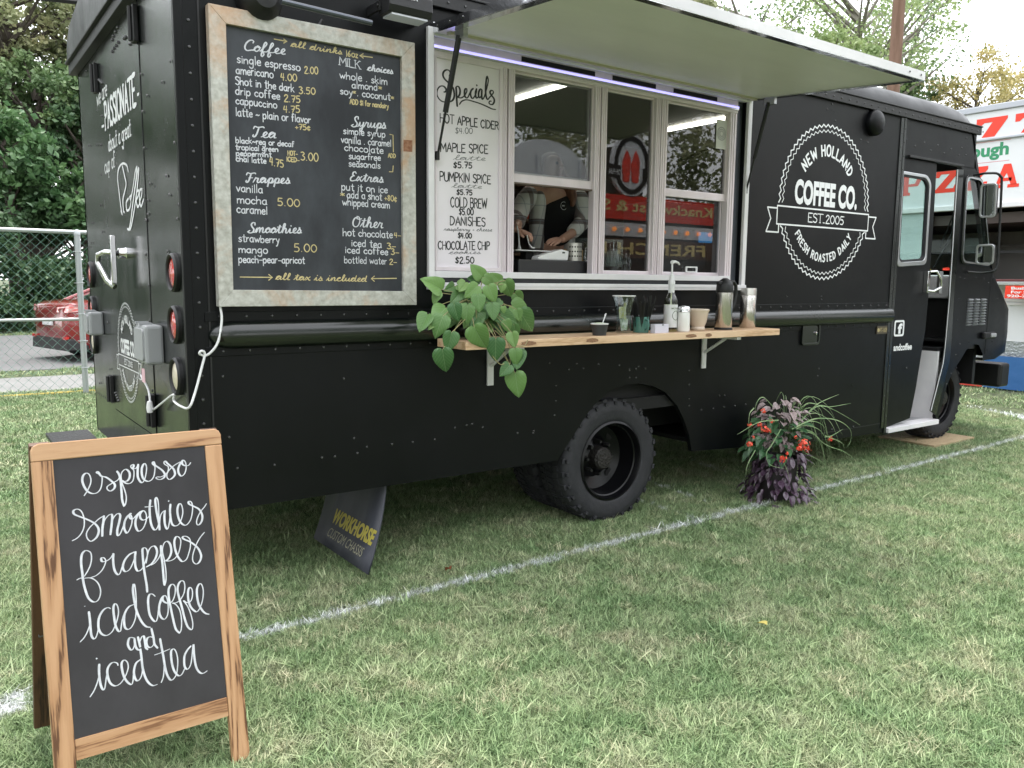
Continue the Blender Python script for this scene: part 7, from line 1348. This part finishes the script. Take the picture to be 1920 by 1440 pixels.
# red saloon car
CR = thing('red_car', 'red saloon car parked on the road behind the fence, tail towards the left', 'car', (2.2, 13.6, 0))
rp_ = mat('red car paint', (.24, .014, .016), .22, coat=1, metal=.1); tg2 = mat('car glass', (.02, .03, .03), .05, spec=1, coat=1)
def carbody():
    """sections along the car, tail at -2.3; each: x, half width low/mid/high, heights"""
    S = [(-2.30, .62, .36, .95), (-2.26, .78, .32, 1.02), (-2.12, .86, .26, 1.07), (-1.85, .90, .22, 1.10), (-1.3, .92, .20, 1.04), (-.6, .92, .19, .98), (.4, .92, .19, .96), (1.2, .92, .20, .93), (1.9, .88, .23, .84), (2.25, .75, .3, .68), (2.33, .6, .4, .6)]
    mb = MB(); vs = []; m = 0
    for x, w, zl, zt in S:
        L = [(-w * .86, zl), (-w * .97, zl + .12), (-w, zl + (zt - zl) * .45), (-w * .985, zl + (zt - zl) * .75), (-w * .92, zt - .02), (-w * .78, zt + .008), (0, zt + .03)]; L = L + [(-a, b) for a, b in L[:-1][::-1]]; m = len(L); vs += [(x, a, b) for a, b in L]
    fs = [(i * m + j, i * m + j + 1, (i + 1) * m + j + 1, (i + 1) * m + j) for i in range(len(S) - 1) for j in range(m - 1)] + [tuple(range(m)), tuple(range((len(S) - 1) * m, len(S) * m))]
    fs += [(i * m + m - 1, i * m, (i + 1) * m, (i + 1) * m + m - 1) for i in range(len(S) - 1)]
    return mb.add(vs, fs, True)
build('body', carbody(), rp_, CR, sharp=50)
def cabin(g, zt, m, name):
    S = [(-1.72, .72, 1.07), (-1.05, .66, 1.36), (-.5, .62, zt), (.3, .60, zt), (.75, .64, 1.3), (1.25, .74, .98)]; vs = []
    for x, w, z in S: vs += [(x, -w - .12 - g, 1.0), (x, -w, z + g), (x, 0, z + .02 + g), (x, w, z + g), (x, w + .12 + g, 1.0)]
    return build(name, MB().add(vs, [(i * 5 + j, i * 5 + j + 1, (i + 1) * 5 + j + 1, (i + 1) * 5 + j) for i in range(5) for j in range(4)], True), m, CR, sharp=50)
cabin(0, 1.43, tg2, 'windows')
build('roof', MB().add([(-1.05, -.6, 1.372), (-.5, -.615, 1.447), (.3, -.6, 1.447), (.75, -.6, 1.312), (-1.05, .6, 1.372), (-.5, .615, 1.447), (.3, .6, 1.447), (.75, .6, 1.312), (-1.05, 0, 1.395), (-.5, 0, 1.468), (.3, 0, 1.468), (.75, 0, 1.335)], [(0, 1, 9, 8), (1, 2, 10, 9), (2, 3, 11, 10), (8, 9, 5, 4), (9, 10, 6, 5), (10, 11, 7, 6)], True), rp_, CR, sharp=60)
for s in (-1, 1):
    build('pillar', MB().tube([(-1.75, s * .80, 1.06), (-1.05, s * .68, 1.37), (-.5, s * .64, 1.45), (.3, s * .62, 1.45), (1.25, s * .80, 1.0)], .04, 8), rp_, CR)
    build('tail_lamp', MB().add([(-2.31, s * .40, .90), (-2.27, s * .78, .90), (-2.05, s * .90, .93), (-2.03, s * .895, 1.0), (-2.25, s * .80, 1.02), (-2.30, s * .42, .99)], [(0, 1, 4, 5), (1, 2, 3, 4)], True), mat('tail lamp', (.7, .06, .05), .12, coat=1, noise=(9, (.8, .6, .58), 1, (1, 1, 6))), CR)
    build('reflector', MB().box((-2.325, s * .70 - .08, .42), (-2.27, s * .70 + .08, .47)), redl, CR, .004)
build('lower_bumper', MB().slab([[(-.84, .22), (.84, .22), (.80, .44), (-.80, .44)]], -2.315, -1.95, lambda u, v, d: (d, u, v)), blackm, CR, .03)
build('licence_plate', MB().box((-2.335, -.22, .66), (-2.31, .22, .78)), whitep, CR, .003)
for x in (-1.4, 1.4):
    for s in (-1, 1):
        build('wheel_arch', MB().lathe([(.36, 0), (.36, .01), (0, .01)], (x, s * .905, .34), 'y', 20), dark, CR); w_ = build('wheel', MB().lathe([(.22, -.09), (.31, -.1), (.33, -.07), (.33, .07), (.31, .1), (.22, .09)], (x, s * .84, .33), 'y', 24), rubber, CR); build('rim', MB().lathe([(.22, .085 * s), (.06, .07 * s), (0, .09 * s)], (x, s * .84, .33), 'y', 14), alu, w_)
CR.rotation_euler.z = math.radians(14)
c_ = (0.464,12.900,0.768); CR.location = (c_[0] + 2.62, 13.75, 0)

def tree(name, label, cat, base, h, crown, nl, ls, lmat, trunk_r=.16, seed=1, group=None, lean=(0, 0), bare=.35, clumps=40, tm=None, flat=1.0, limbs=True):
    """tapered trunk, forking limbs and a crown of leaf sized faces gathered in clumps; crown=(centre z, rx, ry, rz)"""
    r_ = random.Random(seed); t = thing(name, label, cat, base, group); cz, rx, ry, rz = crown; tr = MB(); top = Vector((lean[0], lean[1], cz)); tips = []
    tr.tube([Vector((0, 0, -.1)), Vector((lean[0] * .2, lean[1] * .2, h * .2)), top * .6, top], [trunk_r * 1.25, trunk_r, trunk_r * .75, trunk_r * .45], 8)
    cl = []
    for k in range(clumps):
        while True:
            d = Vector((r_.uniform(-1, 1), r_.uniform(-1, 1), r_.uniform(-1, 1)))
            if .25 < d.length < 1: break
        c = Vector((lean[0] + d.x * rx, lean[1] + d.y * ry, cz + d.z * rz)); cl.append(c)
        if limbs and k % 2 == 0:
            s0 = Vector((lean[0] * .8, lean[1] * .8, max(h * bare, c.z - r_.uniform(.35, .7) * (abs(c.x) + abs(c.y) + .6)))); s0.z = min(s0.z, cz + rz * .3); mid = s0.lerp(c, .5) + Vector((r_.uniform(-.3, .3), r_.uniform(-.3, .3), r_.uniform(-.1, .4))) * (rx * .2)
            tr.tube([s0, s0.lerp(mid, .5), mid, c], [trunk_r * .42, trunk_r * .3, trunk_r * .2, trunk_r * .07], 5, caps=False)
    build('trunk', tr, tm or bark, t)
    vs = []; fs = []; per = nl // clumps
    for c in cl:
        R = r_.uniform(.5, 1.15) * (rx + rz) * .5 * (2.1 / clumps ** .5)
        for i in range(per):
            d = Vector((r_.gauss(0, .5), r_.gauss(0, .5), r_.gauss(0, .38) * flat)); p = c + d * R
            n_ = Vector((r_.gauss(0, 1), r_.gauss(0, 1), r_.gauss(.6, 1))).normalized(); a = n_.cross(Vector((r_.random() - .5, r_.random() - .5, r_.random() - .5))).normalized(); b_ = n_.cross(a); s = ls * r_.uniform(.55, 1.25); o = len(vs)
            vs += [p - a * s * .5, p + b_ * s * .32 + n_ * s * .08, p + a * s * .5, p - b_ * s * .32 + n_ * s * .08]; fs.append((o, o + 1, o + 2, o + 3))
    me = bpy.data.meshes.new('crown'); me.from_pydata([tuple(v) for v in vs], [], fs); me.materials.append(lmat); o = bpy.data.objects.new('crown', me); COL.objects.link(o); o.parent = t
    return t
bark = mat('bark', (.07, .055, .045), .9, noise=(4, (.12, .1, .085), 6, (1, 1, .2)), bump=(20, .5, (1, 1, .2)))
barkg = mat('grey bark', (.16, .145, .125), .9, noise=(5, (.24, .22, .19), 6, (1, 1, .2)))
g1 = leafmat('dark hedge leaf', (.04, .09, .04), (.10, .18, .075), .45, 1.4); g2 = leafmat('mid green leaf', (.075, .14, .055), (.17, .25, .10), .5, .9); g3 = leafmat('olive leaf', (.20, .24, .12), (.42, .43, .24), .55, .6, c3=(.5, .44, .24)); g4 = leafmat('bright maple leaf', (.06, .14, .055), (.14, .25, .10), .45, 1.6); g5 = leafmat('yellow autumn leaf', (.30, .27, .10), (.5, .42, .18), .55, .8); g6 = leafmat('pale fresh leaf', (.19, .28, .11), (.36, .44, .20), .5, .8, trans=.4)  # g3 olive leaves are paler and yellower by their own colour
TL = [dict(name='tree',label='tall airy light green tree behind the brown utility pole',cat='tree',base=(27.19,14.00,0),h=10.82,crown=(10.82,3.68,3.68,2.52),nl=6500,ls=0.160,lmat=g6,seed=1,clumps=80,trunk_r=0.22,bare=0.50,tm=barkg,limbs=True),
dict(name='tree',label='leaning green tree with an upswept grey trunk right of the pole',cat='tree',base=(31.79,15.00,0),h=11.69,crown=(11.69,2.37,2.37,2.81),nl=3000,ls=0.150,lmat=g2,seed=2,clumps=44,trunk_r=0.22,bare=0.45,tm=barkg,limbs=True),
dict(name='tree',label='golden yellow leaved tree above the pizza trailer',cat='tree',base=(34.20,13.00,0),h=9.48,crown=(9.48,1.84,1.84,1.62),nl=3200,ls=0.150,lmat=g5,seed=3,clumps=40,trunk_r=0.12,bare=0.50,tm=bark,limbs=True),
dict(name='tree',label='thin nearly bare grey tree above the middle of the awning',cat='tree',base=(23.40,16.00,0),h=10.97,crown=(10.97,2.65,2.65,1.71),nl=1600,ls=0.140,lmat=g2,seed=4,clumps=44,trunk_r=0.22,bare=0.50,tm=barkg,limbs=True),
dict(name='tree',label='low green tree just above the awning front edge',cat='tree',base=(24.16,13.00,0),h=9.01,crown=(9.01,1.25,1.25,0.89),nl=2600,ls=0.180,lmat=g6,seed=5,clumps=26,trunk_r=0.14,bare=0.40,tm=bark,limbs=True),
dict(name='tree',label='yellow green tree at the right edge above the trailer',cat='tree',base=(41.29,14.00,0),h=10.42,crown=(10.42,1.49,1.49,1.36),nl=2000,ls=0.180,lmat=g5,seed=6,clumps=24,trunk_r=0.14,bare=0.40,tm=bark,limbs=True),
dict(name='tree',label='low mid green tree behind the cab roof',cat='tree',base=(33.42,16.00,0),h=9.91,crown=(9.91,2.06,2.06,1.03),nl=3400,ls=0.200,lmat=g2,seed=7,clumps=30,trunk_r=0.14,bare=0.40,tm=bark,limbs=True),
dict(name='tree',label='olive green tree above the awning corner nearest the hatch',cat='tree',base=(20.38,16.00,0),h=10.57,crown=(10.57,1.25,1.25,0.89),nl=1800,ls=0.190,lmat=g3,seed=8,clumps=24,trunk_r=0.14,bare=0.40,tm=bark,limbs=True),
dict(name='tree',label='tall olive tree at the left edge of the photo',cat='tree',base=(1.87,30.00,0),h=10.18,crown=(10.18,2.73,2.73,2.73),nl=11000,ls=0.200,lmat=g3,seed=9,clumps=110,trunk_r=0.30,bare=0.20,tm=bark,limbs=True),
dict(name='tree',label='tall olive tree with yellow tips next to the truck roof',cat='tree',base=(4.28,31.00,0),h=10.12,crown=(10.12,2.56,2.56,2.95),nl=10000,ls=0.200,lmat=g3,seed=10,clumps=100,trunk_r=0.30,bare=0.20,tm=bark,limbs=True),
dict(name='tree',label='dark green broadleaf tree in the middle of the left hand woods',cat='tree',base=(2.43,28.00,0),h=6.77,crown=(6.77,2.30,2.30,1.94),nl=11000,ls=0.190,lmat=g2,seed=11,clumps=100,trunk_r=0.25,bare=0.20,tm=bark,limbs=True),
dict(name='tree',label='dark tree close against the rear roof corner',cat='tree',base=(4.13,27.00,0),h=5.44,crown=(5.44,1.97,1.97,1.97),nl=9000,ls=0.190,lmat=g1,seed=12,clumps=90,trunk_r=0.25,bare=0.20,tm=bark,limbs=True),
dict(name='tree',label='bright maple like sapling at the left edge',cat='tree',base=(1.18,24.50,0),h=4.89,crown=(4.89,1.32,1.32,1.39),nl=3600,ls=0.260,lmat=g4,seed=13,clumps=50,trunk_r=0.12,bare=0.10,tm=bark,limbs=True),
dict(name='tree',label='bright broad leaved sapling beside the truck rear corner',cat='tree',base=(2.91,24.50,0),h=3.70,crown=(3.70,1.22,1.22,0.97),nl=3000,ls=0.260,lmat=g4,seed=14,clumps=44,trunk_r=0.12,bare=0.10,tm=bark,limbs=True),
dict(name='shrub',label='deep green shrub between the two saplings',cat='shrub',base=(1.87,25.50,0),h=3.46,crown=(3.46,1.80,1.80,0.98),nl=6000,ls=0.190,lmat=g1,seed=15,clumps=60,trunk_r=0.12,bare=0.10,tm=bark,limbs=True),
dict(name='tree',label='shaded tree left of the frame edge woods',cat='tree',base=(0.02,27.00,0),h=5.85,crown=(5.85,1.96,1.96,2.93),nl=9000,ls=0.200,lmat=g2,seed=16,clumps=80,trunk_r=0.25,bare=0.20,tm=bark,limbs=True),
dict(name='tree',label='dark tree deep behind the left hand woods',cat='tree',base=(2.66,33.00,0),h=5.38,crown=(5.38,5.34,5.34,2.46),nl=12000,ls=0.250,lmat=g1,seed=17,clumps=110,trunk_r=0.25,bare=0.20,tm=bark,limbs=True),
dict(name='tree',label='green tree behind the truck beyond the road',cat='tree',base=(6.83,28.00,0),h=7.68,crown=(7.68,3.08,3.08,3.85),nl=6000,ls=0.250,lmat=g2,seed=18,clumps=60,trunk_r=0.25,bare=0.20,tm=bark,limbs=True)]
for args in TL:
    tree(**args)
# hedge masses along the far side of the road
for i, (x, y, z, rx, rz, lb) in enumerate(((-4.5, 23.5, 1.3, 2.6, 1.7, 'dark clipped hedge across the road, furthest left'), (.2, 23.3, 1.35, 2.6, 1.8, 'dark hedge across the road left of the red car'), (5, 23.6, 1.4, 2.8, 1.9, 'dark hedge across the road behind the truck'))):
    tree('hedge', lb, 'hedge', (x, y, 0), 2, (z, rx, 1.1, rz), 20000, .15, g1, .08, 60 + i, 'hedges across the road', clumps=60, limbs=False)
# utility pole and cables
up_ = (23.141,10.200,9.033)
UP = thing('utility_pole', 'weathered brown wooden utility pole rising behind the awning tip', 'utility pole', (up_[0], up_[1], 0))
build('pole', MB().tube([(0, 0, 0), (.02, 0, 5), (.05, 0, 14.5)], [.20, .185, .165], 12), mat('pole wood', (.13, .075, .05), .9, noise=(7, (.2, .12, .085), 6, (1, 1, .1))), UP)
build('crossarm', MB().box((-1.1, -.06, 13.8), (1.1, .06, 13.95)), mat('pole wood', (.13, .075, .05), .9), UP)
cbm = mat('cable', (.05, .05, .055), .6); cbg = mat('pale cable', (.3, .3, .31), .5)
for k, (dz, dy) in enumerate(((4.9, 0), (4.8, .05), (4.7, 0), (4.6, .1))):
    o = build('service_cable', MB().tube([(0, 0, dz + 1.6), (-3.5, 1.0, dz + 1.0), (-7, 2, dz + .9), (-12, 3, dz + 1.4)], .014, 4), cbg); o.location = UP.location; tag(o, 'thin pale service cable sagging left from the utility pole, ' + ['topmost', 'second from top', 'third from top', 'lowest'][k] + ' of the four', 'cable', 'cables at the utility pole')
ca = (0.236,7.000,4.580); cb_ = (0.985,7.000,4.637)
tag(build('overhead_pipe', MB().tube([ca, cb_, (cb_[0] + 1.2, cb_[1], cb_[2] - .22)], .03, 8), blackm), 'dark overhead cable crossing the trees at the top left corner', 'cable')

# ================================================================== WHAT STANDS BEHIND THE PHOTOGRAPHER (seen only as reflections)
FS = thing('fry_stand', 'french fries concession trailer facing the truck, seen reflected in the windows', 'concession trailer', (11, -9, 0))
def fs_(name, a, b, m, bev=0): return child(B(name, a, b, m, None, bev), FS)
fs_('body', (9.4, -11, .5), (16, -9.06, 3.3), mat('dark stand wall', (.05, .03, .02), .5))
fs_('red_sign', (8.4, -9.05, 2.85), (14.5, -9.0, 3.35), redp); fs_('fry_sign', (8.4, -9.05, 2.05), (14.5, -9.0, 2.45), mat('brown sign', (.12, .05, .02), .4))
fs_('counter', (8.4, -9.3, 1.5), (14.5, -8.9, 1.56), alu); fs_('white_band', (8.4, -9.05, 2.5), (14.5, -9.0, 2.78), wp)
RFr = lambda u, v, d: (u, -8.99 + d, v)
mb = MB(); font_box(mb, 'FRENCH FRIES', 9.0, 2.12, 13.8, 2.38, RFr, .02, flip=True); child(letter_obj('lettering', mb, mat('gold sign letters', (.8, .62, .25), .4), None), FS)
mb = MB(); font_box(mb, 'Knackwurst & Sausages', 8.9, 2.95, 14, 3.25, RFr, .02, flip=True); child(letter_obj('lettering', mb, mat('gold sign letters', (.8, .62, .25), .4), None), FS)
bb = MB()
for k in range(16): bb.dome((8.6 + k * .38, -8.98, 2.64), .05, .06, 'y', 1, 8, 3)
child(build('bulbs', bb, mat('warm bulbs', (.6, .2, .06), .4, emis=(1, .35, .08), estr=1.6)), FS)
ov = lambda a, b, n=28: [(11.35 + a * math.cos(2 * PI * k / n), 3.98 + b * math.sin(2 * PI * k / n)) for k in range(n)]
child(build('oval_sign', MB().slab([ov(.56, .66)], 0, .08, lambda u, v, d: (u, -9.0 - d, v)), wp), FS)
child(build('oval_field', MB().slab([ov(.50, .60), ov(.40, .50)], 0, .01, lambda u, v, d: (u, -8.985 - d, v)), dark), FS)
for dx_ in (-.16, .10): child(build('oval_figure', MB().slab([rpoly([(11.35 + dx_ - .09, 3.62), (11.35 + dx_ + .1, 3.62), (11.35 + dx_ + .13, 4.1), (11.35 + dx_, 4.3), (11.35 + dx_ - .12, 4.0)], .06)], 0, .012, lambda u, v, d: (u, -8.985 - d, v)), redp), FS)
child(build('banner', MB().slab([[(10.55, 3.72), (10.75, 3.86), (10.55, 3.98), (11.02, 3.94), (11.02, 3.66)]], 0, .02, lambda u, v, d: (u, -8.97 - d, v)), dark), FS)
child(build('banner', MB().slab([[(12.15, 3.72), (11.95, 3.86), (12.15, 3.98), (11.68, 3.94), (11.68, 3.66)]], 0, .02, lambda u, v, d: (u, -8.97 - d, v)), dark), FS)
mb = MB(); font_box(mb, 'OF FUN', 10.68, 3.75, 11.0, 3.86, lambda u, v, d: (u, -8.96 + d, v), .02, flip=True); child(letter_obj('lettering', mb, vinyl, None), FS)
child(build('sign_post', MB().box((10.9, -9.2, 3.3), (11.8, -9.1, 3.6)), dark), FS)
WT = thing('white_tent', 'white arched canopy behind the photographer, seen reflected in the windows', 'tent', (8.4, -8.5, 0))
tv = [(-1.15 * math.cos(PI * k / 12), .95 * math.sin(PI * k / 12)) for k in range(13)]
child(build('canopy', MB().slab([[(8.45 + a, 3.15 + b) for a, b in tv] + [(9.6, .6), (7.3, .6)]], 0, 2.5, lambda u, v, d: (u, -8.2 - d, v)), wp), WT)
for k in range(4): child(build('rib', MB().box((7.7 + k * .5, -8.2, .7), (7.73 + k * .5, -8.18, 3.8)), mat('grey trim', (.45, .47, .52), .4)), WT)
TB = [dict(name='tree',label='leafy tree outside the frame, behind the rear left of the truck',cat='tree',base=(-7.0,15.0,0),h=5.0,crown=(5.0,3.6,3.6,3.9),nl=16000,ls=.2,lmat=g2,seed=100,clumps=60,trunk_r=.3,bare=.3,group='trees around the field outside the frame',limbs=False),
dict(name='tree',label='leafy tree outside the frame, left beyond the fence',cat='tree',base=(-12.0,11.0,0),h=5.5,crown=(5.5,4.0,4.0,4.2),nl=16000,ls=.2,lmat=g1,seed=101,clumps=60,trunk_r=.3,bare=.3,group='trees around the field outside the frame',limbs=False),
dict(name='tree',label='leafy tree outside the frame, far left',cat='tree',base=(-16.0,5.0,0),h=5.5,crown=(5.5,4.0,4.0,4.2),nl=16000,ls=.2,lmat=g3,seed=102,clumps=60,trunk_r=.3,bare=.3,group='trees around the field outside the frame',limbs=False),
dict(name='tree',label='leafy tree outside the frame, left behind the photographer',cat='tree',base=(-18.0,-2.0,0),h=6.0,crown=(6.0,4.2,4.2,4.4),nl=16000,ls=.2,lmat=g2,seed=103,clumps=60,trunk_r=.3,bare=.3,group='trees around the field outside the frame',limbs=False),
dict(name='tree',label='leafy tree outside the frame, rear left corner of the field',cat='tree',base=(-15.0,-9.0,0),h=6.0,crown=(6.0,4.5,4.5,4.6),nl=16000,ls=.2,lmat=g1,seed=104,clumps=60,trunk_r=.3,bare=.3,group='trees around the field outside the frame',limbs=False),
dict(name='tree',label='leafy tree outside the frame, directly behind the photographer to the left',cat='tree',base=(-7.0,-14.0,0),h=6.0,crown=(6.0,4.5,4.5,4.6),nl=16000,ls=.2,lmat=g3,seed=105,clumps=60,trunk_r=.3,bare=.3,group='trees around the field outside the frame',limbs=False),
dict(name='tree',label='leafy tree outside the frame, directly behind the photographer',cat='tree',base=(1.0,-17.0,0),h=6.5,crown=(6.5,5.0,5.0,5.0),nl=16000,ls=.2,lmat=g2,seed=106,clumps=60,trunk_r=.3,bare=.3,group='trees around the field outside the frame',limbs=False),
dict(name='tree',label='leafy tree outside the frame, behind the photographer facing the window',cat='tree',base=(9.0,-19.0,0),h=6.5,crown=(6.5,5.0,5.0,5.0),nl=16000,ls=.2,lmat=g1,seed=107,clumps=60,trunk_r=.3,bare=.3,group='trees around the field outside the frame',limbs=False),
dict(name='tree',label='leafy tree outside the frame, behind the fry stand',cat='tree',base=(18.0,-17.0,0),h=6.0,crown=(6.0,5.0,5.0,5.0),nl=16000,ls=.2,lmat=g3,seed=108,clumps=60,trunk_r=.3,bare=.3,group='trees around the field outside the frame',limbs=False),
dict(name='tree',label='leafy tree outside the frame, far right behind the photographer',cat='tree',base=(26.0,-12.0,0),h=6.0,crown=(6.0,5.0,5.0,5.0),nl=16000,ls=.2,lmat=g2,seed=109,clumps=60,trunk_r=.3,bare=.3,group='trees around the field outside the frame',limbs=False),
dict(name='tree',label='leafy tree outside the frame, beyond the road at the left',cat='tree',base=(-3.0,19.0,0),h=5.0,crown=(5.0,3.2,3.2,3.5),nl=16000,ls=.2,lmat=g1,seed=110,clumps=60,trunk_r=.3,bare=.3,group='trees around the field outside the frame',limbs=False),
dict(name='tree',label='leafy tree outside the frame, far right beside the pizza trailer',cat='tree',base=(31.0,-4.0,0),h=6.5,crown=(6.5,4.5,4.5,4.6),nl=16000,ls=.2,lmat=g3,seed=111,clumps=60,trunk_r=.3,bare=.3,group='trees around the field outside the frame',limbs=False)]
for args in TB: tree(**args)
